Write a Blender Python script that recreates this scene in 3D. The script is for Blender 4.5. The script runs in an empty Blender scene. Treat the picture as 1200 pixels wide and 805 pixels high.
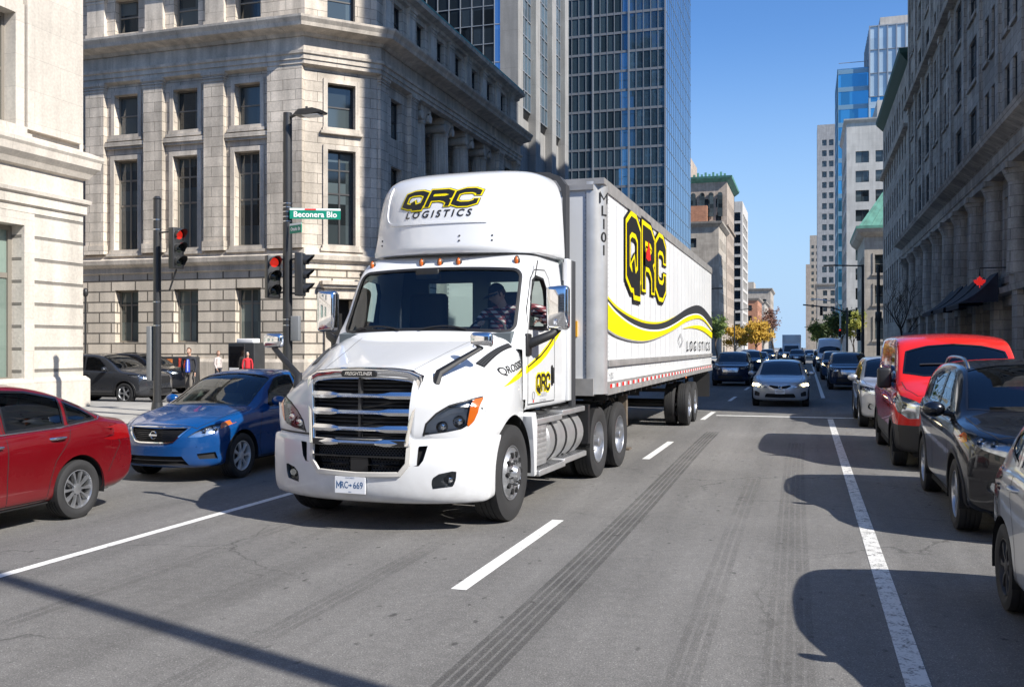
import bpy, bmesh, math, random
from mathutils import Vector, Matrix
from mathutils.bvhtree import BVHTree
random.seed(7)
SC = bpy.context.scene
COL = SC.collection
PI = math.pi
R = math.radians

# ------------------------------------------------------------ materials
MATS = {}
def _mat(name):
    m = bpy.data.materials.new(name); m.use_nodes = True
    nt = m.node_tree; nt.nodes.clear()
    out = nt.nodes.new('ShaderNodeOutputMaterial')
    b = nt.nodes.new('ShaderNodeBsdfPrincipled')
    nt.links.new(b.outputs[0], out.inputs[0])
    return m, nt, b, out
def N(nt, t, **kw):
    n = nt.nodes.new(t)
    for k, v in kw.items(): setattr(n, k, v)
    return n
def col(c): return (c[0], c[1], c[2], 1)
def pm(name, base, rough=.5, metal=0., coat=0., var=.0, scale=3., bump=0., bscale=40., spec=None, emit=None, estr=0., trans=0., dirt=0.):
    if name in MATS: return MATS[name]
    m, nt, b, out = _mat(name)
    b.inputs['Base Color'].default_value = col(base)
    b.inputs['Roughness'].default_value = rough
    b.inputs['Metallic'].default_value = metal
    b.inputs['Coat Weight'].default_value = coat
    b.inputs['Coat Roughness'].default_value = .04
    if spec is not None: b.inputs['Specular IOR Level'].default_value = spec
    if trans: b.inputs['Transmission Weight'].default_value = trans
    if emit:
        b.inputs['Emission Color'].default_value = col(emit); b.inputs['Emission Strength'].default_value = estr
    tc = N(nt, 'ShaderNodeTexCoord')
    if var or dirt:
        nz = N(nt, 'ShaderNodeTexNoise'); nz.inputs['Scale'].default_value = scale; nz.inputs['Detail'].default_value = 6
        nt.links.new(tc.outputs['Object'], nz.inputs[0])
        mr = N(nt, 'ShaderNodeMapRange'); mr.inputs[1].default_value = .3; mr.inputs[2].default_value = .7
        mr.inputs[3].default_value = 1 - var; mr.inputs[4].default_value = 1 + var
        nt.links.new(nz.outputs[0], mr.inputs[0])
        mx = N(nt, 'ShaderNodeVectorMath', operation='SCALE'); mx.inputs[0].default_value = base[:3]
        nt.links.new(mr.outputs[0], mx.inputs['Scale'])
        last = mx.outputs[0]
        if dirt:
            sx = N(nt, 'ShaderNodeSeparateXYZ'); nt.links.new(tc.outputs['Object'], sx.inputs[0])
            m2 = N(nt, 'ShaderNodeMapRange'); m2.inputs[1].default_value = .75; m2.inputs[2].default_value = .15
            m2.inputs[3].default_value = 0; m2.inputs[4].default_value = dirt
            nt.links.new(sx.outputs[2], m2.inputs[0])
            n3 = N(nt, 'ShaderNodeTexNoise'); n3.inputs['Scale'].default_value = 9; n3.inputs['Detail'].default_value = 8
            nt.links.new(tc.outputs['Object'], n3.inputs[0])
            mu = N(nt, 'ShaderNodeMath', operation='MULTIPLY'); nt.links.new(m2.outputs[0], mu.inputs[0]); nt.links.new(n3.outputs[0], mu.inputs[1])
            mm = N(nt, 'ShaderNodeMix', data_type='RGBA'); mm.inputs[7].default_value = (.16, .14, .12, 1)
            nt.links.new(mu.outputs[0], mm.inputs[0]); nt.links.new(last, mm.inputs[6]); last = mm.outputs[2]
            r2 = N(nt, 'ShaderNodeMath', operation='MULTIPLY_ADD'); r2.inputs[1].default_value = .6; r2.inputs[2].default_value = rough
            nt.links.new(mu.outputs[0], r2.inputs[0]); nt.links.new(r2.outputs[0], b.inputs['Roughness'])
        nt.links.new(last, b.inputs['Base Color'])
    if bump:
        n2 = N(nt, 'ShaderNodeTexNoise'); n2.inputs['Scale'].default_value = bscale; n2.inputs['Detail'].default_value = 5
        nt.links.new(tc.outputs['Object'], n2.inputs[0])
        bp = N(nt, 'ShaderNodeBump'); bp.inputs['Strength'].default_value = bump; bp.inputs['Distance'].default_value = .02
        nt.links.new(n2.outputs[0], bp.inputs['Height']); nt.links.new(bp.outputs[0], b.inputs['Normal'])
    MATS[name] = m
    return m

def glass(name, tint, refl=1.0, rough=.0):
    """thin see-through pane: fresnel reflection over tinted transparency"""
    if name in MATS: return MATS[name]
    m, nt, b, out = _mat(name); nt.nodes.remove(b)
    tr = N(nt, 'ShaderNodeBsdfTransparent'); tr.inputs[0].default_value = col(tint)
    gl = N(nt, 'ShaderNodeBsdfGlossy'); gl.inputs['Roughness'].default_value = rough; gl.inputs[0].default_value = (.9, .95, 1, 1)
    fr = N(nt, 'ShaderNodeFresnel'); fr.inputs[0].default_value = 1.52
    mu = N(nt, 'ShaderNodeMath', operation='MULTIPLY'); mu.inputs[1].default_value = refl; mu.use_clamp = True
    nt.links.new(fr.outputs[0], mu.inputs[0])
    mx = N(nt, 'ShaderNodeMixShader')
    nt.links.new(mu.outputs[0], mx.inputs[0]); nt.links.new(tr.outputs[0], mx.inputs[1]); nt.links.new(gl.outputs[0], mx.inputs[2])
    nt.links.new(mx.outputs[0], out.inputs[0])
    MATS[name] = m
    return m

def paint(name, base, dirt=.25, rough=.2):
    return pm(name, base, rough=rough + .06, coat=1., var=.04, scale=1.3, dirt=dirt, spec=.25)

def stone(name, base, bw=1.2, bh=.45, mortar=.012, var=.18, rough=.85, jdark=.45, bump=.35, stain=.35, offset=.5):
    """ashlar: block joints from metre UVs + block-to-block tone + grime"""
    if name in MATS: return MATS[name]
    m, nt, b, out = _mat(name)
    uv = N(nt, 'ShaderNodeUVMap'); tc = N(nt, 'ShaderNodeTexCoord')
    br = N(nt, 'ShaderNodeTexBrick'); br.offset = offset
    br.inputs['Scale'].default_value = 1; br.inputs['Brick Width'].default_value = bw; br.inputs['Row Height'].default_value = bh
    br.inputs['Mortar Size'].default_value = mortar; br.inputs['Mortar Smooth'].default_value = .3
    c = Vector(base)
    br.inputs['Color1'].default_value = col(c * (1 - var)); br.inputs['Color2'].default_value = col(c * (1 + var)); br.inputs['Mortar'].default_value = col(c * jdark)
    br.inputs['Bias'].default_value = 0
    nt.links.new(uv.outputs[0], br.inputs[0])
    n1 = N(nt, 'ShaderNodeTexNoise'); n1.inputs['Scale'].default_value = .35; n1.inputs['Detail'].default_value = 9; n1.inputs['Roughness'].default_value = .65
    nt.links.new(tc.outputs['Object'], n1.inputs[0])
    mp = N(nt, 'ShaderNodeMapping'); mp.inputs['Scale'].default_value = (2.2, 2.2, .25); nt.links.new(tc.outputs['Object'], mp.inputs[0])
    n3 = N(nt, 'ShaderNodeTexNoise'); n3.inputs['Scale'].default_value = 1.; n3.inputs['Detail'].default_value = 6
    nt.links.new(mp.outputs[0], n3.inputs[0])
    ad = N(nt, 'ShaderNodeMath', operation='MULTIPLY'); nt.links.new(n1.outputs[0], ad.inputs[0]); nt.links.new(n3.outputs[0], ad.inputs[1])
    mr = N(nt, 'ShaderNodeMapRange'); mr.inputs[1].default_value = .12; mr.inputs[2].default_value = .38
    mr.inputs[3].default_value = 1 - stain; mr.inputs[4].default_value = 1 + stain * .35
    nt.links.new(ad.outputs[0], mr.inputs[0])
    n4 = N(nt, 'ShaderNodeTexNoise'); n4.inputs['Scale'].default_value = 14; n4.inputs['Detail'].default_value = 4
    nt.links.new(tc.outputs['Object'], n4.inputs[0])
    m4 = N(nt, 'ShaderNodeMapRange'); m4.inputs[1].default_value = .3; m4.inputs[2].default_value = .7; m4.inputs[3].default_value = .9; m4.inputs[4].default_value = 1.1
    nt.links.new(n4.outputs[0], m4.inputs[0])
    mm = N(nt, 'ShaderNodeMath', operation='MULTIPLY'); nt.links.new(mr.outputs[0], mm.inputs[0]); nt.links.new(m4.outputs[0], mm.inputs[1])
    sc = N(nt, 'ShaderNodeVectorMath', operation='SCALE'); nt.links.new(br.outputs[0], sc.inputs[0]); nt.links.new(mm.outputs[0], sc.inputs['Scale'])
    nt.links.new(sc.outputs[0], b.inputs['Base Color'])
    b.inputs['Roughness'].default_value = rough
    h = N(nt, 'ShaderNodeMath', operation='MULTIPLY_ADD'); h.inputs[1].default_value = -1.; nt.links.new(br.outputs['Fac'], h.inputs[0])
    h4 = N(nt, 'ShaderNodeMath', operation='MULTIPLY'); h4.inputs[1].default_value = .25; nt.links.new(n4.outputs[0], h4.inputs[0]); nt.links.new(h4.outputs[0], h.inputs[2])
    bp = N(nt, 'ShaderNodeBump'); bp.inputs['Strength'].default_value = bump; bp.inputs['Distance'].default_value = .03
    nt.links.new(h.outputs[0], bp.inputs['Height']); nt.links.new(bp.outputs[0], b.inputs['Normal'])
    MATS[name] = m
    return m

def winglass(name, base, rough=.06, var=.5, cw=1., ch=1., spec=.8, metal=0., wob=.02):
    """opaque window glass of a far building: dark room behind, gloss, pane to pane tone"""
    if name in MATS: return MATS[name]
    m, nt, b, out = _mat(name)
    uv = N(nt, 'ShaderNodeUVMap')
    dv = N(nt, 'ShaderNodeVectorMath', operation='DIVIDE'); dv.inputs[1].default_value = (cw, ch, 1); nt.links.new(uv.outputs[0], dv.inputs[0])
    fl = N(nt, 'ShaderNodeVectorMath', operation='FLOOR'); nt.links.new(dv.outputs[0], fl.inputs[0])
    oi = N(nt, 'ShaderNodeObjectInfo')
    av = N(nt, 'ShaderNodeVectorMath', operation='ADD'); nt.links.new(fl.outputs[0], av.inputs[0]); nt.links.new(oi.outputs['Random'], av.inputs[1])
    wn = N(nt, 'ShaderNodeTexWhiteNoise', noise_dimensions='3D'); nt.links.new(av.outputs[0], wn.inputs[0])
    mr = N(nt, 'ShaderNodeMapRange'); mr.inputs[3].default_value = 1 - var; mr.inputs[4].default_value = 1 + var * 1.6
    nt.links.new(wn.outputs[0], mr.inputs[0])
    sc = N(nt, 'ShaderNodeVectorMath', operation='SCALE'); sc.inputs[0].default_value = base; nt.links.new(mr.outputs[0], sc.inputs['Scale'])
    nt.links.new(sc.outputs[0], b.inputs['Base Color'])
    b.inputs['Roughness'].default_value = rough; b.inputs['Specular IOR Level'].default_value = spec; b.inputs['Metallic'].default_value = metal
    # each pane sits a touch out of true
    sb = N(nt, 'ShaderNodeVectorMath', operation='SUBTRACT'); sb.inputs[1].default_value = (.5, .5, .5); nt.links.new(wn.outputs['Color'], sb.inputs[0])
    s2 = N(nt, 'ShaderNodeVectorMath', operation='SCALE'); s2.inputs['Scale'].default_value = wob; nt.links.new(sb.outputs[0], s2.inputs[0])
    ge = N(nt, 'ShaderNodeNewGeometry'); a2 = N(nt, 'ShaderNodeVectorMath', operation='ADD'); nt.links.new(ge.outputs['Normal'], a2.inputs[0]); nt.links.new(s2.outputs[0], a2.inputs[1])
    nn = N(nt, 'ShaderNodeVectorMath', operation='NORMALIZE'); nt.links.new(a2.outputs[0], nn.inputs[0]); nt.links.new(nn.outputs[0], b.inputs['Normal'])
    MATS[name] = m
    return m

# ------------------------------------------------------------ objects
def tag(o, label=None, cat=None, group=None, kind=None):
    if label: o['label'] = label
    if cat: o['category'] = cat
    if group: o['group'] = group
    if kind: o['kind'] = kind
    return o
def empty(name, loc=(0, 0, 0), rz=0., label=None, cat=None, group=None, kind=None):
    o = bpy.data.objects.new(name, None); COL.objects.link(o)
    o.location = loc; o.rotation_euler = (0, 0, rz); o.empty_display_size = .2
    return tag(o, label, cat, group, kind)
def children(o): return [x for x in list(COL.objects) if x.parent == o]
def copy_tree(o, parent=None, kids=None):
    if kids is None:
        kids = {}
        for x in COL.objects:
            if x.parent: kids.setdefault(x.parent.name, []).append(x)
    c = o.copy(); COL.objects.link(c)
    if parent: c.parent = parent
    for ch in kids.get(o.name, []): copy_tree(ch, c, kids)
    return c
def link(name, me, parent=None):
    o = bpy.data.objects.new(name, me); COL.objects.link(o)
    if parent: o.parent = parent
    return o
def autouv(me):
    uvl = me.uv_layers.new(name='UVMap').data
    vs = me.vertices
    for p in me.polygons:
        n = p.normal
        if abs(n.z) > .75: f = lambda c: (c.x, c.y)
        else:
            t = Vector((-n.y, n.x, 0)); t.normalize() if t.length > 0 else None
            f = lambda c, t=t: (c.dot(t), c.z)
        for li in p.loop_indices: uvl[li].uv = f(vs[me.loops[li].vertex_index].co)
def mesh(name, vs, fs, mat, parent=None, smooth=None, mi=None, uv=True):
    me = bpy.data.meshes.new(name); me.from_pydata([tuple(v) for v in vs], [], fs)
    mats = mat if isinstance(mat, (list, tuple)) else [mat]
    for m in mats: me.materials.append(m)
    if mi: me.polygons.foreach_set('material_index', mi)
    me.update()
    if uv: autouv(me)
    if smooth:
        me.shade_smooth()
        if smooth < 179: me.set_sharp_from_angle(angle=R(smooth))
    return link(name, me, parent)

class MB:
    def __init__(s, M=None): s.v = []; s.f = []; s.mi = []; s.cur = 0; s.M = M
    def add(s, vs, fs):
        k = len(s.v)
        if s.M is not None: vs = [s.M @ Vector(v) for v in vs]
        s.v += [tuple(v) for v in vs]; s.f += [tuple(i + k for i in f) for f in fs]; s.mi += [s.cur] * len(fs)
        return s
    def box(s, a, b, bev=0.):
        x0, y0, z0 = [min(p, q) for p, q in zip(a, b)]; x1, y1, z1 = [max(p, q) for p, q in zip(a, b)]
        if bev <= 0:
            v = [(x0, y0, z0), (x1, y0, z0), (x1, y1, z0), (x0, y1, z0), (x0, y0, z1), (x1, y0, z1), (x1, y1, z1), (x0, y1, z1)]
            return s.add(v, [(3, 2, 1, 0), (4, 5, 6, 7), (0, 1, 5, 4), (1, 2, 6, 5), (2, 3, 7, 6), (3, 0, 4, 7)])
        bm = bmesh.new(); bmesh.ops.create_cube(bm, size=1)
        for v in bm.verts: v.co = ((v.co.x + .5) * (x1 - x0) + x0, (v.co.y + .5) * (y1 - y0) + y0, (v.co.z + .5) * (z1 - z0) + z0)
        bmesh.ops.bevel(bm, geom=list(bm.edges), offset=bev, segments=3, affect='EDGES', profile=.5)
        return s.frombm(bm)
    def frombm(s, bm):
        bm.verts.index_update()
        s.add([v.co.copy() for v in bm.verts], [[v.index for v in f.verts] for f in bm.faces]); bm.free(); return s
    def cyl(s, p0, p1, r0, r1=None, n=16, caps=True):
        if r1 is None: r1 = r0
        p0 = Vector(p0); p1 = Vector(p1); d = (p1 - p0).normalized()
        a = d.orthogonal().normalized(); b = d.cross(a)
        v = []; f = []
        for p, r in ((p0, r0), (p1, r1)):
            for i in range(n):
                t = 2 * PI * i / n; v.append(p + a * (math.cos(t) * r) + b * (math.sin(t) * r))
        for i in range(n): f.append((i, (i + 1) % n, n + (i + 1) % n, n + i))
        if caps: f.append(tuple(range(n - 1, -1, -1))); f.append(tuple(range(n, 2 * n)))
        return s.add(v, f)
    def tube(s, pts, r, n=8, caps=True, flat=1.):
        pts = [Vector(p) for p in pts]; v = []; f = []
        rs = r if isinstance(r, (list, tuple)) else [r] * len(pts)
        up = None
        for i, p in enumerate(pts):
            d = (pts[min(i + 1, len(pts) - 1)] - pts[max(i - 1, 0)]).normalized()
            if up is None: up = d.orthogonal().normalized() if abs(d.z) > .95 else Vector((0, 0, 1))
            a = d.cross(up); a = a.normalized() if a.length > 1e-6 else d.orthogonal().normalized()
            b = a.cross(d).normalized(); up = b
            for k in range(n):
                t = 2 * PI * k / n; v.append(p + a * (math.cos(t) * rs[i]) + b * (math.sin(t) * rs[i] * flat))
        for i in range(len(pts) - 1):
            for k in range(n): f.append((i * n + k, i * n + (k + 1) % n, (i + 1) * n + (k + 1) % n, (i + 1) * n + k))
        if caps: f.append(tuple(range(n - 1, -1, -1))); f.append(tuple(range((len(pts) - 1) * n, len(pts) * n)))
        return s.add(v, f)
    def lathe(s, prof, c, axis='x', n=32, cap=False, sgn=1):
        """prof: (along, radius)"""
        c = Vector(c); v = []; f = []
        for a, r in prof:
            for k in range(n):
                t = 2 * PI * k / n; p, q = math.cos(t) * r, math.sin(t) * r
                v.append(c + (Vector((a * sgn, p, q)) if axis == 'x' else Vector((p, a * sgn, q)) if axis == 'y' else Vector((p, q, a * sgn))))
        for i in range(len(prof) - 1):
            for k in range(n): f.append((i * n + k, i * n + (k + 1) % n, (i + 1) * n + (k + 1) % n, (i + 1) * n + k))
        if cap: f.append(tuple(range(n))); f.append(tuple(range((len(prof) - 1) * n, len(prof) * n)))
        return s.add(v, f)
    def prism(s, poly, ax, d0, d1):
        """poly 2-D, extruded along ax between d0 and d1; for ax x: (y,z), y: (x,z), z: (x,y)"""
        def p3(p, d): return (d, p[0], p[1]) if ax == 'x' else (p[0], d, p[1]) if ax == 'y' else (p[0], p[1], d)
        n = len(poly)
        v = [p3(p, d0) for p in poly] + [p3(p, d1) for p in poly]
        return s.add(v, [tuple(range(n)), tuple(range(2 * n - 1, n - 1, -1))] + [(i, n + i, n + (i + 1) % n, (i + 1) % n) for i in range(n)])
    def sphere(s, c, r, n=12, m=8):
        c = Vector(c); rr = r if isinstance(r, (tuple, list)) else (r, r, r); v = []; f = []
        for i in range(m + 1):
            a = PI * i / m
            for k in range(n):
                t = 2 * PI * k / n; v.append(c + Vector((math.sin(a) * math.cos(t) * rr[0], math.sin(a) * math.sin(t) * rr[1], math.cos(a) * rr[2])))
        for i in range(m):
            for k in range(n): f.append((i * n + k, (i + 1) * n + k, (i + 1) * n + (k + 1) % n, i * n + (k + 1) % n))
        return s.add(v, f)
    def build(s, name, mat, parent=None, smooth=None, fix=True):
        o = mesh(name, s.v, s.f, mat, parent, None, s.mi, uv=False)
        me = o.data
        if fix:
            bm = bmesh.new(); bm.from_mesh(me)
            bmesh.ops.remove_doubles(bm, verts=bm.verts, dist=1e-5)
            bmesh.ops.recalc_face_normals(bm, faces=bm.faces); bm.to_mesh(me); bm.free()
        autouv(me)
        if smooth:
            me.shade_smooth(); me.set_sharp_from_angle(angle=R(smooth))
        return o

def chaikin(p, n=2, closed=False):
    p = [Vector(q) for q in p]
    for _ in range(n):
        q = [] if closed else [p[0]]
        m = len(p)
        for i in range(m if closed else m - 1):
            a, b = p[i], p[(i + 1) % m]
            if closed: q += [a * .75 + b * .25, a * .25 + b * .75]
            else:
                if i > 0: q.append(a * .75 + b * .25)
                if i < m - 2: q.append(a * .25 + b * .75)
        if not closed: q.append(p[-1])
        p = q
    return p
def interp(p, x):
    if x <= p[0][0]: return p[0][1]
    for a, b in zip(p, p[1:]):
        if x <= b[0]:
            return a[1] + (b[1] - a[1]) * (x - a[0]) / max(1e-9, b[0] - a[0])
    return p[-1][1]
def sm(p, n=3): return [(q[0], q[1]) for q in chaikin([(a[0], a[1], 0) for a in p], n)]
def sstep(t): t = min(1, max(0, t)); return t * t * (3 - 2 * t)
def inpoly(p, poly):
    x, y = p; c = False; n = len(poly); j = n - 1
    for i in range(n):
        xi, yi = poly[i][0], poly[i][1]; xj, yj = poly[j][0], poly[j][1]
        if (yi > y) != (yj > y) and x < (xj - xi) * (y - yi) / (yj - yi) + xi: c = not c
        j = i
    return c
def dense(path, step, closed=False):
    out = []
    n = len(path)
    for i in range(n if closed else n - 1):
        a = Vector(path[i]); b = Vector(path[(i + 1) % n]); k = max(1, int((b - a).length / step))
        for j in range(k): out.append(a + (b - a) * j / k)
    if not closed: out.append(Vector(path[-1]))
    return out
def circle(cx, cy, r, n=40, a0=0, a1=360):
    full = abs(a1 - a0) >= 360
    return [(cx + r * math.cos(R(a0 + (a1 - a0) * i / (n if full else n - 1))), cy + r * math.sin(R(a0 + (a1 - a0) * i / (n if full else n - 1)))) for i in range(n)]
def rrect(x0, y0, x1, y1, r, n=5):
    o = []
    for cx, cy, a in ((x1 - r, y1 - r, 0), (x0 + r, y1 - r, 90), (x0 + r, y0 + r, 180), (x1 - r, y0 + r, 270)):
        for i in range(n + 1): t = R(a + 90 * i / n); o.append((cx + r * math.cos(t), cy + r * math.sin(t)))
    return o

class Shell:
    """dense lofted skin that can be split into panels and written on"""
    AX = {'x': (1, 2, 0), 'y': (0, 2, 1), 'z': (0, 1, 2)}
    def __init__(s, grid, cell):
        """grid: rows of Vectors for x>=0 from bottom centre to top centre; mirrored here"""
        s.cell = cell; n = len(grid[0]); v = []; f = []
        for row in grid:
            v += [p.copy() for p in row]
            v += [Vector((-p.x, p.y, p.z)) for p in row]
        for i in range(len(grid) - 1):
            for j in range(n - 1):
                a = i * 2 * n + j; b = a + 1; c = a + 2 * n + 1; d = a + 2 * n
                f.append((a, b, c, d)); f.append((b + n, a + n, d + n, c + n))
        s.bm = bmesh.new()
        vv = [s.bm.verts.new(p) for p in v]
        for q in f:
            try: s.bm.faces.new([vv[i] for i in q])
            except ValueError: pass
        bmesh.ops.remove_doubles(s.bm, verts=s.bm.verts, dist=cell * .12)
        bmesh.ops.dissolve_degenerate(s.bm, edges=s.bm.edges, dist=1e-4)
        bmesh.ops.recalc_face_normals(s.bm, faces=s.bm.faces)
        s.bm.normal_update()
        s.bvh = BVHTree.FromBMesh(s.bm)
    def hit(s, p2, ax, side):
        """project 2-D point onto the skin, from the outside on the given side (+1/-1) of axis ax"""
        i, j, k = s.AX[ax]; o = [0, 0, 0]; o[i] = p2[0]; o[j] = p2[1]; o[k] = 50 * side
        d = [0, 0, 0]; d[k] = -side
        h = s.bvh.ray_cast(Vector(o), Vector(d))
        if h[0] is None:
            o[k] = 0; h = s.bvh.find_nearest(Vector(o)); return h[0], h[1]
        return h[0], (h[1] if h[1][k] * side > 0 else -h[1])
    def cut(s, poly, ax, cond, keep=True, tol=1.3):
        i, j, k = s.AX[ax]
        for q in [tuple(p) for p in poly]: pass
        xs = [p[0] for p in poly]; ys = [p[1] for p in poly]; e = s.cell * 2
        ins = set()
        for f in s.bm.faces:
            c = f.calc_center_median()
            if min(xs) - e < c[i] < max(xs) + e and min(ys) - e < c[j] < max(ys) + e and cond(c) and inpoly((c[i], c[j]), poly): ins.add(f)
        bv = set()
        for f in ins:
            for v in f.verts:
                if any(g not in ins for g in v.link_faces): bv.add(v)
        n = len(poly)
        for v in bv:
            p = Vector((v.co[i], v.co[j])); best = None
            for a in range(n):
                A = Vector(poly[a][:2]); B = Vector(poly[(a + 1) % n][:2]); d = B - A
                t = max(0, min(1, (p - A).dot(d) / max(1e-12, d.length_squared))); q = A + d * t
                dd = (q - p).length
                if best is None or dd < best[0]: best = (dd, q)
            if best[0] < s.cell * tol:
                o = v.co.copy(); o[i] = best[1].x; o[j] = best[1].y
                cands = []
                for sd in (1, -1):
                    d = Vector((0, 0, 0)); d[k] = sd; h = s.bvh.ray_cast(o - d * .25, d, .5)
                    if h[0] is not None: cands.append(h[0])
                if cands: v.co = min(cands, key=lambda h: (h - v.co).length)
                else: v.co = o
        ins = list(ins)
        vs = []; idx = {}; fs = []; ns = []
        for f in ins:
            q = []
            for v in f.verts:
                if v not in idx: idx[v] = len(vs); vs.append(v.co.copy()); ns.append(v.normal.copy())
                q.append(idx[v])
            fs.append(q)
        bmesh.ops.delete(s.bm, geom=ins, context='FACES')
        return (vs, fs, ns)
    def build(s, name, mat, parent, smooth=40, thick=0.):
        bm = s.bm.copy()
        me = bpy.data.meshes.new(name)
        if thick:
            bmesh.ops.solidify(bm, geom=list(bm.faces), thickness=thick)
        bm.to_mesh(me); bm.free()
        me.materials.append(mat); autouv(me); me.shade_smooth(); me.set_sharp_from_angle(angle=R(smooth))
        return link(name, me, parent)
    def ribbon(s, path, w, ax, side, off=.002, mb=None, closed=False, step=None, h=0., cond=None):
        """a narrow band laid on the skin along a 2-D path; w may be a number or a function of 0..1"""
        st = step or s.cell
        P = dense([Vector(p[:2]) for p in path], st, closed); n = len(P); v = []; f = []
        for a, p in enumerate(P):
            if closed: t = P[(a + 1) % n] - P[a - 1]
            else: t = P[min(a + 1, n - 1)] - P[max(a - 1, 0)]
            t = t.normalized() if t.length > 0 else Vector((1, 0)); q = Vector((-t.y, t.x))
            ww = w(a / max(1, n - 1)) if callable(w) else w
            for sg in ((-.5, 0, .5) if not h else (-.5, -.4, .4, .5)):
                hp, hn = s.hit(p + q * (ww * sg), ax, side)
                lift = off + (h if (h and abs(sg) < .45) else 0)
                v.append(hp + hn * lift)
        m = 3 if not h else 4
        for a in range(n if closed else n - 1):
            b = (a + 1) % n
            for c in range(m - 1): f.append((a * m + c, b * m + c, b * m + c + 1, a * m + c + 1))
        mb = mb or MB(); mb.add(v, f); return mb
    def area(s, poly, ax, side, off=.003, mb=None, step=None):
        """fill a polygon with a mesh laid on the skin"""
        st = step or s.cell
        pts = [Vector((p[0], p[1], 0)) for p in dense([Vector(p[:2]) for p in poly], st, True)]
        bm = bmesh.new(); vs = [bm.verts.new(p) for p in pts]; bm.faces.new(vs)
        xs = [p.x for p in pts]; ys = [p.y for p in pts]
        for lo, hi, nn in ((min(xs), max(xs), 0), (min(ys), max(ys), 1)):
            k = int((hi - lo) / st)
            for a in range(1, k + 1):
                c = lo + (hi - lo) * a / (k + 1); co = Vector((c, 0, 0)) if nn == 0 else Vector((0, c, 0)); no = Vector((1, 0, 0)) if nn == 0 else Vector((0, 1, 0))
                bmesh.ops.bisect_plane(bm, geom=list(bm.verts) + list(bm.edges) + list(bm.faces), plane_co=co, plane_no=no)
        bmesh.ops.triangulate(bm, faces=bm.faces)
        for v in bm.verts:
            hp, hn = s.hit((v.co.x, v.co.y), ax, side); v.co = hp + hn * off
        mb = mb or MB(); mb.frombm(bm); return mb
def patch(name, P, mat, parent, off=0., smooth=60, move=None):
    vs = [v + n * off for v, n in zip(P[0], P[2])]
    if move: vs = [move(v) for v in vs]
    return mesh(name, vs, P[1], mat, parent, smooth)
def outline_skirt(P, off0, off1):
    """side walls along the open edge of a panel, between two depths"""
    cnt = {}
    for f in P[1]:
        for a in range(len(f)):
            e = (f[a], f[(a + 1) % len(f)]); k = tuple(sorted(e)); cnt.setdefault(k, []).append(e)
    v = []; f = []
    for k, es in cnt.items():
        if len(es) == 1:
            a, b = es[0]; n = len(v)
            v += [P[0][a] + P[2][a] * off0, P[0][b] + P[2][b] * off0, P[0][b] + P[2][b] * off1, P[0][a] + P[2][a] * off1]; f.append((n, n + 1, n + 2, n + 3))
    mb = MB(); mb.add(v, f); return mb

def stroke(pts, hw, closed=False):
    """polyline to one mitred polygon strip (verts 2-D, quads)"""
    P = [Vector(p) for p in pts]; n = len(P); L = []; Rr = []
    for i, p in enumerate(P):
        a = P[i - 1] if (i or closed) else None; b = P[(i + 1) % n] if (i < n - 1 or closed) else None
        if a is None: d = (b - p).normalized(); q = Vector((-d.y, d.x)); m = q; p = p - d * hw * 0; k = 1
        elif b is None: d = (p - a).normalized(); q = Vector((-d.y, d.x)); m = q; k = 1
        else:
            d1 = (p - a).normalized(); d2 = (b - p).normalized(); n1 = Vector((-d1.y, d1.x)); n2 = Vector((-d2.y, d2.x)); m = (n1 + n2).normalized(); k = 1 / max(.35, m.dot(n1))
        L.append(p + m * hw * k); Rr.append(p - m * hw * k)
    v = L + Rr; f = []
    for i in range(n if closed else n - 1): j = (i + 1) % n; f.append((i, j, n + j, n + i))
    return v, f
def text_mesh(s, size=1., bold=0., shear=0., sx=1., spacing=1., res=3):
    if s == 'M':                                       # drawn by hand: the font's own M fills badly
        w, h, t = .62 * size * sx, .70 * size, .052 * size
        v, f = stroke([(-w / 2, -h / 2), (-w / 2, h / 2), (0, -h * .12), (w / 2, h / 2), (w / 2, -h / 2)], t)
        return [Vector((p.x, p.y, 0)) for p in v], [list(q) for q in f]
    cu = bpy.data.curves.new('writing', 'FONT'); cu.body = s; cu.size = size; cu.offset = bold; cu.shear = shear
    cu.align_x = 'CENTER'; cu.align_y = 'CENTER'; cu.space_character = spacing; cu.resolution_u = res; cu.fill_mode = 'FRONT'
    o = bpy.data.objects.new('writing', cu); COL.objects.link(o)
    dg = bpy.context.evaluated_depsgraph_get(); me = bpy.data.meshes.new_from_object(o.evaluated_get(dg))
    vs = [Vector((v.co.x * sx, v.co.y, 0)) for v in me.vertices]; fs = [list(p.vertices) for p in me.polygons]
    bpy.data.objects.remove(o); bpy.data.curves.remove(cu); bpy.data.meshes.remove(me)
    return vs, fs
def text(name, s, mat, parent, M, size=1., th=0., **kw):
    """flat writing: M takes (x right, y up, z out) to the parent's space"""
    vs, fs = text_mesh(s, size, **kw)
    return mesh(name, [M @ v for v in vs], fs, mat, parent)
def frame(o, right, up):
    r = Vector(right).normalized(); u = Vector(up).normalized(); n = r.cross(u)
    return Matrix(((r.x, u.x, n.x, o[0]), (r.y, u.y, n.y, o[1]), (r.z, u.z, n.z, o[2]), (0, 0, 0, 1)))
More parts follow.
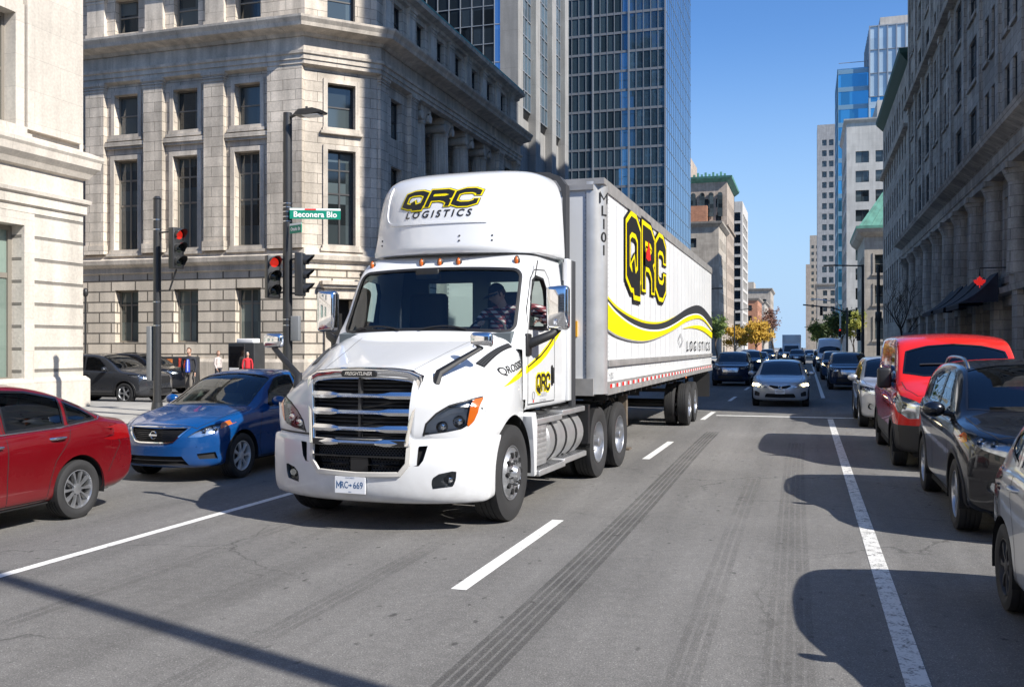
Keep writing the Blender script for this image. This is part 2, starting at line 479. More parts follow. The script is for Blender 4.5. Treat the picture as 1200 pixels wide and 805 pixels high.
# ------------------------------------------------------------ vehicle materials
RUB = pm('rubber', (.022, .022, .023), rough=.75, bump=.15, bscale=60, var=.15)
BLACKP = pm('black_plastic', (.018, .018, .02), rough=.5, bump=.1, bscale=150)
GLOSSB = pm('gloss_black', (.008, .008, .01), rough=.12, coat=.5)
CHROME = pm('chrome', (.82, .83, .85), rough=.07, metal=1.)
CHROME2 = pm('satin_chrome', (.6, .61, .63), rough=.25, metal=1.)
ALLOY = pm('alloy', (.5, .51, .53), rough=.32, metal=.85, var=.06)
STEELW = pm('painted_wheel', (.62, .62, .62), rough=.4, metal=.3, var=.08)
DARKV = pm('dark_void', (.006, .006, .007), rough=.9)
SEAM = pm('panel_gap', (.008, .008, .009), rough=.9)
INTER = pm('cabin_trim', (.035, .035, .038), rough=.8)
INTERL = pm('cabin_trim_light', (.25, .24, .22), rough=.85)
GLS = glass('car_glass', (.42, .5, .47), 1.3)
GLSD = glass('car_glass_dark', (.12, .14, .14), 1.4)
LENS = glass('lamp_lens', (.85, .87, .88), 1.2)
AMBER = pm('amber_lens', (.52, .11, .01), rough=.18, coat=.8)
REDL = pm('red_lens', (.22, .003, .005), rough=.15, coat=.8)
LAMPIN = pm('lamp_reflector', (.75, .77, .8), rough=.16, metal=.9)
LAMPDK = pm('lamp_housing', (.10, .105, .11), rough=.3, metal=.5)
LAMPON = pm('lit_headlamp', (1, .9, .7), rough=.2, emit=(1, .82, .5), estr=6)
PLATE = pm('number_plate', (.75, .77, .8), rough=.4)
PLATEB = pm('plate_blue', (.02, .1, .25), rough=.5)
PLATEK = pm('plate_back', (.1, .1, .1), rough=.5)

def wheel_mesh(parent, name, x, y, r, w, side, rim='spoke', n=10, rimr=None, mat=None, lod=1):
    """side=+1 outer face towards +x; a wheel with tyre as the part and the rim as its own piece"""
    seg = 48 if lod else 24
    rr = rimr or r * .66
    mb = MB(); hw = w / 2
    prof = [(-hw * .8, rr), (-hw * .98, rr + (r - rr) * .35), (-hw, rr + (r - rr) * .6), (-hw * .86, r * .985), (-hw * .62, r)]
    if lod:
        for g in (-.36, 0, .36): prof += [(hw * (g - .05), r), (hw * (g - .045), r - .008), (hw * (g + .045), r - .008), (hw * (g + .05), r)]
    prof += [(hw * .62, r), (hw * .86, r * .985), (hw, rr + (r - rr) * .6), (hw * .98, rr + (r - rr) * .35), (hw * .8, rr), (hw * .55, rr * .97)]
    mb.lathe(prof, (0, 0, 0), 'x', seg, sgn=side)
    t = mb.build(name, RUB, parent, 30); t.location = (x, y, r)
    mb = MB(); m = mat or ALLOY
    mb.lathe([(hw * .84, rr), (hw * .86, rr * .97), (hw * .7, rr * .93), (hw * .1, rr * .9), (-hw * .7, rr * .9)], (0, 0, 0), 'x', seg, sgn=side)
    d = side * hw
    if rim == 'spoke':
        for i in range(n):
            a = 2 * PI * i / n
            wa = .55 * PI / n * 1.0
            pr = []
            for rad, hh, dep in ((rr * .2, wa * 2.0, .72), (rr * .55, wa * .95, .78), (rr * .95, wa * 1.1, .74)):
                pr.append((rad, hh, dep))
            v = []
            for rad, hh, dep in pr:
                for sg, dd in ((-1, dep - .28), (-.75, dep), (.75, dep), (1, dep - .28)):
                    t_ = a + sg * hh * .62
                    v.append((d * dd, math.cos(t_) * rad, math.sin(t_) * rad))
            f = []
            for q in range(2):
                for c in range(3): f.append((q * 4 + c, q * 4 + c + 1, q * 4 + 4 + c + 1, q * 4 + 4 + c))
            mb.add(v, f)
        mb.lathe([(hw * .5, rr * .3), (hw * .74, rr * .27), (hw * .8, rr * .16), (hw * .8, 0.001)], (0, 0, 0), 'x', 20, sgn=side)
        o = mb.build('rim', m, t, 30)
        b = MB(); b.lathe([(hw * .05, rr * .9), (hw * .02, rr * .3), (0, .001)], (0, 0, 0), 'x', 20, sgn=side); b.build('brake', pm('brake', (.03, .03, .032), .6, .3), t, 30)
    else:                                     # heavy lorry wheel: dish with hand holes
        dish = 1 if rim == 'steer' else -1
        if dish > 0:
            pf = [(hw * .8, rr * .93), (hw * .78, rr * .86), (hw * .98, rr * .74), (hw * 1.02, rr * .58), (hw * .93, rr * .52)]
        else:
            pf = [(hw * .8, rr * .93), (hw * .3, rr * .9), (-hw * .05, rr * .8), (-hw * .1, rr * .6), (-hw * .0, rr * .45), (hw * .2, rr * .4)]
        mb.lathe(pf, (0, 0, 0), 'x', seg, sgn=side)
        mb.lathe([(pf[-1][0], pf[-1][1]), (pf[-1][0] + hw * .12, rr * .3), (pf[-1][0] + hw * .2, rr * .27)] + ([(hw * 1.25, rr * .24), (hw * 1.35, rr * .2), (hw * 1.38, .001)] if dish > 0 else [(hw * .9, rr * .25), (hw * .98, rr * .2), (hw, .001)]), (0, 0, 0), 'x', 24, sgn=side)
        o = mb.build('rim', m, t, 30)
        mb = MB()
        hx = d * (.93 if dish > 0 else 0.0)
        for i in range(10):
            a = 2 * PI * (i + .5) / 10; p = Vector((hx, math.cos(a) * rr * .43, math.sin(a) * rr * .43))
            mb.cyl(p - Vector((side * .01, 0, 0)), p + Vector((side * .045, 0, 0)), .016, .013, 8)
        mb.build('lug_nuts', CHROME2 if dish < 0 else pm('nut_steel', (.12, .12, .12), .4, .8), t, 30)
        mb = MB(); 
        for i in range(10):
            a = 2 * PI * i / 10; rad = rr * (.68 if dish > 0 else .72); xx = hx + (side * hw * .075 if dish > 0 else -side * hw * .04)
            ps = []
            for q in range(12):
                b_ = 2 * PI * q / 12; ps.append((math.cos(b_) * .028, math.sin(b_) * .034))
            v = []
            for dx in (-.012, .014):
                for p in ps:
                    rd = rad + p[1]; v.append((xx + side * dx * 1.0 , math.cos(a) * rd - math.sin(a) * p[0], math.sin(a) * rd + math.cos(a) * p[0]))
            mb.add(v, [tuple(range(12)), tuple(range(23, 11, -1))] + [(q, (q + 1) % 12, 12 + (q + 1) % 12, 12 + q) for q in range(12)])
        mb.build('hand_holes', DARKV, t)
    return t

def car_shell(S):
    """S: spec of outline curves; returns Shell"""
    L, W = S['L'], S['W'] / 2
    def spread(c):                                     # keep the end curves single-valued
        c = [list(p) for p in c]; h = len(c) // 2
        for i in range(1, h):
            if c[i][0] - c[i - 1][0] < .006 and c[i][0] < L / 2: c[i][0] = c[i - 1][0] + .006
        for i in range(len(c) - 2, h, -1):
            if c[i + 1][0] - c[i][0] < .006 and c[i][0] > L / 2: c[i][0] = c[i + 1][0] - .006
        return c
    top, bot, belt = sm(spread(S['top']), 3), sm(spread(S['bot']), 2), sm(S['belt'], 2)
    wid = sm(S.get('wid', [(0, .93), (.5, .985), (1.2, 1), (3.4, 1), (L - .6, .985), (L, .93)]), 2)
    cell = S.get('cell', .03)
    ys = [0.]; y = 0.
    dy = .001
    while y < L - 1e-6:
        acc = 0; y2 = y
        while acc < cell and y2 < L:
            y3 = min(L, y2 + (.0006 if y2 < .08 or y2 > L - .08 else .002))
            acc += max(y3 - y2, abs(interp(top, y3) - interp(top, y2)) * .8, abs(interp(bot, y3) - interp(bot, y2)) * .8); y2 = y3
        y = y2; ys.append(y)
    tum = S.get('tumble', .33); bf, br = S.get('bowf', .3), S.get('bowr', .2); lf = S.get('bowl', 1.1)
    crown = S.get('crown', .03); g0 = S.get('g0', .32)
    rings = []
    for y in ys:
        zt, zb = interp(top, y), interp(bot, y); w = W * interp(wid, y); h = zt - zb
        zs = min(interp(belt, y), zt - .06 * min(1, h / .3)); zs = max(zs, zb + .5 * h)
        g = zt - zs; k = sstep((g - .06) / g0)
        wb = w * .925
        hood = [(w * .92, zs + .35 * g), (w * .83, zs + .72 * g), (w * .66, zt - .018), (w * .33, zt - .003), (0, zt)]
        ge = min(g, S.get('gmax', 9))
        wr = wb - g * tum
        gh = [(wb, zs + .03 * g), (wb - g * .5 * tum, zs + .5 * g), (wr + .006, zt - crown - .065), (wr - .055, zt - crown - .008), (wr * .5, zt - crown * .3), (0, zt)]
        hd = [(w * .93, zs + .2 * g)] + hood
        up = [(a[0] * k + b[0] * (1 - k), a[1] * k + b[1] * (1 - k)) for a, b in zip(gh, hd)]
        sh = S.get('sculpt', .012)
        side = [(0, zb), (w * .80, zb), (w * .965, zb + min(.05, h * .2)), (w * .985, zb + .22 * (zs - zb)), (w * (1 - sh * 1.2), zb + .45 * (zs - zb)), (w, zb + .74 * (zs - zb)), (w * .995, zb + .86 * (zs - zb)), (w * .962, zs - .003)]
        rings.append(chaikin([(a[0], a[1], 0) for a in side + up], 2))
    n = len(rings[0]); sub = []
    for j in range(n - 1):
        ml = max((r[j + 1] - r[j]).length for r in rings); sub.append(max(1, math.ceil(ml / cell)))
    grid = []
    def flatr(r): zc = (r[0].y + r[-1].y) / 2; return [Vector((p.x, zc, 0)) for p in r]
    ys = [0.] + ys + [L]; rings = [flatr(rings[0])] + rings + [flatr(rings[-1])]
    for y, r in zip(ys, rings):
        row = []
        for j in range(n - 1):
            for q in range(sub[j]): row.append(r[j].lerp(r[j + 1], q / sub[j]))
        row.append(r[-1])
        out = []
        for p in row:
            t = abs(p.x) / W; dyy = 0
            if y < lf: dyy += bf * t ** 2.6 * (1 - y / lf) ** 2
            if y > L - lf: dyy -= br * t ** 2.6 * (1 - (L - y) / lf) ** 2
            out.append(Vector((p.x, y + dyy, p.y)))
        grid.append(out)
    return Shell(grid, cell)

def make_car(S):
    L, W, H = S['L'], S['W'], S['H']; hw = W / 2; lod = S.get('lod', 1)
    sh = car_shell(S); PT = S['paint']; cell = sh.cell
    root = empty(S['name'], (0, 0, 0), 0, S['label'], S['cat'], S.get('group'))
    gl = S.get('glass', GLSD if lod else GLSD)
    belt = sm(S['belt'], 2)
    r = S['wr']; ya, yb = S['wy']; tw = S.get('tw', .215); arch = r + S.get('archgap', .055)
    # arches
    for yw in (ya, yb):
        for sd in (1, -1):
            poly = circle(yw, r, arch, 48)
            sh.cut(poly, 'x', lambda c, sd=sd: c.x * sd > hw * .55 and c.z < r + arch + .05)
    glassparts = []
    for sd in (1, -1):
        for poly in S['side_windows']:
            P = sh.cut(poly, 'x', lambda c, sd=sd: c.x * sd > .25 and c.z > .7)
            glassparts.append(('window', P, poly, 'x', sd))
    def winlike(nm, poly, yr):
        P = sh.cut(poly, 'z', lambda c: yr[0] < c.y < yr[1] and c.z > .75)
        glassparts.append((nm, P, poly, 'z', 1))
    if 'windshield' in S: winlike('windshield', S['windshield'], (0, L * .6))
    if 'rear_glass' in S and lod: winlike('rear_window', S['rear_glass'], (L * .5, L + 1))
    lights = []
    for nm, poly, ax, cond, sides in S.get('lights', []):
        for sd in sides:
            pp = [(p[0] * sd, p[1]) for p in poly] if ax == 'y' else poly
            P = sh.cut(pp, ax, (lambda c, sd=sd: cond(c) and c.x * sd > 0))
            if P[1]: lights.append((nm, P, pp, ax, sd))
    opens = []
    for nm, poly, cond, mat, dep in S.get('openings', []):
        P = sh.cut(poly, 'y', cond)
        if P[1]: opens.append((nm, P, poly, mat, dep))
    clads = []
    for nm, poly, ax, cond, mat in S.get('clads', []):
        P = sh.cut(poly, ax, cond)
        if P[1]: clads.append((nm, P, mat))
    body = sh.build('body', PT, root)
    for nm, P, mat in clads: patch(nm, P, mat, root)
    for nm, P, poly, ax, sd in glassparts:
        if not P[1]: continue
        g = patch(nm, P, gl, root, -.004)
        e = MB(); e.add(*[x for x in (lambda m: (m.v, m.f))(outline_skirt(P, 0., -.03))])
        pl = [p for p in poly]
        sh.ribbon(pl, S.get('seal', .022), ax, sd if ax == 'x' else 1, .003, e, closed=True)
        e.build('window_seal' if ax == 'x' else 'glass_seal', GLOSSB, g, 50, fix=False)
    for nm, P, poly, ax, sd in lights:
        if nm == 'headlight':
            h = patch(nm, P, LENS, root, 0.)
            hs = patch('reflector', P, S.get('lampmat', LAMPIN), h, -.035)
            k = outline_skirt(P, 0, -.036); k.build('bezel', GLOSSB if not S.get('lit') else CHROME2, h)
            c = sum(P[0], Vector()) / len(P[0])
            pr = MB()
            for q, (fx, fz) in enumerate(S.get('beams', ((.0, 0), (-.1, -.01)))):
                hp, hn = sh.hit((c.x + fx * sd, c.z + fz), 'y', -1)
                pr.lathe([(.0, .001), (.012, .02), (.004, .03), (-.02, .042), (.012, .046)], (hp.x, hp.y + .035, hp.z), 'y', 16, sgn=-1)
            pr.build('beam', LAMPON if S.get('lit') else CHROME, h, 40)
        elif nm == 'indicator':
            patch(nm, P, AMBER, root, .001)
        elif nm == 'tail_light': 
            t = patch(nm, P, REDL, root, .002); outline_skirt(P, .002, -.02).build('bezel', GLOSSB, t)
        elif nm == 'fog_lamp':
            h = patch(nm, P, LENS, root, -.015); patch('reflector', P, CHROME, h, -.035); outline_skirt(P, 0, -.036).build('bezel', BLACKP, h)
        else: patch(nm, P, S.get(nm + '_mat', CHROME2), root, .001)
    for nm, P, poly, mat, dep in opens:
        o = patch(nm, P, mat, root, -dep); k = outline_skirt(P, 0, -dep); k.build('surround', mat, o)
    # underside, arches
    mb = MB()
    for yw in (ya, yb):
        for sd in (1, -1):
            v = []; f = []; n = 20; x1, x0 = sd * (hw - .012), sd * (hw - .36)
            for q in range(n + 1):
                a = R(-12 + 204 * q / n)
                for x in (x1, x0): v.append((x, yw + math.cos(a) * (arch + .004), r + math.sin(a) * (arch + .004)))
            for q in range(n): f.append((2 * q, 2 * q + 1, 2 * q + 3, 2 * q + 2))
            mb.add(v, f); k = len(mb.v)
            mb.add([(x0, yw, r)] + [v[2 * q + 1] for q in range(n + 1)], [(0, q + 1, q + 2) for q in range(n)])
    zf = S.get('floor', .24)
    mb.box((-hw + .3, .3, zf - .03), (hw - .3, L - .3, zf + .1))
    mb.box((-hw + .08, ya + arch + .02, zf - .02), (hw - .08, yb - arch - .02, zf + .1))
    mb.build('underbody', DARKV, root, 30)
    if S.get('lip'):
        for yw in (ya, yb):
            for sd in (1, -1):
                m = sh.ribbon(circle(yw, r, arch + S['lip'] * .5, 40, -8, 188), S['lip'], 'x', sd, .002, h=.008); m.build('wheel_arch_trim', S.get('lipmat', BLACKP), root, 40)
    # seams, trims, handles
    if lod:
        m = MB()
        for sd in (1, -1):
            for path in S.get('seams', []): sh.ribbon(path, .009, 'x', sd, .0015, m)
        for path in S.get('seams_top', []):
            for sg in (1, -1): sh.ribbon([(p[0] * sg, p[1]) for p in path], .009, 'z', 1, .0015, m)
        if m.v: m.build('panel_gaps', SEAM, root, fix=False)
        for sd in (1, -1):
            for nm, path, w, mat, h in S.get('trims', []):
                sh.ribbon(path, w, 'x', sd, .003, h=h).build(nm, mat, root, 40)
            for (hy, hz) in S.get('handles', []):
                p, nn = sh.hit((hy, hz), 'x', sd)
                mm = MB(); mm.tube([p + Vector((-sd * .01, -.10, 0)), p + Vector((sd * .028, -.085, .003)), p + Vector((sd * .036, 0, .004)), p + Vector((sd * .028, .085, .003)), p + Vector((-sd * .01, .10, 0))], .015, 8)
                mm.build('door_handle', S.get('handlemat', PT), root, 50)
    for path, w, mat, h, nm in S.get('front_trims', []):
        mm = MB(); sh.ribbon(path, w, 'y', -1, .003, mm, h=h)
        mm.build(nm, mat, root, 40)
    # mirrors
    if 'mirror' in S:
        my, mz = S['mirror']; ms = S.get('mirror_size', (.11, .08, .075))
        for sd in (1, -1):
            p, nn = sh.hit((my, mz - .02), 'x', sd)
            m = MB(); cx_ = p.x + sd * (ms[0] + .045)
            if S.get('mirror_box'): m.box((cx_ - ms[0], my - ms[1], mz + .02 - ms[2]), (cx_ + ms[0], my + ms[1], mz + .02 + ms[2]), .05)
            else: m.sphere((cx_, my, mz + .02), ms, 16, 10)
            for i, v in enumerate(m.v):
                if v[1] > my + .02: m.v[i] = (v[0], my + .02, v[2])
            mir = m.build('wing_mirror', S.get('mirrormat', PT), root, 40)
            m = MB(); m.tube([p + Vector((-sd * .02, .0, -.01)), p + Vector((sd * .07, 0, .0))], .024, 8, flat=1.2); m.build('mirror_arm', BLACKP, mir, 50)
            m = MB(); v = [(p.x + sd * (ms[0] + .045) + a * .85 * ms[0] * 1, my + .024, mz + .02 + b * .8 * ms[2]) for a, b in circle(0, 0, 1, 16)]
            m.add(v, [tuple(range(16))]); m.build('mirror_glass', CHROME, mir)
    # interior
    if S.get('interior'):
        fy, fz = S['interior']                              # front seat position and hip height
        m = MB(); m.box((-hw + .12, fy - .95, zf + .1), (hw - .12, L - 1.1, zf + .16))
        m.box((-hw + .14, fy - .98, fz + .12), (hw - .14, fy - .55, fz + .30), .05); m.build('dashboard', S.get('intmat', INTER), root, 40)
        for sd in (1, -1):
            m = MB(); x = sd * .36
            m.box((x - .25, fy - .2, fz - .15), (x + .25, fy + .32, fz + .02), .05)
            m.box((x - .24, fy + .24, fz - .05), (x + .24, fy + .4, fz + .55), .06)
            m.box((x - .13, fy + .29, fz + .58), (x + .13, fy + .38, fz + .78), .04); m.build('seat', S.get('seatmat', INTER), root, 40)
        m = MB(); m.box((-.6, fy + .9, fz - .15), (.6, fy + 1.4, fz + .02), .05); m.box((-.6, fy + 1.3, fz - .05), (.6, fy + 1.46, fz + .5), .06); m.build('rear_bench', S.get('seatmat', INTER), root, 40)
        m = MB(); c = Vector((.36, fy - .42, fz + .3)); m.tube([c + Vector((.18 * math.cos(a), .07 * math.sin(a), .17 * math.sin(a))) for a in [2 * PI * q / 20 for q in range(21)]], .014, 6); m.build('steering_wheel', INTER, root, 50)
    elif lod == 0 or True:
        m = MB(); b0 = interp(belt, L * .5)
        m.box((-hw + .2, ya + .75, zf + .1), (hw - .2, L - .8, b0 - .05)); m.build('cabin_floor', DARKV, root)
    for yw in (ya, yb):
        for sd in (1, -1):
            wheel_mesh(root, 'wheel', sd * (hw - tw / 2 - S.get('inset', .015)), yw, r, tw, sd, 'spoke', S.get('spokes', 10), S.get('rimr'), S.get('rimmat', ALLOY), lod)
    for fn in S.get('extra', []): fn(root, sh, S)
    sh.bm.free()
    return root

def ring_emblem(root, sh, x, z, r, bar=True):
    p, n = sh.hit((x, z), 'y', -1); m = MB()
    m.lathe([(0, r), (.012, r * .97), (.014, r * .86), (.0, r * .78)], (x, p.y - .004, z), 'y', 24, sgn=-1)
    if bar: m.box((x - r * 1.12, p.y - .022, z - r * .22), (x + r * 1.12, p.y - .004, z + r * .22))
    m.build('emblem', CHROME, root, 40)
def grille_bars(root, sh, poly, zs, mat, th=.012, dep=.02, name='grille_bar'):
    m = MB()
    for z in zs:
        xs = [x / 100 for x in range(-90, 91) if inpoly((x / 100, z), poly)]
        if not xs: continue
        pts = []
        k = 15
        for q in range(k):
            x = min(xs) + (max(xs) - min(xs)) * q / (k - 1); p, n = sh.hit((x, z), 'y', -1); pts.append(p + Vector((0, dep, 0)))
        m.tube(pts, th, 6, flat=.7)
    m.build(name, mat, root, 50)
def licence(root, x, y, z, s=None, mat=PLATE):
    m = MB(); m.box((x - .15, y - .012, z - .075), (x + .15, y, z + .075)); p = m.build('licence_plate', mat, root)
    if s: text('plate_writing', s, PLATEB, p, frame((x, y - .0135, z - .005), (1, 0, 0), (0, 0, 1)), .1, bold=.002)

FR = lambda lim: (lambda c: c.y < lim)
def sym(h): return h + [(-p[0], p[1]) for p in reversed(h)]

def spec_sedan(**k):
    L = 4.5
    S = dict(L=L, W=1.72, H=1.5, cell=.03,
        top=[(0, .50), (.0, .60), (.025, .69), (.09, .76), (.22, .81), (.6, .90), (1.0, .965), (1.18, 1.0), (1.35, 1.1), (1.75, 1.33), (1.98, 1.43), (2.3, 1.485), (2.75, 1.49), (3.15, 1.43), (3.5, 1.31), (3.85, 1.15), (4.02, 1.08), (4.2, 1.06), (4.36, 1.04), (4.44, .97), (4.48, .85), (4.5, .65), (4.5, .55)],
        bot=[(0, .50), (0, .42), (.02, .25), (.1, .20), (.5, .20), (4.0, .21), (4.4, .28), (4.48, .38), (4.5, .52)],
        belt=[(0, .60), (.1, .70), (.5, .82), (1.2, .915), (2.2, .94), (3.2, .98), (3.9, 1.03), (4.5, .93)],
        wr=.315, wy=(.84, 3.44), tumble=.36, bowf=.42, bowr=.22,
        side_windows=[[(1.58, .985), (2.42, 1.0), (2.45, 1.395), (2.2, 1.39), (2.0, 1.34), (1.72, 1.17)],
                      [(2.50, 1.0), (3.26, 1.02), (3.30, 1.3), (2.9, 1.38), (2.53, 1.40)],
                      [(3.33, 1.03), (3.72, 1.06), (3.55, 1.18), (3.36, 1.26)]],
        windshield=[(.66, 1.22), (.5, 1.15), (0, 1.12), (-.5, 1.15), (-.66, 1.22), (-.57, 1.93), (-.3, 1.985), (0, 2.0), (.3, 1.985), (.57, 1.93)],
        rear_glass=[(.52, 3.2), (0, 3.17), (-.52, 3.2), (-.6, 3.82), (0, 3.9), (.6, 3.82)],
        seams=[[(1.35, .93), (1.27, .75), (1.25, .40), (1.32, .27)], [(2.475, 1.4), (2.47, .9), (2.46, .28)], [(3.33, 1.0), (3.28, .86), (3.1, .66), (3.02, .45), (2.98, .28)], [(1.32, .27), (2.98, .27)], [(4.0, .9), (4.1, .75), (3.9, .45)]],
        seams_top=[[(0, .13), (.55, .2), (.66, .5), (.70, 1.08)]],
        handles=[(2.3, .865), (3.12, .89)], mirror=(1.62, 1.02), interior=(1.95, .56), seal=.026,
        spokes=7)
    S.update(k); return S
def spec_suv(**k):
    L = 4.6
    S = dict(L=L, W=1.84, H=1.7, cell=.03,
        top=[(0, .60), (.0, .78), (.02, .88), (.08, .97), (.25, 1.03), (.7, 1.09), (1.05, 1.13), (1.2, 1.18), (1.55, 1.42), (1.85, 1.59), (2.15, 1.67), (2.8, 1.70), (3.5, 1.68), (4.0, 1.62), (4.15, 1.54), (4.38, 1.25), (4.5, 1.1), (4.56, .95), (4.6, .7), (4.6, .6)],
        bot=[(0, .60), (0, .45), (.03, .30), (.14, .25), (.5, .24), (4.1, .26), (4.5, .34), (4.58, .45), (4.6, .58)],
        belt=[(0, .78), (.15, .88), (.6, 1.0), (1.3, 1.05), (2.4, 1.08), (3.4, 1.13), (4.2, 1.2), (4.6, 1.0)],
        wr=.355, wy=(.90, 3.60), tumble=.27, bowf=.42, bowr=.25, tw=.225,
        side_windows=[[(1.62, 1.10), (2.52, 1.13), (2.55, 1.56), (2.3, 1.56), (2.05, 1.5), (1.8, 1.32)],
                      [(2.60, 1.13), (3.42, 1.17), (3.47, 1.5), (3.1, 1.555), (2.64, 1.57)],
                      [(3.52, 1.18), (4.0, 1.26), (3.9, 1.42), (3.56, 1.49)]],
        windshield=[(.72, 1.27), (.5, 1.2), (0, 1.17), (-.5, 1.2), (-.72, 1.27), (-.63, 1.93), (-.3, 2.02), (0, 2.04), (.3, 2.02), (.63, 1.93)],
        rear_glass=[(.55, 4.1), (-.55, 4.1), (-.62, 4.36), (.62, 4.36)],
        seams=[[(1.38, 1.08), (1.3, .85), (1.3, .45), (1.36, .34)], [(2.575, 1.56), (2.57, 1.0), (2.56, .36)], [(3.5, 1.17), (3.42, .98), (3.22, .75), (3.15, .5), (3.1, .36)], [(1.36, .35), (3.1, .35)]],
        seams_top=[[(0, .16), (.6, .25), (.72, .55), (.76, 1.12)]],
        handles=[(2.4, 1.0), (3.25, 1.03)], mirror=(1.62, 1.14), mirror_size=(.12, .09, .085), interior=(2.0, .72), lip=.05, seal=.026, spokes=5, g0=.3)
    S.update(k); return S
RED = paint('paint_red', (.115, .002, .005), dirt=.15); BLUE = paint('paint_blue', (.001, .050, .19), dirt=.15); BLACKC = paint('paint_black', (.004, .005, .009), dirt=.03, rough=.2)
SILVER = pm('paint_silver', (.52, .53, .54), rough=.3, metal=.55, coat=1., var=.03, scale=1.2, dirt=.15)
REDV = paint('paint_van_red', (.68, .016, .010), dirt=.12); WHITE = paint('paint_white', (.78, .79, .8), dirt=.15)
NAVY = paint('paint_navy', (.012, .022, .05), dirt=.1); GREYB = paint('paint_blue_grey', (.03, .07, .14))

def blue_spec():
    gr = sym([(0, .735), (.38, .74), (.46, .735), (.30, .575), (.22, .555), (0, .55)])
    low = sym([(0, .37), (.40, .37), (.48, .25), (0, .245)])
    def ex(root, sh, S):
        grille_bars(root, sh, gr, [.58, .605, .63, .655, .68, .705], GLOSSB, .006, .03)
        sh.ribbon([(-.47, .735), (-.30, .565), (-.22, .55), (.22, .55), (.30, .565), (.47, .735)], .022, 'y', -1, .004, h=.01).build('grille_surround', CHROME, root, 40)
        sh.ribbon([(-.47, .745), (0, .75), (.47, .745)], .012, 'y', -1, .003, h=.008).build('hood_edge_trim', CHROME, root, 40)
        ring_emblem(root, sh, 0, .65, .055)
        grille_bars(root, sh, low, [.31], BLACKP, .01, .02, 'intake_bar')
    return spec_sedan(name='sedan_car', label='blue four-door sedan facing the camera between the red car and the truck', cat='car', paint=BLUE, glass=GLS,
        openings=[('grille', gr, FR(.35), DARKV, .04), ('lower_intake', low, FR(.35), DARKV, .05),
                  ('fog_recess', [(.56, .40), (.76, .42), (.78, .33), (.60, .33)], FR(.7), BLACKP, .03), ('fog_recess', [(-.56, .40), (-.76, .42), (-.78, .33), (-.60, .33)], FR(.7), BLACKP, .03)],
        lights=[('indicator', [(.745, .80), (.80, .84), (.84, .86), (.825, .78), (.775, .72)], 'y', FR(.58), (1, -1)),
                ('headlight', [(.46, .62), (.55, .70), (.66, .775), (.745, .80), (.775, .72), (.72, .66), (.62, .625)], 'y', FR(.8), (1, -1))],
        beams=((.02, .0), (-.08, -.025)), extra=[ex], intmat=INTER, seatmat=INTERL, rimmat=STEELW)
def red_spec():
    return spec_sedan(name='sedan_car', label='red four-door sedan cut off by the left edge, seen from its rear side', cat='car', paint=RED, L=4.5, H=1.5,
        lights=[('tail_light', [(.40, .87), (.60, .93), (.80, .97), (.86, .92), (.84, .80), (.60, .80)], 'y', lambda c: c.y > 3.95 and c.z > .7, (1, -1))],
        trims=[('window_trim', [(1.5, .962), (2.2, .972), (3.2, .995), (3.76, 1.045), (3.80, 1.075), (3.62, 1.19), (3.4, 1.275)], .016, CHROME2, .005)],
        handlemat=CHROME, interior=(1.95, .56), rimmat=ALLOY, spokes=10, extra=[], glass=glass('car_glass_mid', (.25, .3, .29), 1.4),
        openings=[])
def suv_spec():
    gr = sym([(0, .93), (.42, .93), (.33, .70), (0, .68)]); low = sym([(0, .52), (.55, .52), (.60, .36), (0, .34)])
    def ex(root, sh, S):
        grille_bars(root, sh, gr, [.73, .76, .79, .82, .85, .88], GLOSSB, .006, .03)
        sh.ribbon([(-.40, .93), (-.30, .72), (0, .70), (.30, .72), (.40, .93)], .03, 'y', -1, .004, h=.012).build('grille_surround', CHROME2, root, 40)
        for sd in (1, -1):
            m = MB(); pts = []
            for y, z in ((1.98, 0), (2.12, .055), (2.4, .075), (3.3, .075), (3.6, .05), (3.75, 0)):
                p, n = sh.hit((sd * .60, y), 'z', 1); pts.append(p + Vector((0, 0, z - .005)))
            m.tube([Vector(q) for q in chaikin(pts, 2)], .021, 8, flat=.8); m.build('roof_rail', CHROME2, root, 50)
        sh.ribbon([(-.6, .315), (0, .31), (.6, .315)], .05, 'y', -1, .004, h=.012).build('skid_plate', CHROME2, root, 40)
    return spec_suv(name='suv_car', label='black suv with roof rails parked between the silver hatchback and the red van', cat='suv', paint=BLACKC, glass=glass('car_glass_smoke', (.16, .18, .18), 1.6),
        openings=[('grille', gr, FR(.4), DARKV, .04), ('lower_intake', low, FR(.4), BLACKP, .04)],
        lights=[('indicator', [(.83, .99), (.87, 1.02), (.90, .99), (.88, .90), (.84, .92)], 'y', lambda c: c.y < .62, (1, -1)),
                ('headlight', [(.44, .83), (.50, .93), (.62, .97), (.83, .99), (.84, .92), (.72, .86), (.56, .81)], 'y', FR(.75), (1, -1)),
                ('fog_lamp', circle(.66, .52, .05, 16), 'y', FR(.7), (1, -1))],
        beams=((.0, .0), (-.1, -.015)), extra=[ex], rimmat=ALLOY, spokes=5)
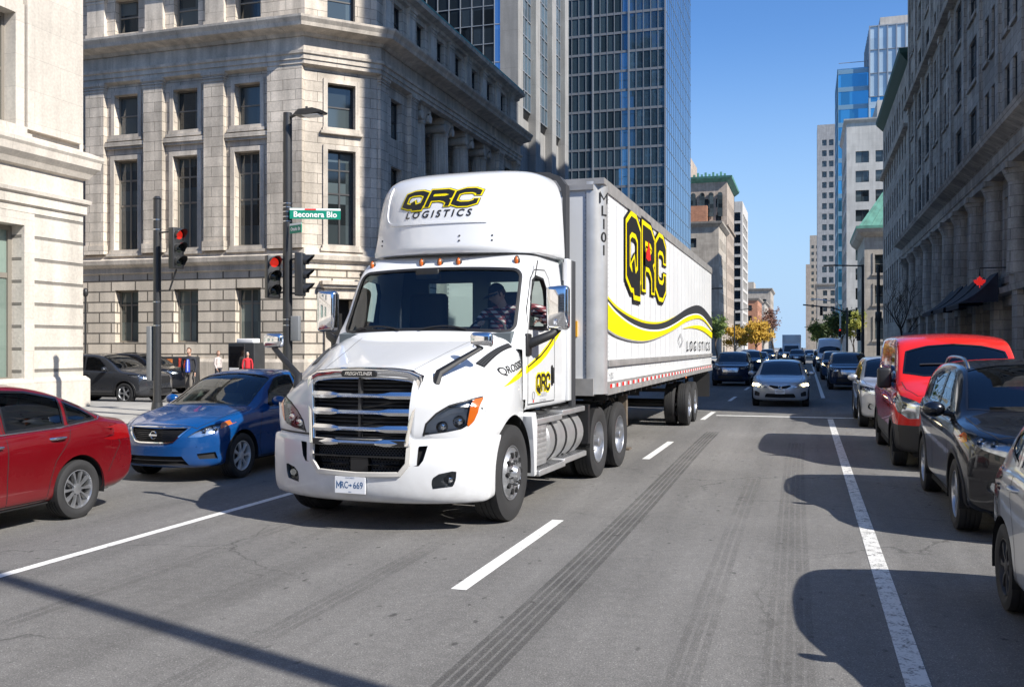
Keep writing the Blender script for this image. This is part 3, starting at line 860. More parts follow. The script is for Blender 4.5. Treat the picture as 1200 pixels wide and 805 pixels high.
def camry_spec(**k):
    gr = sym([(0, .66), (.30, .70), (.36, .67), (.2, .60), (0, .58)]); low = sym([(0, .43), (.42, .43), (.50, .31), (0, .30)])
    def ex(root, sh, S):
        p, n = sh.hit((0, .645), 'y', -1); m = MB()
        m.tube([(.06 * math.cos(a), p.y - .01, .645 + .04 * math.sin(a)) for a in [2 * PI * q / 16 for q in range(17)]], .007, 6)
        m.tube([(.026 * math.cos(a), p.y - .012, .645 + .036 * math.sin(a)) for a in [2 * PI * q / 16 for q in range(17)]], .005, 6); m.build('emblem', CHROME, root, 40)
        licence(root, 0, p.y - .0, .50, None, PLATE)
    kw = dict(name='sedan_car', label='silver sedan with lit headlights driving in the shade behind the trailer', cat='car', paint=SILVER, L=4.7, W=1.80, glass=glass('car_glass_deep', (.05, .06, .07), 1.5),
        openings=[('grille', gr, FR(.35), DARKV, .03), ('lower_intake', low, FR(.4), DARKV, .04),
                  ('fog_recess', [(.62, .45), (.78, .52), (.80, .36), (.64, .34)], FR(.8), BLACKP, .03), ('fog_recess', [(-.62, .45), (-.78, .52), (-.80, .36), (-.64, .34)], FR(.8), BLACKP, .03)],
        lights=[('headlight', [(.40, .64), (.52, .71), (.70, .75), (.84, .78), (.85, .70), (.72, .62), (.48, .60)], 'y', FR(.85), (1, -1))],
        beams=((-.02, 0), (.1, .0)), lit=True, extra=[ex], cell=.035, spokes=10)
    kw.update(k); return spec_sedan(**kw)
def hatch_spec():
    return spec_suv(name='hatchback_car', label='silver hatchback cut off at the bottom right corner, its rear wheel showing', cat='car', paint=SILVER, L=4.2, W=1.76, H=1.5, wr=.31, wy=(.85, 3.42), tw=.2,
        top=[(0, .52), (0, .62), (.02, .72), (.09, .80), (.25, .86), (.7, .95), (.95, 1.0), (1.1, 1.06), (1.5, 1.3), (1.8, 1.44), (2.1, 1.5), (2.8, 1.52), (3.4, 1.47), (3.75, 1.38), (3.9, 1.28), (4.08, 1.05), (4.14, .95), (4.2, .75), (4.2, .55)],
        bot=[(0, .52), (0, .4), (.03, .24), (.12, .2), (.5, .2), (3.8, .21), (4.1, .28), (4.18, .38), (4.2, .54)],
        belt=[(0, .66), (.15, .76), (.6, .88), (1.2, .95), (2.2, .97), (3.2, 1.02), (4.2, .96)],
        side_windows=[[(1.5, 1.0), (2.32, 1.02), (2.35, 1.40), (2.1, 1.4), (1.9, 1.34), (1.65, 1.18)], [(2.4, 1.02), (3.1, 1.06), (3.15, 1.36), (2.8, 1.39), (2.43, 1.40)], [(3.2, 1.07), (3.6, 1.15), (3.5, 1.27), (3.24, 1.34)]],
        windshield=[(.68, 1.17), (.5, 1.1), (0, 1.07), (-.5, 1.1), (-.68, 1.17), (-.58, 1.84), (0, 1.93), (.58, 1.84)],
        rear_glass=[(.5, 3.85), (-.5, 3.85), (-.56, 4.02), (.56, 4.02)],
        seams=[[(1.28, .96), (1.2, .75), (1.2, .4), (1.26, .28)], [(2.375, 1.4), (2.37, .9), (2.36, .28)], [(3.15, 1.0), (3.05, .8), (2.98, .5), (2.94, .28)], [(1.26, .27), (2.94, .27)]],
        handles=[(2.2, .9), (2.98, .93)], mirror=(1.5, 1.02), mirror_size=(.1, .08, .07), interior=(1.85, .58), lip=0, spokes=7, rimmat=pm('dark_steel_wheel', (.03, .03, .032), .5, .2),
        lights=[('tail_light', [(.55, 1.0), (.75, 1.02), (.88, .95), (.86, .78), (.66, .80)], 'y', lambda c: c.y > 3.6 and c.z > .7, (1, -1))],
        seams_top=[], extra=[], glass=GLSD, crown=.02)
def van_spec(**k):
    L = 5.5
    gr = sym([(0, .98), (.42, .98), (.45, .72), (0, .70)]); low = sym([(0, .56), (.5, .56), (.5, .36), (0, .36)])
    def ex(root, sh, S):
        grille_bars(root, sh, gr, [.76, .82, .88, .94], CHROME2, .014, .012)
        m = MB()
        for sd in (1, -1):
            for z in (1.2, 1.6): m.box((sd * .3 - .001, .0, 0), (sd * .3, .001, .001))
        m2 = MB(); pts = [sh.hit((x / 100, 1.42), 'z', 1)[0] for x in range(-60, 61, 10)]
        sh.ribbon([(-.55, 1.12), (.1, 1.10)], .02, 'z', 1, .012, h=.008).build('wiper', BLACKP, root, 40)
    S = dict(name='panel_van', label='red panel van parked on the right behind the black suv', cat='van', paint=REDV, L=L, W=2.03, H=2.15, cell=.04, wr=.345, wy=(.98, 4.4), tumble=.10, bowf=.45, bowr=.06, tw=.22, crown=.05, g0=.25, inset=.03,
        top=[(0, .60), (0, .85), (.02, 1.0), (.08, 1.12), (.3, 1.22), (.6, 1.31), (.82, 1.38), (.92, 1.43), (1.22, 1.75), (1.50, 1.99), (1.72, 2.08), (2.2, 2.14), (3.5, 2.16), (5.2, 2.14), (5.38, 2.10), (5.45, 2.0), (5.48, 1.5), (5.5, .9), (5.5, .7)],
        bot=[(0, .60), (0, .45), (.03, .32), (.15, .27), (.5, .26), (5.2, .30), (5.42, .38), (5.48, .5), (5.5, .68)],
        belt=[(0, .92), (.15, 1.02), (.6, 1.14), (1.1, 1.18), (2.4, 1.2), (5.5, 1.2)],
        side_windows=[[(1.2, 1.26), (2.16, 1.26), (2.18, 1.76), (1.9, 1.80), (1.66, 1.76), (1.38, 1.52)]],
        windshield=[(.80, 1.03), (.5, .95), (0, .93), (-.5, .95), (-.80, 1.03), (-.73, 1.37), (-.4, 1.44), (0, 1.46), (.4, 1.44), (.73, 1.37)],
        seams=[[(1.1, 1.2), (1.08, .8), (1.45, .5), (1.5, .4)], [(2.3, 1.95), (2.3, .45)], [(3.6, 1.95), (3.6, .45)], [(1.12, 1.2), (1.6, 1.9), (2.3, 1.95)], [(1.5, .42), (3.6, .42)]],
        seams_top=[[(0, .2), (.66, .3), (.8, .6), (.84, .9)]],
        handles=[(2.15, 1.08)], mirror=(1.28, 1.38), mirror_box=True, mirror_size=(.11, .09, .17), mirrormat=BLACKP, interior=(1.7, .95), seal=.03, spokes=8, rimmat=pm('dark_steel_wheel', (.03, .03, .032), .5, .2),
        openings=[('grille', gr, FR(.4), DARKV, .04), ('lower_intake', low, FR(.4), DARKV, .04)],
        clads=[('front_bumper', [(-1.1, .2), (1.1, .2), (1.1, .70), (-1.1, .70)], 'y', lambda c: c.y < .75, BLACKP),
               ('side_cladding', [(.7, .2), (5.3, .2), (5.3, .62), (.7, .62)], 'x', lambda c: abs(c.x) > .7 and c.y > .75, pm('grey_cladding', (.05, .05, .055), .6))],
        lights=[('headlight', [(.56, .82), (.58, 1.0), (.70, 1.08), (.93, 1.16), (.98, 1.08), (.95, .9), (.8, .80)], 'y', FR(.9), (1, -1))],
        beams=((-.02, -.04), (.1, .04)), extra=[ex], glass=glass('car_glass_smoke', (.16, .18, .18), 1.6), lipmat=BLACKP, lip=.05)
    S.update(k); return S
# ------------------------------------------------------------ the tractor
TW = pm('truck_white', (.68, .69, .70), rough=.3, coat=1., var=.06, scale=.9, dirt=.62)
TGREY = pm('fairing_edge', (.035, .037, .042), rough=.6)
TBLK = pm('truck_black', (.012, .012, .013), rough=.5)
INK = pm('ink_black', (.012, .012, .012), rough=.45)
YEL = pm('ink_yellow', (.85, .68, .0), rough=.4)
REDI = pm('ink_red', (.7, .02, .015), rough=.4)
GREYI = pm('ink_grey', (.25, .25, .26), rough=.5)
CREAM = pm('bumper_inlay', (.55, .53, .49), rough=.4, dirt=.3)
ALUM = pm('aluminium', (.62, .62, .62), rough=.34, metal=.75, var=.1, scale=6, dirt=.2)
TGLS = glass('truck_glass', (.88, 1., .99), 1.3)

LET = {'Q': [([(.3, 0), (.7, 0), (1, .14), (1, .86), (.7, 1), (.3, 1), (0, .86), (0, .14)], True), ([(.45, .28), (.62, -.12), (1.02, -.12)], False)],
       'R': [([(0, -.02), (0, 1), (.72, 1), (1, .87), (1, .62), (.72, .5), (.0, .5)], False), ([(.55, .5), (.78, .42), (1.0, .24), (1.0, -.02)], False)],
       'C': [([(1.0, .72), (1, .86), (.72, 1), (.3, 1), (0, .86), (0, .14), (.3, 0), (.72, 0), (1, .14), (1, .28)], False)]}
def qrc_layers(w, h, gap, hws, shear=0.):
    """three stacked layers of thick lettering; returns list of (verts2d, faces, order) per layer, centred"""
    tot = 3 * w + 2 * gap; out = []
    for li, hw in enumerate(hws):
        parts = []
        for k, ch in enumerate('QRC'):
            for si, (pts, cl) in enumerate(LET[ch]):
                P = []
                for (x, y) in pts: P.append((x * w, y * h))
                if not cl:                                   # square the ends off a little further for the wider layers
                    for a, b in ((0, 1), (-1, -2)):
                        d = (Vector(P[a]) - Vector(P[b])).normalized() * (hw * .55); P[a] = (P[a][0] + d.x, P[a][1] + d.y)
                v, f = stroke(P, hw, cl)
                v = [(q.x + k * (w + gap) - tot / 2 + shear * (q.y - h / 2), q.y - h / 2) for q in v]
                parts.append((v, f, si + (k % 2) * 2))
        out.append(parts)
    return out
def on_skin(sh, vs, fs, ax, side, off, cell, mb):
    bm = bmesh.new(); vv = [bm.verts.new((v[0], v[1], 0)) for v in vs]
    for f in fs:
        try: bm.faces.new([vv[i] for i in f])
        except ValueError: pass
    xs = [v[0] for v in vs]; ys = [v[1] for v in vs]
    for lo, hi, nn in ((min(xs), max(xs), 0), (min(ys), max(ys), 1)):
        k = int((hi - lo) / cell)
        for a in range(1, k + 1):
            c = lo + (hi - lo) * a / (k + 1); co = Vector((c, 0, 0)) if nn == 0 else Vector((0, c, 0)); no = Vector((1, 0, 0)) if nn == 0 else Vector((0, 1, 0))
            bmesh.ops.bisect_plane(bm, geom=list(bm.verts) + list(bm.edges) + list(bm.faces), plane_co=co, plane_no=no)
    for v in bm.verts:
        hp, hn = sh.hit((v.co.x, v.co.y), ax, side); v.co = hp + hn * off
    mb.frombm(bm)
def skin_text(sh, s, cx, cz, size, ax, side, mat, root, name='lettering', rot=0., off=.004, **kw):
    vs, fs = text_mesh(s, size, **kw); c, n = math.cos(rot), math.sin(rot)
    v2 = [(cx + v.x * c - v.y * n, cz + v.x * n + v.y * c) for v in vs]
    mb = MB(); on_skin(sh, v2, fs, ax, side, off, .08, mb)
    return mb.build(name, mat, root, fix=False)

def loft(ys, ringf, cell, W, bow, bl, power=2.6, Lm=None, bowr=0., cap=True):
    rings = [chaikin([(a[0], a[1], 0) for a in ringf(y)], 2) for y in ys]
    n = len(rings[0]); sub = []
    for j in range(n - 1):
        ml = max((r[j + 1] - r[j]).length for r in rings); sub.append(max(1, math.ceil(ml / cell)))
    grid = []
    def flatr(r): zc = (r[0].y + r[-1].y) / 2; return [Vector((p.x, zc, 0)) for p in r]
    if cap: ys = [ys[0]] + list(ys); rings = [flatr(rings[0])] + rings
    for y, r in zip(ys, rings):
        row = []
        for j in range(n - 1):
            for q in range(sub[j]): row.append(r[j].lerp(r[j + 1], q / sub[j]))
        row.append(r[-1]); out = []
        for p in row:
            t = abs(p.x) / W; d = 0
            if y < bl: d += bow * t ** power * (1 - y / bl) ** 1.6
            if Lm and y > Lm - .5: d -= bowr * t ** 4 * (1 - (Lm - y) / .5) ** 2
            out.append(Vector((p.x, y + d, p.y)))
        grid.append(out)
    return Shell(grid, cell)
def stations(L, curves, cell):
    ys = [0.]; y = 0.
    while y < L - 1e-6:
        acc = 0; y2 = y
        while acc < cell and y2 < L:
            y3 = min(L, y2 + .0006); acc += max([y3 - y2] + [abs(interp(c, y3) - interp(c, y2)) * .8 for c in curves]); y2 = y3
        y = y2; ys.append(y)
    return ys

def make_truck():
    root = empty('truck_tractor', (-4.40, 8.7, 0), R(-2.7), 'white road tractor with chrome grille and QRC logo, driver leaning at the open side window', 'truck'); root.scale = (1.06, 1, 1)
    # ---- hood with fenders
    zt = sm([(0, 1.30), (.006, 1.38), (.02, 1.52), (.06, 1.62), (.14, 1.665), (.45, 1.75), (.9, 1.87), (1.35, 1.99), (1.72, 2.075)], 2)
    zb = sm([(0, 1.28), (.006, 1.20), (.02, 1.05), (.05, .96), (.1, .95), (1.72, .95)], 2)
    zsh = sm([(0, 1.26), (.08, 1.30), (.3, 1.37), (.7, 1.55), (1.2, 1.78), (1.72, 1.93)], 2)
    ww = sm([(0, 1.18), (.5, 1.22), (1.1, 1.22), (1.45, 1.19), (1.72, 1.14)], 2)
    xp = sm([(0, .60), (.5, .70), (1.2, .86), (1.72, .96)], 2)
    def ring(y):
        t, b, w, x = interp(zt, y), interp(zb, y), interp(ww, y), interp(xp, y); h = t - b
        s = max(min(interp(zsh, y), t - .05 * min(1, h / .2)), b + .45 * h)
        g = t - s
        return [(0, b), (w * .8, b), (w * .97, b), (w, b + .12 * (s - b)), (w, b + .6 * (s - b)), (w * .985, b + .86 * (s - b)), (w * .93, s + .12 * g), (w * .80 * .6 + x * .52, s + .42 * g), (x + .05, s + .74 * g), (x - .05, s + .93 * g), (x - .2, t - .01), (x * .4, t - .002), (0, t)]
    hood = loft(stations(1.72, [zt, zb], .03), ring, .03, 1.2, .50, 1.3, 2.4)
    for sd in (1, -1):
        hood.cut(circle(1.2, .53, .63, 56), 'x', lambda c, sd=sd: c.x * sd > .7)
    gpoly = sym([(0, 1.62), (.56, 1.58), (.50, .90), (0, .90)])
    hood.cut(gpoly, 'y', lambda c: c.y < .5)
    hl = []
    for sd in (1, -1):
        P = hood.cut([(p[0] * sd, p[1]) for p in [(1.06, 1.365), (1.09, 1.378), (1.12, 1.385), (1.115, 1.25), (1.075, 1.14), (1.03, 1.09), (1.02, 1.10)]], 'y', lambda c, sd=sd: c.x * sd > 0 and c.y < .8)
        hl.append(('amber', P, sd))
        poly = [(p[0] * sd, p[1]) for p in [(.64, 1.01), (.68, 1.12), (.77, 1.22), (.88, 1.30), (1.06, 1.365), (1.02, 1.10), (.98, 1.07), (.85, 1.04)]]
        P = hood.cut(poly, 'y', lambda c, sd=sd: c.x * sd > 0 and c.y < .95); hl.append(('lamp', P, sd))
    hp = hood.build('hood', TW, root, 50)
    for nm, P, sd in hl:
        if not P[1]: continue
        if nm == 'amber': patch('indicator', P, AMBER, root, .002)
        else:
            h = patch('headlight', P, LENS, root, .0); outline_skirt(P, .003, -.06).build('bezel', LAMPDK, h)
            patch('reflector', P, pm('lamp_interior', (.60, .63, .68), .4, .3), h, -.055)
            for fx, fz in ((.78, 1.09), (.92, 1.14)):
                p, n = hood.hit((fx * sd, fz), 'y', -1); m = MB()
                m.lathe([(.02, .001), (.02, .03), (.012, .05), (-.03, .075), (0.0, .08)], (p.x - sd * 0, p.y + .06, p.z), 'y', 20, sgn=-1); m.build('beam', CHROME, h, 40)
            m = MB(); q = [(.77, 1.19), (.88, 1.265), (1.01, 1.315), (1.0, 1.24), (.90, 1.225), (.82, 1.18)]
            on_skin(hood, [(a * sd, b) for a, b in q], [tuple(range(len(q)))], 'y', -1, -.02, .05, m); m.build('day_light_strip', pm('strip_white', (.8, .8, .8), .25), h)
    m = MB()
    for sd in (1, -1):
        hood.ribbon([(.65 * sd, 1.0), (.68 * sd, 1.125), (.77 * sd, 1.228), (.88 * sd, 1.308), (1.03 * sd, 1.362), (1.11 * sd, 1.39)], .016, 'y', -1, .002, m)
    hood.ribbon([(.60 * sd, .985), (1.205 * sd, .992)], .02, 'y', -1, .002, m); m.build('lamp_edge', TBLK, root, fix=False)
    # fender lip, inner arch and rear skirt
    for sd in (1, -1):
        m = MB(); n = 26; v = []; f = []
        for q in range(n + 1):
            a = R(-8 + 196 * q / n)
            for x in (1.19, .70): v.append((sd * x, 1.2 + math.cos(a) * .635, .53 + math.sin(a) * .635))
        for q in range(n): f.append((2 * q, 2 * q + 1, 2 * q + 3, 2 * q + 2))
        m.add(v, f); k = [v[2 * q + 1] for q in range(n + 1)]; m.add([(sd * .7, 1.2, .53)] + k, [(0, q + 1, q + 2) for q in range(n)])
        m.build('wheel_well', TBLK, root, 30)
        m = MB(); pr = [(1.815, .93), (1.90, .93), (1.93, 1.0), (1.96, .42), (1.93, .40), (1.85, .40), (1.845, .6)]
        m.prism([(1.78, 1.10), (1.93, 1.14), (1.99, 1.0), (1.96, .41), (1.88, .40), (1.865, .62), (1.84, .83)], 'x', sd * .80, sd * 1.215)
        m.build('fender_skirt', TW, root)
    # ---- grille
    def gp(x, z, d): return Vector((x, -.02 + .10 * (abs(x) / .62) ** 2 + (z - .92) * .12 + d, z))
    mg = MB()
    outer = sym([(0, 1.69), (.30, 1.685), (.50, 1.66), (.62, 1.61), (.635, 1.56), (.545, .90)])
    inner = sym([(0, 1.575), (.30, 1.57), (.50, 1.55), (.545, 1.53), (.55, 1.50), (.485, .94)])
    def ringband(outer, inner, prof):
        v = []; f = []; n = len(outer)
        for (t, d) in prof:
            for o, i in zip(outer, inner): p = (o[0] + (i[0] - o[0]) * t, o[1] + (i[1] - o[1]) * t); v.append(gp(p[0], p[1], d))
        for k in range(len(prof) - 1):
            for q in range(n):
                r_ = (q + 1) % n
                f.append((k * n + q, k * n + r_, (k + 1) * n + r_, (k + 1) * n + q))
        return v, f
    mg.add(*ringband(outer, inner, [(-.05, .14), (0, .01), (.12, -.025), (.5, -.02), (.85, -.0), (1, .02), (1.02, .14)]))
    gr = mg.build('grille', CHROME, root, 35)
    m = MB(); m.add([gp(x, z, .12) for x, z in gpoly], [tuple(range(len(gpoly)))]); m.build('grille_backing', DARKV, gr)
    m = MB()
    for q in range(16):
        z = .93 + q * .041; m.tube([gp(x / 10 * (.48 + (z - .92) * .1) / .5, z, .075) for x in range(-5, 6)], .007, 4)
    m.box((-.012, .06, .92), (.012, .12, 1.58)); m.build('grille_mesh', pm('grille_dark', (.03, .03, .032), .45), gr, fix=False)
    for z in (1.405, 1.235, 1.065, .925):
        w = .525 + (z - .92) * .095; v = []; f = []
        secs = [(-w, .085), (-w + .03, .085), (-w + .24, .082), (-w + .32, .048), (-.2, .044), (.0, .044), (.2, .044), (w - .32, .048), (w - .24, .082), (w - .03, .085), (w, .085)]
        for x, h in secs:
            top = h * .55; 
            v += [gp(x, z + top, .05), gp(x, z + top * .8, .005), gp(x, z - .0, -.012), gp(x, z - h * .4, .01), gp(x, z - h * .45, .05)]
        for k in range(len(secs) - 1):
            for q in range(4): f.append((k * 5 + q, (k + 1) * 5 + q, (k + 1) * 5 + q + 1, k * 5 + q + 1))
        m = MB(); m.add(v, f); m.build('chrome_bar', pm('brushed_bar', (.88, .89, .91), .16, 1.), gr, 25)
    m = MB(); pl = rrect(-.19, 1.595, .19, 1.662, .03); m.add([gp(x, z, -.034) for x, z in pl] + [gp(x * 1.02, z, .0) for x, z in pl], [tuple(range(len(pl)))] + [(i, (i + 1) % len(pl), len(pl) + (i + 1) % len(pl), len(pl) + i) for i in range(len(pl))]); bd = m.build('badge', TBLK, gr, 30)
    vs, fs = text_mesh('FREIGHTLINER', .052, bold=.0015, shear=.25); mesh('badge_writing', [gp(v.x * .88, 1.629 + v.y, -.0365) for v in vs], fs, CHROME2, bd)
    # ---- bumper
    bt = sm([(0, .72), (.006, .80), (.02, .92), (.05, .965), (.12, .975), (.9, 1.0)], 2); bb = sm([(0, .68), (.006, .58), (.02, .42), (.06, .33), (.14, .29), (.9, .33)], 2)
    def bring(y):
        t, b = interp(bt, y), interp(bb, y); w = 1.22; h = t - b
        return [(0, b), (w * .5, b), (w * .9, b + .015 * min(1, h)), (w * .985, b + .05 * h), (w, b + .2 * h), (w, b + .5 * h), (w, b + .8 * h), (w, b + .93 * h), (w * .985, t), (w * .7, t), (w * .3, t), (0, t)]
    bump = loft(stations(.9, [bt, bb], .03), bring, .03, 1.22, .46, 1.0, 2.4)
    for sd in (1, -1): bump.cut(circle(1.2, .53, .60, 56), 'x', lambda c, sd=sd: c.x * sd > .6)
    bump.cut([(-2, .2), (2, .2), (2, 1.2), (-2, 1.2)], 'y', lambda c: c.y > .80)
    lowp = sym([(0, .965), (.53, .965), (.52, .72), (.44, .615), (0, .60)])
    PL = bump.cut(lowp, 'y', lambda c: c.y < .4)
    ops = []
    for sd in (1, -1):
        P = bump.cut([(p[0] * sd, p[1]) for p in [(.615, .90), (.70, .905), (.665, .76), (.625, .70), (.605, .71)]], 'y', lambda c: c.y < .5); ops.append(('vent_slot', P))
        P = bump.cut([(p[0] * sd, p[1]) for p in [(.74, .575), (.80, .62), (.95, .655), (.945, .57), (.92, .49), (.73, .465)]], 'y', lambda c: c.y < .7); ops.append(('fog_lamp', P, sd))
    b = bump.build('bumper', TW, root, 50)
    bump.ribbon(lowp, .05, 'y', -1, .002, h=.02, closed=True).build('intake_frame', CREAM, b, 40)
    o = patch('lower_intake', PL, DARKV, b, -.09); outline_skirt(PL, 0, -.09).build('surround', TBLK, o)
    m = MB()
    for (x0, x1, z0, z1) in ((-.44, -.12, .63, .76), (.14, .42, .63, .76), (-.46, .46, .80, .88)):
        nx = int((x1 - x0) / .033)
        for r_ in range(5):
            for q in range(nx + 1):
                x = x0 + q * .033 + (r_ % 2) * .0165; z = z0 + r_ * (z1 - z0) / 4
                if x > x1: continue
                p, nn = bump.hit((x, .7), 'y', -1)
                m.tube([(x + .0185 * math.cos(R(60 * k)), p.y + .05 + .02, z + .014 * math.sin(R(60 * k))) for k in range(7)], .0028, 4, caps=False)
    m.build('honeycomb_mesh', pm('mesh_grey', (.12, .12, .125), .4, .4), o, fix=False)
    m = MB(); m.box((-.08, .03, .62), (.11, .1, .77)); m.build('radar_unit', TBLK, o)
    m = MB(); m.box((-.5, .02, .775), (.5, .09, .79)); m.box((-.5, .02, .895), (.5, .09, .955)); m.build('intake_crossbar', TBLK, o)
    for q in ops:
        if q[0] == 'vent_slot': v = patch('vent_slot', q[1], DARKV, b, -.05); outline_skirt(q[1], 0, -.05).build('surround', TBLK, v)
        else:
            v = patch('fog_lamp', q[1], LENS, b, -.02); outline_skirt(q[1], 0, -.055).build('bezel', LAMPDK, v); patch('reflector', q[1], LAMPDK, v, -.05)
            p, nn = bump.hit((.855 * q[2], .555), 'y', -1); m = MB(); m.lathe([(0.01, .001), (.01, .035), (-.01, .055)], (p.x, p.y + .045, p.z), 'y', 18, sgn=-1); m.build('beam', CHROME, v, 40)
    m = MB(); bump.ribbon([(-1.18, .985), (1.18, .985)], .022, 'y', -1, -.004, m); m.build('bumper_gap', TBLK, b, fix=False)
    PX = -.06; p, nn = bump.hit((PX, .5), 'y', -1)
    m = MB(); m.box((PX - .165, p.y - .035, .405), (PX + .165, p.y - .022, .575)); pl = m.build('licence_plate', PLATE, root)
    fy = p.y - .0365
    text('plate_number', 'M', PLATEB, pl, frame((PX - .124, fy, .487), (1, 0, 0), (0, 0, 1)), .098, sx=.66); text('plate_number', 'RC', PLATEB, pl, frame((PX - .060, fy, .487), (1, 0, 0), (0, 0, 1)), .098, bold=.0008, sx=.66)
    text('plate_number', '669', PLATEB, pl, frame((PX + .09, fy, .487), (1, 0, 0), (0, 0, 1)), .098, bold=.0008, sx=.74)
    m = MB(); m.prism([(PX - .017 + a, b) for a, b in ((0, .492), (.022, .492), (.022, .503), (.04, .487), (.022, .471), (.022, .482), (0, .482))], 'y', fy, fy + .001); m.build('plate_arrow', PLATEB, pl)
    text('plate_small_print', 'ONTARIO', PLATEB, pl, frame((PX, fy, .562), (1, 0, 0), (0, 0, 1)), .022)
    text('plate_small_print', 'PRP', PLATEB, pl, frame((PX, fy, .418), (1, 0, 0), (0, 0, 1)), .02)
    m = MB(); m.box((-.95, .42, .33), (.95, .8, .42)); m.build('bumper_underside', TBLK, b)
    # ---- cab
    ct = sm([(1.32, 1.9), (1.42, 2.02), (1.50, 2.09), (1.62, 2.26), (1.80, 2.55), (1.96, 2.80), (2.04, 2.90), (2.14, 2.985), (2.35, 3.06), (2.7, 3.09), (3.40, 3.10)], 1)
    ct0 = [(a[0] - 1.32, a[1]) for a in ct]
    def cring(y0):
        y = y0 + 1.32; t = interp(ct, y); w = 1.165; s = min(2.06, t - .06); g = t - s; b = 1.17
        tum = .085
        return [(0, b), (w * .9, b), (w * .985, b), (w, b + .08), (w, 1.6), (w, s - .1), (w * .998, s), (w - g * .4 * tum, s + g * .4), (w - g * tum, t - min(.15, g * .4)), (w - g * tum - .02, t - min(.09, g * .25)), (w - g * tum - .09, t - .022), (w * .6, t), (w * .3, t + .004), (0, t + .005)]
    cab = loft(stations(2.08, [ct0], .03), cring, .03, 1.165, .30, 1.6, 3.2, cap=False)
    for v in cab.bm.verts: v.co.y += 1.32
    cab.bm.normal_update(); cab.bvh = BVHTree.FromBMesh(cab.bm)
    wsp = rrect(-1.05, 2.10, 1.05, 2.85, .10)
    wsp = [(x * (1 - .05 * (z - 2.1) / .8), z - .03 * (abs(x)) ** 2 + .01) for x, z in dense([Vector(p) for p in wsp], .1, True)]
    PW = cab.cut(wsp, 'y', lambda c: c.y < 2.6 and c.z > 2.0)
    dw = [(1.86, 2.12), (2.60, 2.12), (2.66, 2.20), (2.66, 2.62), (2.58, 2.74), (2.30, 2.76), (2.16, 2.70)]
    PD = {sd: cab.cut(dw, 'x', lambda c, sd=sd: c.x * sd > .9 and c.z > 2) for sd in (1, -1)}
    for sd in (1, -1): cab.cut([(1.2, .9), (1.72, .9), (1.72, 1.30), (1.2, 1.30)], 'x', lambda c, sd=sd: c.x * sd > .5)
    cb = cab.build('cab', TW, root, 50)
    cbi = patch('windshield', PW, TGLS, root, -.012)
    outline_skirt(PW, 0, -.03).build('frame', TBLK, cbi)
    m = cab.ribbon(wsp, .035, 'y', -1, .003, closed=True); m.build('rubber_seal', TBLK, cbi, fix=False)
    # window surrounds; the driver's side stands open
    for sd in (1, -1):
        k = outline_skirt(PD[sd], 0, -.05); wf = k.build('window_frame', TBLK, root)
        cab.ribbon(dw, .03, 'x', sd, .003, closed=True).build('rubber_seal', TBLK, wf, fix=False)
        if sd < 0: patch('side_window', PD[sd], glass('darkened_cab_glass', (.03, .035, .04), 1.2), root, -.02)  # shade of the cab interior put into the tint of this far window
    m = MB(); m.add([(.0 + 1.145, y, z) for y, z in [(1.87, 2.11), (2.10, 2.11), (2.10, 2.36), (1.99, 2.30)]], [(0, 1, 2, 3)]); m.build('quarter_glass', GLSD, root)
    # inside of the cab: floor, back wall with two windows, headliner, dash, seats, wheel
    m = MB()
    m.box((-1.12, 3.36, 1.2), (1.12, 3.40, 2.18)); m.box((-1.12, 3.36, 2.78), (1.10, 3.40, 3.08)); m.box((-1.12, 3.36, 2.18), (-.72, 3.40, 2.78)); m.box((-.10, 3.36, 2.18), (.14, 3.40, 2.78)); m.box((.86, 3.36, 2.18), (1.12, 3.40, 2.78))
    bw = m.build('back_wall', pm('cab_lining_grey', (.20, .23, .24), .8), root)
    for x0, x1 in ((-.72, -.10), (.14, .86)):
        m = MB(); m.add([(x0, 3.385, 2.18), (x1, 3.385, 2.18), (x1, 3.385, 2.78), (x0, 3.385, 2.78)], [(0, 1, 2, 3)]); m.build('rear_window', glass('rear_cab_glass', (.85, .97, .93), 1.), bw)
    m = MB(); m.box((-1.1, 1.6, 1.25), (1.1, 3.36, 1.3)); m.box((-1.0, 2.25, 2.93), (1.0, 3.36, 2.96)); m.build('cab_lining', pm('cab_lining_grey', (.20, .23, .24), .8), root)
    m = MB(); m.prism([(1.55, 1.3), (1.55, 2.06), (1.75, 2.10), (2.05, 2.06), (2.12, 1.95), (2.08, 1.3)], 'x', -1.05, 1.05); m.build('dashboard', pm('dash_grey', (.10, .12, .13), .7), root, 30)
    for x in (-.55, .52):
        m = MB(); m.box((x - .27, 2.45, 1.75), (x + .27, 2.95, 1.9), .05); m.box((x - .26, 2.90, 1.85), (x + .26, 3.06, 2.62), .07); m.build('seat', INTER, root, 40)
    m = MB(); c = Vector((.52, 2.22, 2.08)); m.tube([c + Vector((.23 * math.cos(a), .12 * math.sin(a), .18 * math.sin(a))) for a in [2 * PI * q / 24 for q in range(25)]], .016, 6)
    m.tube([c, c + Vector((0, -.12, -.15))], .03, 8); m.tube([c + Vector((-.23, 0, 0)), c + Vector((.23, 0, 0))], .018, 6); m.build('steering_wheel', INTER, root, 50)
    m = MB(); m.box((-.28, 1.97, 2.72), (.02, 2.06, 2.86), .02); m.build('dash_camera', TBLK, root, 40)
    # wipers
    for x0, x1 in ((-.85, -.25), (.55, .0)):
        m = MB(); m.tube([cab.hit((x0 + (x1 - x0) * t, 2.11 + .04 * math.sin(PI * t)), 'y', -1)[0] + Vector((0, -.025, 0)) for t in [q / 8 for q in range(9)]], .011, 6); m.build('wiper', TBLK, root, 50)
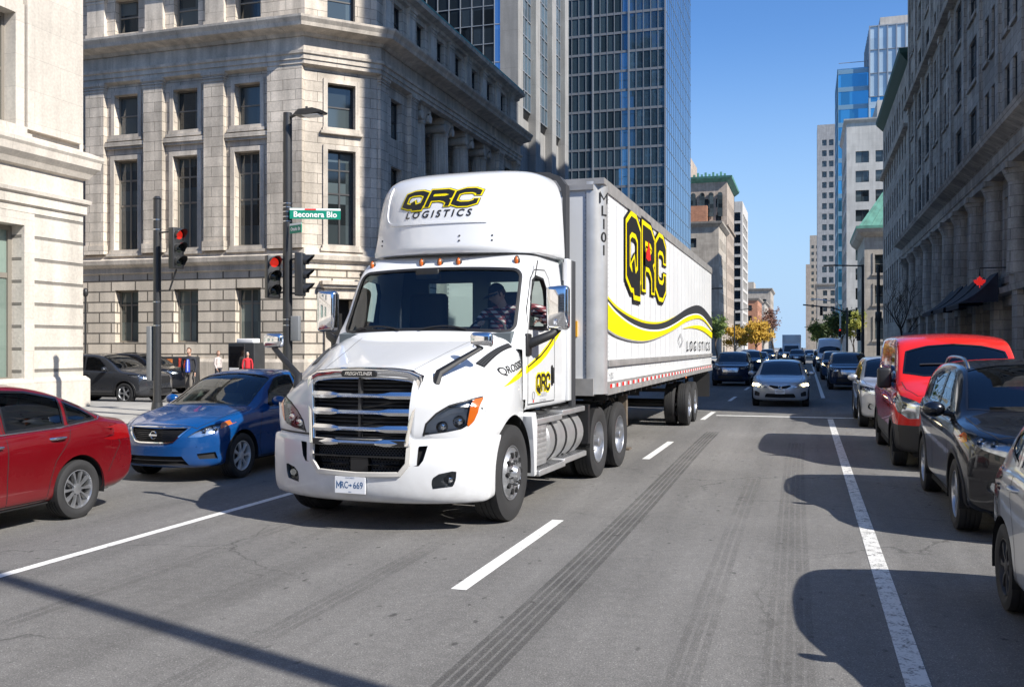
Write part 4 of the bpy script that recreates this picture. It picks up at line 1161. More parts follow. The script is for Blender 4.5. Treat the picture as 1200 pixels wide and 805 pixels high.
    # marker lamps
    for x in (-.92, -.235, -.0, .235, .92):
        p, n = cab.hit((x, 2.935), 'y', -1); m = MB(); p = p + Vector((0, -.008, .005)); m.sphere(p, (.028, .04, .058), 12, 8); k = m.build('marker_lamp', AMBER, root, 50)
        m = MB(); m.sphere(p, (.040, .026, .066), 12, 8); m.build('lamp_base', TBLK, k, 50)
    # door gaps, handle, hood gap
    m = MB()
    for sd in (1, -1):
        cab.ribbon([(1.80, 1.24), (1.80, 2.05), (1.90, 2.35), (2.10, 2.72), (2.28, 2.84), (2.68, 2.86), (2.80, 2.76), (2.82, 2.2), (2.82, 1.24)], .012, 'x', sd, .002, m)
        cab.ribbon([(1.80, 1.235), (2.82, 1.235)], .014, 'x', sd, .002, m)
    hood.ribbon([(-1.1, 1.68)] + [(x / 10, 1.69) for x in range(-10, 11, 2)] + [(1.1, 1.68)], .02, 'z', 1, .001, m)
    for sg in (1, -1): hood.ribbon([(.50 * sg, .26), (.60 * sg, .9), (.74 * sg, 1.6)], .006, 'z', 1, .0012, m)
    m.build('panel_gaps', SEAM, root, fix=False)
    for sd in (1, -1):
        m = MB(); cab.area(rrect(2.67, 1.42, 2.75, 1.68, .035), 'x', sd, .006, m); m.box((sd * 1.165, 2.69, 1.45), (sd * 1.195, 2.73, 1.65), .01); m.build('door_handle', TBLK, root, 40)
        # hood intake vent
        m = MB(); vp = [(.915 * sd, .84), (1.03 * sd, 1.50), (1.085 * sd, 1.50), (1.01 * sd, .86)]
        hood.area(vp, 'z', 1, .008, m); v = m.build('side_vent', TBLK, root, fix=False)
        m = MB()
        for t in (.25, .5, .75):
            a = Vector(vp[0]).lerp(Vector(vp[3]), t); b_ = Vector(vp[1]).lerp(Vector(vp[2]), t); hood.ribbon([a, b_], .008, 'z', 1, .01, m, h=.008)
        m.build('vent_slats', TGREY, v, fix=False)
        # rear edge extender strips
        m = MB(); m.box((sd * 1.14, 3.30, 1.2), (sd * 1.20, 3.36 + .10, 3.06), .01); m.build('side_extender', TW, root, 30)
        m = MB(); m.box((sd * 1.15, 3.462, 1.12), (sd * 1.21, 3.62, 3.05), .012); m.build('extender_edge', TGREY, root, 30)
    # ---- roof fairing
    ft = sm([(0, 3.14), (.015, 3.24), (.06, 3.49), (.16, 3.81), (.30, 4.01), (.50, 4.12), (.9, 4.20), (1.42, 4.23)], 2)
    fb = sm([(0, 3.12), (.01, 3.08), (.05, 3.05), (1.42, 3.05)], 1)
    def fring(y):
        t, b = interp(ft, y), interp(fb, y); h = t - b; w = 1.03 + .07 * min(1, y / .8)
        q = min(.30, h * .42)
        return [(0, b), (w * .9, b), (w * 1.01, b), (w * 1.015, b + .06 * h), (w, b + .35 * h), (w * .985, t - q * 1.6), (w * .965, t - q), (w * .90, t - q * .42), (w * .78, t - q * .13), (w * .55, t - .01), (w * .3, t), (0, t)]
    fair = loft(stations(1.42, [ft, fb], .03), fring, .03, 1.05, .42, 1.3, 2.6)
    for v in fair.bm.verts: v.co.y += 2.02
    fair.bm.normal_update(); fair.bvh = BVHTree.FromBMesh(fair.bm)
    fo = fair.build('roof_fairing', TW, root, 50)
    m = MB()
    path = [(-.78, 3.95), (-.80, 3.85), (-.80, 3.55), (-.74, 3.46), (-.6, 3.43), (.55, 3.43)]
    fair.ribbon([tuple(p[:2]) for p in chaikin([(a, b, 0) for a, b in path], 2)], .03, 'y', -1, .001, m, h=.012); m.build('panel_edge', TW, fo, 40)
    m = MB()
    for x, z in ((-.86, 3.26), (-.86, 3.2), (.25, 3.26), (.25, 3.2), (.62, 3.26), (.62, 3.2)):
        p, n = fair.hit((x, z), 'y', -1); m.sphere(p, .013, 8, 6)
    m.build('rivets', TGREY, fo)
    for sd in (1, -1):
        m = MB(); pts = [(3.445, 3.03), (3.62, 3.03), (3.62, 3.98), (3.60, 4.06), (3.445, 4.06)]
        m.prism(pts, 'x', sd * 1.085, sd * 1.13); m.build('fairing_edge_strip', TGREY, root)
    m = MB(); v = []; prof = [(1.13, 3.95), (1.12, 4.06), (1.05, 4.17), (.9, 4.235), (.6, 4.25), (0, 4.255)]
    prof = prof + [(-x, z) for x, z in reversed(prof[:-1])]
    for y in (3.446, 3.60):
        v += [(x, y, z) for x, z in prof] + [(x * .95, y, z - .05) for x, z in prof]
    n = len(prof); f = []
    for q in range(n - 1): f += [(q, q + 1, 2 * n + q + 1, 2 * n + q), (n + q, n + q + 1, 3 * n + q + 1, 3 * n + q), (2 * n + q, 2 * n + q + 1, 3 * n + q + 1, 3 * n + q), (q, q + 1, n + q + 1, n + q)]
    m.add(v, f); m.build('fairing_edge_strip', TGREY, root, 40)
    # logo on the fairing
    Ls = qrc_layers(.255, .175, .075, (.050, .043, .027), .3)
    for li, (parts, mat) in enumerate(zip(Ls, (INK, YEL, INK))):
        m = MB()
        for v, f_, od in parts: on_skin(fair, [(x - .04, z + 3.745) for x, z in v], f_, 'y', -1, .004 + li * .004 + od * .0007, .06, m)
        m.build('logo_lettering', mat, fo, fix=False)
    skin_text(fair, 'LOGISTICS', -.06, 3.545, .125, 'y', -1, INK, fo, off=.006, bold=.003, shear=.22, spacing=1.5)
    # side graphics
    top = [(1.30, 1.57), (1.7, 1.66), (2.1, 1.84), (2.5, 2.09), (2.82, 2.30), (3.30, 2.46), (3.455, 2.52)]
    bot = [(3.455, 2.28), (3.3, 2.2), (2.82, 2.0), (2.5, 1.83), (2.1, 1.68), (1.7, 1.585), (1.30, 1.53)]
    class Two:                                              # the swoosh runs over hood side and cab side
        pass
    m = MB(); cab.area([(1.81, 1.70), (2.26, 1.83), (2.55, 1.945), (2.80, 2.07), (2.80, 1.94), (2.5, 1.80), (2.26, 1.715), (1.81, 1.61)], 'x', 1, .003, m)
    cab.area([(2.84, 2.09), (3.10, 2.25), (3.30, 2.42), (3.30, 2.26), (3.1, 2.10), (2.84, 1.96)], 'x', 1, .003, m)
    cab.area([(1.735, 1.68), (1.79, 1.695), (1.79, 1.605), (1.735, 1.595)], 'x', 1, .003, m)
    hood.area([(.90, 1.48), (1.22, 1.575), (1.5, 1.635), (1.705, 1.675), (1.705, 1.59), (1.5, 1.555), (1.22, 1.52), (.90, 1.475)], 'x', 1, .003, m); m.build('yellow_swoosh', YEL, root, fix=False)
    m = MB(); cab.area([(1.81, 1.685), (2.26, 1.81), (2.55, 1.925), (2.80, 2.05), (2.80, 2.015), (2.5, 1.875), (2.26, 1.785), (1.81, 1.665)], 'x', 1, .006, m)
    hood.area([(1.3, 1.585), (1.5, 1.625), (1.705, 1.665), (1.705, 1.648), (1.5, 1.61)], 'x', 1, .006, m); m.build('black_swoosh', INK, root, fix=False)
    skin_text(hood, 'QROSSIS', 1.27, 1.67, .115, 'x', 1, INK, root, 'side_lettering', sx=1.55, rot=R(7), bold=.002)
    cab.area([(2.24, 1.40), (2.62, 1.40), (2.62, 1.66), (2.24, 1.66)], 'x', 1, .003).build('yellow_panel', YEL, root, fix=False) if False else None
    m = MB()
    Lq = qrc_layers(.125, .175, .055, (.040, .021), .05)
    for li, (parts, mat) in enumerate(zip(Lq, (YEL, INK))):
        m = MB()
        for v, f_, od in parts: on_skin(cab, [(x + 2.36, z + 1.475) for x, z in v], f_, 'x', 1, .004 + li * .003 + od * .0005, .06, m)
        m.build('door_logo', mat, root, fix=False)
    skin_text(cab, 'LOGISTICS', 2.36, 1.325, .055, 'x', 1, GREYI, root, 'door_lettering')
    skin_text(cab, 'DOT 84206', 2.36, 1.255, .05, 'x', 1, GREYI, root, 'door_lettering')
    m = MB(); 
    cab.ribbon(circle(2.0, 1.33, .045, 20), .012, 'x', 1, .004, m, closed=True, step=.02); m.build('door_emblem', GREYI, root, fix=False)
    m = MB(); cab.area(circle(2.0, 1.265, .018, 12), 'x', 1, .004, m, step=.02); m.build('door_emblem', REDI, root, fix=False)
    # ---- mirrors
    for sd in (1, -1):
        x = sd * 1.455
        m = MB(); m.box((x - .13, 1.92, 2.10), (x + .13, 2.06, 2.62), .05); mr = m.build('wing_mirror', CHROME, root, 40)
        m = MB(); m.box((x - .11, 2.062, 2.14), (x + .11, 2.072, 2.58)); m.build('mirror_glass', GLOSSB, mr)
        m = MB(); m.tube([(sd * 1.12, 1.80, 1.92), (sd * 1.22, 1.82, 1.96), (sd * 1.40, 1.93, 2.05), (x, 2.0, 2.12)], [.05, .045, .04, .035], 10, flat=1.3); m.box((sd * 1.13, 1.72, 1.80), (sd * 1.19, 1.88, 2.06), .02); m.build('mirror_arm', TBLK, mr, 40)
        # hood mirrors on long arms
        p, n = hood.hit((sd * (.72 if sd > 0 else .95), .30 if sd > 0 else .5), 'z', 1)
        e = Vector((1.04, .70, 1.90))
        if sd < 0: e = Vector((-1.42, .75, 1.90))
        m = MB(); m.tube([p + Vector((-sd * .0, -.03, -.05)), p + Vector((sd * .02, .02, .07)), p.lerp(e, .5) + Vector((0, 0, .03)), e], [.05, .045, .036, .03], 8, flat=.8); arm = m.build('hood_mirror', TBLK, root, 40)
        m = MB(); c = e + Vector((sd * .0, 0, .07)); m.box((c.x - .12, c.y - .05, c.z - .075), (c.x + .12, c.y + .05, c.z + .09), .045); m.build('mirror_cap', CHROME, arm, 40)
    # antenna
    m = MB(); m.tube([(1.10, 1.98, 2.3), (1.16, 2.08, 2.75), (1.12, 2.3, 2.95)], .006, 6); m.build('antenna', TBLK, root)
    # ---- chassis
    m = MB()
    for x in (-.42, .42): m.box((x - .04, .4, .72), (x + .04, 6.9, .98))
    m.box((-.9, 1.15, .48), (.9, 1.27, .60)); m.box((-.35, .8, .7), (.35, 3.2, 1.25))
    for y in (4.9, 6.2): m.cyl((-.9, y, .52), (.9, y, .52), .09, n=12); m.sphere((0, y, .52), (.25, .22, .24))
    m.box((-.9, 3.66, .98), (.9, 3.75, 1.05)); m.build('chassis', TBLK, root, 30)
    m = MB(); m.prism([(4.9, .99), (6.2, .99), (6.45, 1.08), (6.2, 1.17), (4.9, 1.17), (4.7, 1.1)], 'x', -.45, .45); m.build('fifth_wheel', pm('greasy_steel', (.04, .038, .035), .5, .4), root, 30)
    for sd in (1, -1):
        # tanks with straps, battery box and steps
        m = MB(); c = (sd * .86, 0, .74); m.lathe([(2.52, .001), (2.52, .30), (2.55, .335), (4.05, .335), (4.08, .30), (4.08, .001)], c, 'y', 36); tk = m.build('fuel_tank', ALUM, root, 30)
        for y in (2.78, 3.22, 3.68):
            m = MB(); m.lathe([(y - .03, .337), (y - .03, .345), (y + .03, .345), (y + .03, .337)], c, 'y', 36); m.build('tank_strap', TBLK, tk, 30)
        m = MB(); m.box((sd * .60, 2.02, .48), (sd * 1.17, 2.50, .98), .02); bx = m.build('battery_box', ALUM, root, 30)
        m = MB()
        for q in range(7): m.box((sd * 1.171, 2.06, .52 + q * .062), (sd * 1.178, 2.46, .55 + q * .062))
        m.build('box_ribs', ALUM, bx)
        for (y0, y1, z, xo) in ((2.0, 3.05, .98, 1.20), (3.06, 4.12, 1.02, 1.20), (2.0, 3.05, .38, 1.24), (3.06, 4.12, .40, 1.22)):
            m = MB(); m.box((sd * (xo - .24), y0, z), (sd * xo, y1, z + .07), .012)
            st = m.build('step', ALUM, root, 30); m = MB()
            for q in range(int((y1 - y0) / .07)): m.box((sd * (xo - .22), y0 + .04 + q * .07, z + .0715), (sd * (xo - .02), y0 + .07 + q * .07, z + .080))
            m.build('step_tread', CHROME2, st)
        m = MB(); m.box((sd * .9, 2.3, .4), (sd * 1.1, 2.34, 1.0)); m.box((sd * .9, 3.4, .4), (sd * 1.1, 3.44, 1.0)); m.build('step_bracket', TBLK, root)
        # quarter fender ahead of the drive wheels
        m = MB(); v = []; f = []; n = 12
        for q in range(n + 1):
            a = R(95 + 88 * q / n)
            for x in (.55, 1.22): v.append((sd * x, 4.9 + math.cos(a) * .60, .52 + math.sin(a) * .60))
        for q in range(n): f.append((2 * q, 2 * q + 1, 2 * q + 3, 2 * q + 2))
        m.add(v, f); m.box((sd * .55, 4.20, .55), (sd * 1.22, 4.30, 1.10)); m.build('quarter_fender', TBLK, root, 30)
        wheel_mesh(root, 'wheel', sd * 1.06, 1.2, .525, .30, sd, 'steer', rimr=.30)
        for y in (4.9, 6.2):
            wheel_mesh(root, 'wheel', sd * 1.075, y, .515, .27, sd, 'drive', rimr=.30)
            wheel_mesh(root, 'wheel', sd * .76, y, .515, .27, sd, 'drive', rimr=.30)
    # air lines behind the cab
    m = MB()
    for k in range(4):
        m.tube([(.3 + .05 * k, 3.42, 1.9), (.35 + .05 * k, 3.8, 1.5 + .05 * k), (.3 + .08 * k, 4.2, 1.45), (.2 + .1 * k, 4.48, 1.8)], .016, 6)
    m.build('air_lines', TBLK, root, 50)
    for s_ in (hood, bump, cab, fair): s_.bm.free()
    return root

# ------------------------------------------------------------ the trailer
def make_trailer():
    Y0 = 12.9; root = empty('box_trailer', (-4.0, Y0, 0), 0, 'long white box trailer with yellow and black swoosh and large QRC lettering', 'trailer')
    L, W = 15.75, 1.30; z0, z1 = 1.24, 4.23
    PAN = pm('trailer_panel', (.70, .71, .72), rough=.42, coat=.3, var=.06, scale=.7, bump=.04, bscale=3)
    FRONT = pm('trailer_front', (.66, .67, .68), rough=.5, var=.06, scale=1.2, dirt=.1)
    CNR = pm('corner_metal', (.52, .52, .52), rough=.38, metal=.6, var=.12, scale=3)
    RAIL = pm('rail_metal', (.40, .39, .38), rough=.45, metal=.5, var=.18, scale=4)
    m = MB(); m.box((-W + .02, .24, z0 + .03), (W - .02, L, z1 - .03)); m.build('box_body', PAN, root)
    m = MB(); m.box((-W + .22, .02, z0 + .1), (W - .22, .10, z1 - .1)); fr = m.build('front_wall', FRONT, root)
    for sd in (1, -1):
        v = []; f = []; n = 10
        for z in (z0, z1 - .0):
            for q in range(n + 1):
                a = R(90 * q / n); v.append((sd * (W - .25 + .25 * math.sin(a)), .25 - .25 * math.cos(a), z))
        for q in range(n): f.append((q, q + 1, n + 1 + q + 1, n + 1 + q))
        m = MB(); m.add(v, f); m.build('corner_post', CNR, root, 60)
        m = MB()
        for q in range(46): m.sphere((sd * (W + .001), .30, z0 + .1 + q * .062), (.004, .011, .011), 6, 4); m.sphere((sd * (W - .27), -.001 + .018, z0 + .1 + q * .062), (.011, .004, .011), 6, 4)
        m.build('rivet_row', CNR, root)
        # panels and seams
        m = MB(); k = int((L - .3) / .62)
        for q in range(k + 1):
            y = .34 + q * (L - .40) / k; m.box((sd * (W - .02), y - .012, z0 + .31), (sd * (W - .014), y + .012, z1 - .13))
        m.build('panel_seams', pm('seam_grey', (.45, .455, .46), .5), root)
        m = MB(); m.box((sd * (W - .03), .25, z1 - .13), (sd * (W + .006), L, z1 + .03)); m.build('top_rail', RAIL, root)
        m = MB(); m.box((sd * (W - .03), .25, z0 - .02), (sd * (W + .012), L, z0 + .17)); br = m.build('bottom_rail', RAIL, root)
        for q in range(33):
            y = .38 + q * .462
            m = MB(); m.box((sd * (W + .013), y, z0 + .075), (sd * (W + .016), y + .15, z0 + .13)); m.build('reflector_tape', REDI, br)
            m = MB(); m.box((sd * (W + .013), y + .152, z0 + .075), (sd * (W + .0155), y + .30, z0 + .13)); m.build('reflector_tape', pm('tape_white', (.8, .8, .8), .4), br)
        m = MB(); m.box((sd * (W - .02), .30, 1.62), (sd * (W + .016), L - .05, 1.72), .005); m.build('scuff_rail', RAIL, root, 30)
    m = MB(); m.box((-W, .02, z1 - .04), (W, L, z1 + .045)); m.build('roof_edge', RAIL, root)
    m = MB(); m.box((-W + .15, -.015, z0 - .02), (W - .15, .12, z0 + .22)); m.build('front_crossrail', RAIL, root); m = MB(); m.box((-W + .15, -.015, z1 - .12), (W - .15, .10, z1 - .045)); m.build('front_header', RAIL, root)
    m = MB(); m.box((.62, -.012, 2.05), (.92, .018, 2.27)); m.build('orange_placard', pm('placard', (.8, .4, .03), .5), fr)
    m = MB(); m.box((.15, -.06, 1.55), (.55, .02, 1.95), .02); m.build('connector_box', TBLK, fr, 30)
    X = W + .003
    def side(pts, mat, nm, d):
        m = MB(); m.add([(X + d, y, z) for y, z in pts], [tuple(range(len(pts)))]); return m.build(nm, mat, root, fix=False)
    def cr(p): return [(q[0], q[1]) for q in chaikin([(a, b, 0) for a, b in p], 2)]
    def band(t, b, mat, nm, d):
        m = MB(); v = []; f = []; n = 80; y0, y1 = max(t[0][0], b[0][0]), min(t[-1][0], b[-1][0])
        for q in range(n + 1):
            y = y0 + (y1 - y0) * q / n; v += [(X + d, y, interp(t, y)), (X + d, y, interp(b, y))]
        for q in range(n): f.append((2 * q, 2 * q + 1, 2 * q + 3, 2 * q + 2))
        m.add(v, f); m.build(nm, mat, root, fix=False)
    dt = cr([(.26, 2.59), (.9, 2.47), (2.24, 2.36), (3.78, 2.31), (5.65, 2.37), (7.6, 2.58), (9.54, 2.83), (11.87, 3.02), (13.6, 2.97), (L, 2.74)])
    db = cr([(.26, 2.55), (.9, 2.42), (2.24, 2.27), (3.78, 2.21), (5.65, 2.25), (7.6, 2.43), (9.54, 2.66), (11.87, 2.80), (13.6, 2.73), (L, 2.46)])
    yt = cr([(.26, 2.63), (.9, 2.51), (2.24, 2.40), (3.78, 2.35), (5.65, 2.40), (7.4, 2.565), (7.6, 2.585)])
    yb = cr([(.26, 2.16), (.9, 2.08), (2.24, 2.01), (3.78, 2.01), (5.65, 2.13), (7.6, 2.31), (9.54, 2.52), (11.87, 2.67), (13.6, 2.64), (L, 2.40)])
    band(yt, dt, YEL, 'yellow_swoosh', .001); band(dt, db, pm('ink_dark_grey', (.03, .032, .036), .45), 'black_swoosh', .002)
    band([(a, b - .03) for a, b in db], yb, YEL, 'yellow_swoosh', .0012); band(db, [(a, b - .03) for a, b in db], pm('tape_white', (.8, .8, .8), .4), 'white_line', .0014)
    band(yb, [(a, b - .035 * max(0, 1 - a / 9)) for a, b in yb], GREYI, 'swoosh_grey_edge', .001)  # thin grey print under the yellow band, tapering towards the tail
    band(cr([(8.7, 2.33), (10.4, 2.43), (12.2, 2.485), (13.8, 2.46), (L, 2.34)]), cr([(8.7, 2.325), (10.4, 2.385), (12.2, 2.38), (13.8, 2.32), (L, 2.17)]), YEL, 'yellow_swoosh', .001)
    # big lettering
    Ls = qrc_layers(1.02, .90, .48, (.26, .205, .125), 0.)
    for li, (parts, mat) in enumerate(zip(Ls, (INK, YEL, INK))):
        m = MB()
        for v, f_, od in parts:
            m.add([(X + .002 + li * .004 + od * .0008, x + 3.83, z + 3.44) for x, z in v], f_)
        m.build('logo_lettering', mat, root, fix=False)
    side([(3.50, 3.46), (3.75, 3.43), (4.02, 3.47), (3.96, 3.62), (3.78, 3.80), (3.7, 3.66), (3.55, 3.60)], REDI, 'red_flame', .018)
    # LOGISTICS along the tail, stretched wide
    text('tail_lettering', 'LOGISTICS', INK, root, frame((X + .002, 12.3, 1.92), (0, 1, 0), (0, 0, 1)), .34, bold=.004, sx=2.1, spacing=1.75)
    m = MB(); dm = [(8.4, 1.9), (8.85, 2.06), (8.4, 2.22), (7.95, 2.06)]
    v = [(X + .002, a, b) for a, b in dm] + [(X + .002, 8.4 + (a - 8.4) * .8, 2.06 + (b - 2.06) * .8) for a, b in dm]; m.add(v, [(q, (q + 1) % 4, 4 + (q + 1) % 4, 4 + q) for q in range(4)]); m.build('diamond_mark', GREYI, root, fix=False)
    text('corner_lettering', 'TIG', INK, root, frame((X + .002, .55, 1.48), (0, 1, 0), (0, 0, 1)), .13)
    a = R(62)
    for q, ch in enumerate('ML101'):
        nrm = (math.sin(a), -math.cos(a)); text('unit_number', ch, INK, root, frame((W - .25 + .2515 * nrm[0], .25 + .2515 * nrm[1], 4.00 - q * .185), (-nrm[1], nrm[0], 0), (0, 0, 1)), .20, bold=.0035, sx=1.2)
    # under the floor
    m = MB()
    for x in (-.5, .5): m.box((x - .05, 8.5, 1.0), (x + .05, L - .3, 1.22))
    for q in range(26): m.box((-W + .05, .5 + q * .58, z0 - .10), (W - .05, .55 + q * .58, z0 - .022))
    m.box((-.5, .3, z0 - .11), (.5, 1.6, z0 - .05))
    for y in (10.3, 11.55): m.cyl((-1.1, y, .5), (1.1, y, .5), .07, n=12)
    m.box((-1.2, L - .08, .55), (1.2, L, .66)); m.box((-.6, L - .07, .6), (-.5, L - .01, 1.2)); m.box((.5, L - .07, .6), (.6, L - .01, 1.2)); m.build('underframe', TBLK, root)
    for sd in (1, -1):
        m = MB(); x = sd * .98; m.box((x - .07, 3.05, .55), (x + .07, 3.2, 1.2)); m.box((x - .05, 3.07, .18), (x + .05, 3.18, .56)); m.box((x - .13, 3.0, .14), (x + .13, 3.26, .17))
        m.tube([(x, 3.15, .7), (x - sd * .4, 3.5, 1.18)], .03, 6); m.build('landing_leg', pm('rusty_steel', (.16, .13, .10), .6, .3, var=.3, scale=8), root, 30)
        m = MB(); m.box((sd * .95, 9.45, .35), (sd * 1.25, 9.48, 1.2)); m.build('mud_flap', RUB, root) if False else None
        for y in (10.3, 11.55):
            wheel_mesh(root, 'wheel', sd * 1.155, y, .51, .27, sd, 'drive', rimr=.30); wheel_mesh(root, 'wheel', sd * .84, y, .51, .27, sd, 'drive', rimr=.30)
        m = MB(); m.box((sd * .8, L - .55, .45), (sd * 1.28, L - .53, 1.15)); m.build('mud_flap', RUB, root)
    m = MB(); m.sphere((W + .02, 9.2, 1.20), (.02, .05, .03), 10, 6); m.build('marker_lamp', AMBER, root)
    return root
# ------------------------------------------------------------ ground, road, markings
def asphalt():
    m, nt, b, out = _mat('asphalt')
    tc = N(nt, 'ShaderNodeTexCoord'); L = nt.links.new
    def noise(s, d=6, r=.6, src=None): n = N(nt, 'ShaderNodeTexNoise'); n.inputs['Scale'].default_value = s; n.inputs['Detail'].default_value = d; n.inputs['Roughness'].default_value = r; L(src or tc.outputs['Object'], n.inputs[0]); return n.outputs[0]
    def rng(v, a, b_, c, d): r = N(nt, 'ShaderNodeMapRange'); r.inputs[1].default_value = a; r.inputs[2].default_value = b_; r.inputs[3].default_value = c; r.inputs[4].default_value = d; L(v, r.inputs[0]); return r.outputs[0]
    def mul(a, b_): n = N(nt, 'ShaderNodeMath', operation='MULTIPLY'); L(a, n.inputs[0]); L(b_, n.inputs[1]); return n.outputs[0]
    big = rng(noise(.22, 8, .65), .3, .7, .78, 1.16); mp = N(nt, 'ShaderNodeMapping'); mp.inputs['Scale'].default_value = (1.6, .09, 1); L(tc.outputs['Object'], mp.inputs[0])
    streak = rng(noise(1., 6, .6, mp.outputs[0]), .3, .7, .78, 1.15)
    fine = rng(noise(85, 3, .85), .25, .75, .4, 1.6); mid = rng(noise(11, 7, .75), .3, .7, .82, 1.15)
    vo = N(nt, 'ShaderNodeTexVoronoi'); vo.inputs['Scale'].default_value = 150; L(tc.outputs['Object'], vo.inputs[0])
    agg = N(nt, 'ShaderNodeSeparateColor'); L(vo.outputs['Color'], agg.inputs[0]); chips = rng(agg.outputs[0], .86, .97, 1., 1.75)
    # drips and tar spots, denser along the lanes' middles
    v2 = N(nt, 'ShaderNodeTexVoronoi'); v2.inputs['Scale'].default_value = 5.; wn = N(nt, 'ShaderNodeMapping'); wn.inputs['Scale'].default_value = (1.5, .9, 1); L(tc.outputs['Object'], wn.inputs[0])
    ds = N(nt, 'ShaderNodeVectorMath', operation='ADD'); L(wn.outputs[0], ds.inputs[0]); nv = N(nt, 'ShaderNodeTexNoise'); nv.inputs['Scale'].default_value = 9; L(tc.outputs['Object'], nv.inputs[0])
    sc = N(nt, 'ShaderNodeVectorMath', operation='SCALE'); sc.inputs['Scale'].default_value = .12; L(nv.outputs['Color'], sc.inputs[0]); L(sc.outputs[0], ds.inputs[1]); L(ds.outputs[0], v2.inputs[0])
    c2 = N(nt, 'ShaderNodeSeparateColor'); L(v2.outputs['Color'], c2.inputs[0])
    pick = rng(c2.outputs[1], .48, .50, 0, 1); dot = rng(v2.outputs['Distance'], .08, .2, 1, 0); zone = rng(noise(.42, 3, .5), .42, .55, 0, 1)
    spot = mul(mul(pick, dot), zone); spotk = rng(spot, 0, 1, 1, .42)
    v3 = N(nt, 'ShaderNodeTexVoronoi', feature='DISTANCE_TO_EDGE'); v3.inputs['Scale'].default_value = .33
    d3 = N(nt, 'ShaderNodeVectorMath', operation='ADD'); n3 = N(nt, 'ShaderNodeTexNoise'); n3.inputs['Scale'].default_value = 1.5; n3.inputs['Detail'].default_value = 8; L(tc.outputs['Object'], n3.inputs[0]); L(tc.outputs['Object'], d3.inputs[0]); L(n3.outputs['Color'], d3.inputs[1]); L(d3.outputs[0], v3.inputs[0])
    cz = rng(noise(.13, 2, .5), .46, .56, 0, 1); cr = mul(rng(v3.outputs['Distance'], .0, .008, 1, 0), cz); crk = rng(cr, 0, 1, 1, .5)
    k = mul(mul(mul(big, streak), mul(fine, mid)), mul(mul(chips, spotk), crk))
    base = N(nt, 'ShaderNodeVectorMath', operation='SCALE'); base.inputs[0].default_value = (.156, .151, .144); L(k, base.inputs['Scale']); L(base.outputs[0], b.inputs['Base Color'])
    b.inputs['Roughness'].default_value = .82; b.inputs['Specular IOR Level'].default_value = .35
    bp = N(nt, 'ShaderNodeBump'); bp.inputs['Strength'].default_value = .5; bp.inputs['Distance'].default_value = .006; L(mul(fine, chips), bp.inputs['Height']); L(bp.outputs[0], b.inputs['Normal'])
    return m
def worn(name, base, keep=.62, sc=9, rough=.6, fine=60, soft=.05, amax=1.):
    """paint or rubber on the road, worn through in places"""
    m, nt, b, out = _mat(name); L = nt.links.new; tc = N(nt, 'ShaderNodeTexCoord')
    b.inputs['Base Color'].default_value = col(base); b.inputs['Roughness'].default_value = rough
    n1 = N(nt, 'ShaderNodeTexNoise'); n1.inputs['Scale'].default_value = sc; n1.inputs['Detail'].default_value = 8; n1.inputs['Roughness'].default_value = .75; L(tc.outputs['Object'], n1.inputs[0])
    n2 = N(nt, 'ShaderNodeTexNoise'); n2.inputs['Scale'].default_value = fine; n2.inputs['Detail'].default_value = 3; L(tc.outputs['Object'], n2.inputs[0])
    a = N(nt, 'ShaderNodeMath', operation='MULTIPLY_ADD'); a.inputs[1].default_value = .45; L(n2.outputs[0], a.inputs[0]); L(n1.outputs[0], a.inputs[2])
    mr = N(nt, 'ShaderNodeMapRange'); mr.inputs[1].default_value = keep - soft; mr.inputs[2].default_value = keep + soft + .05; mr.inputs[4].default_value = amax; L(a.outputs[0], mr.inputs[0])
    tr = N(nt, 'ShaderNodeBsdfTransparent'); mx = N(nt, 'ShaderNodeMixShader'); L(mr.outputs[0], mx.inputs[0]); L(tr.outputs[0], mx.inputs[1]); L(b.outputs[0], mx.inputs[2]); L(mx.outputs[0], out.inputs[0])
    MATS[name] = m
    return m
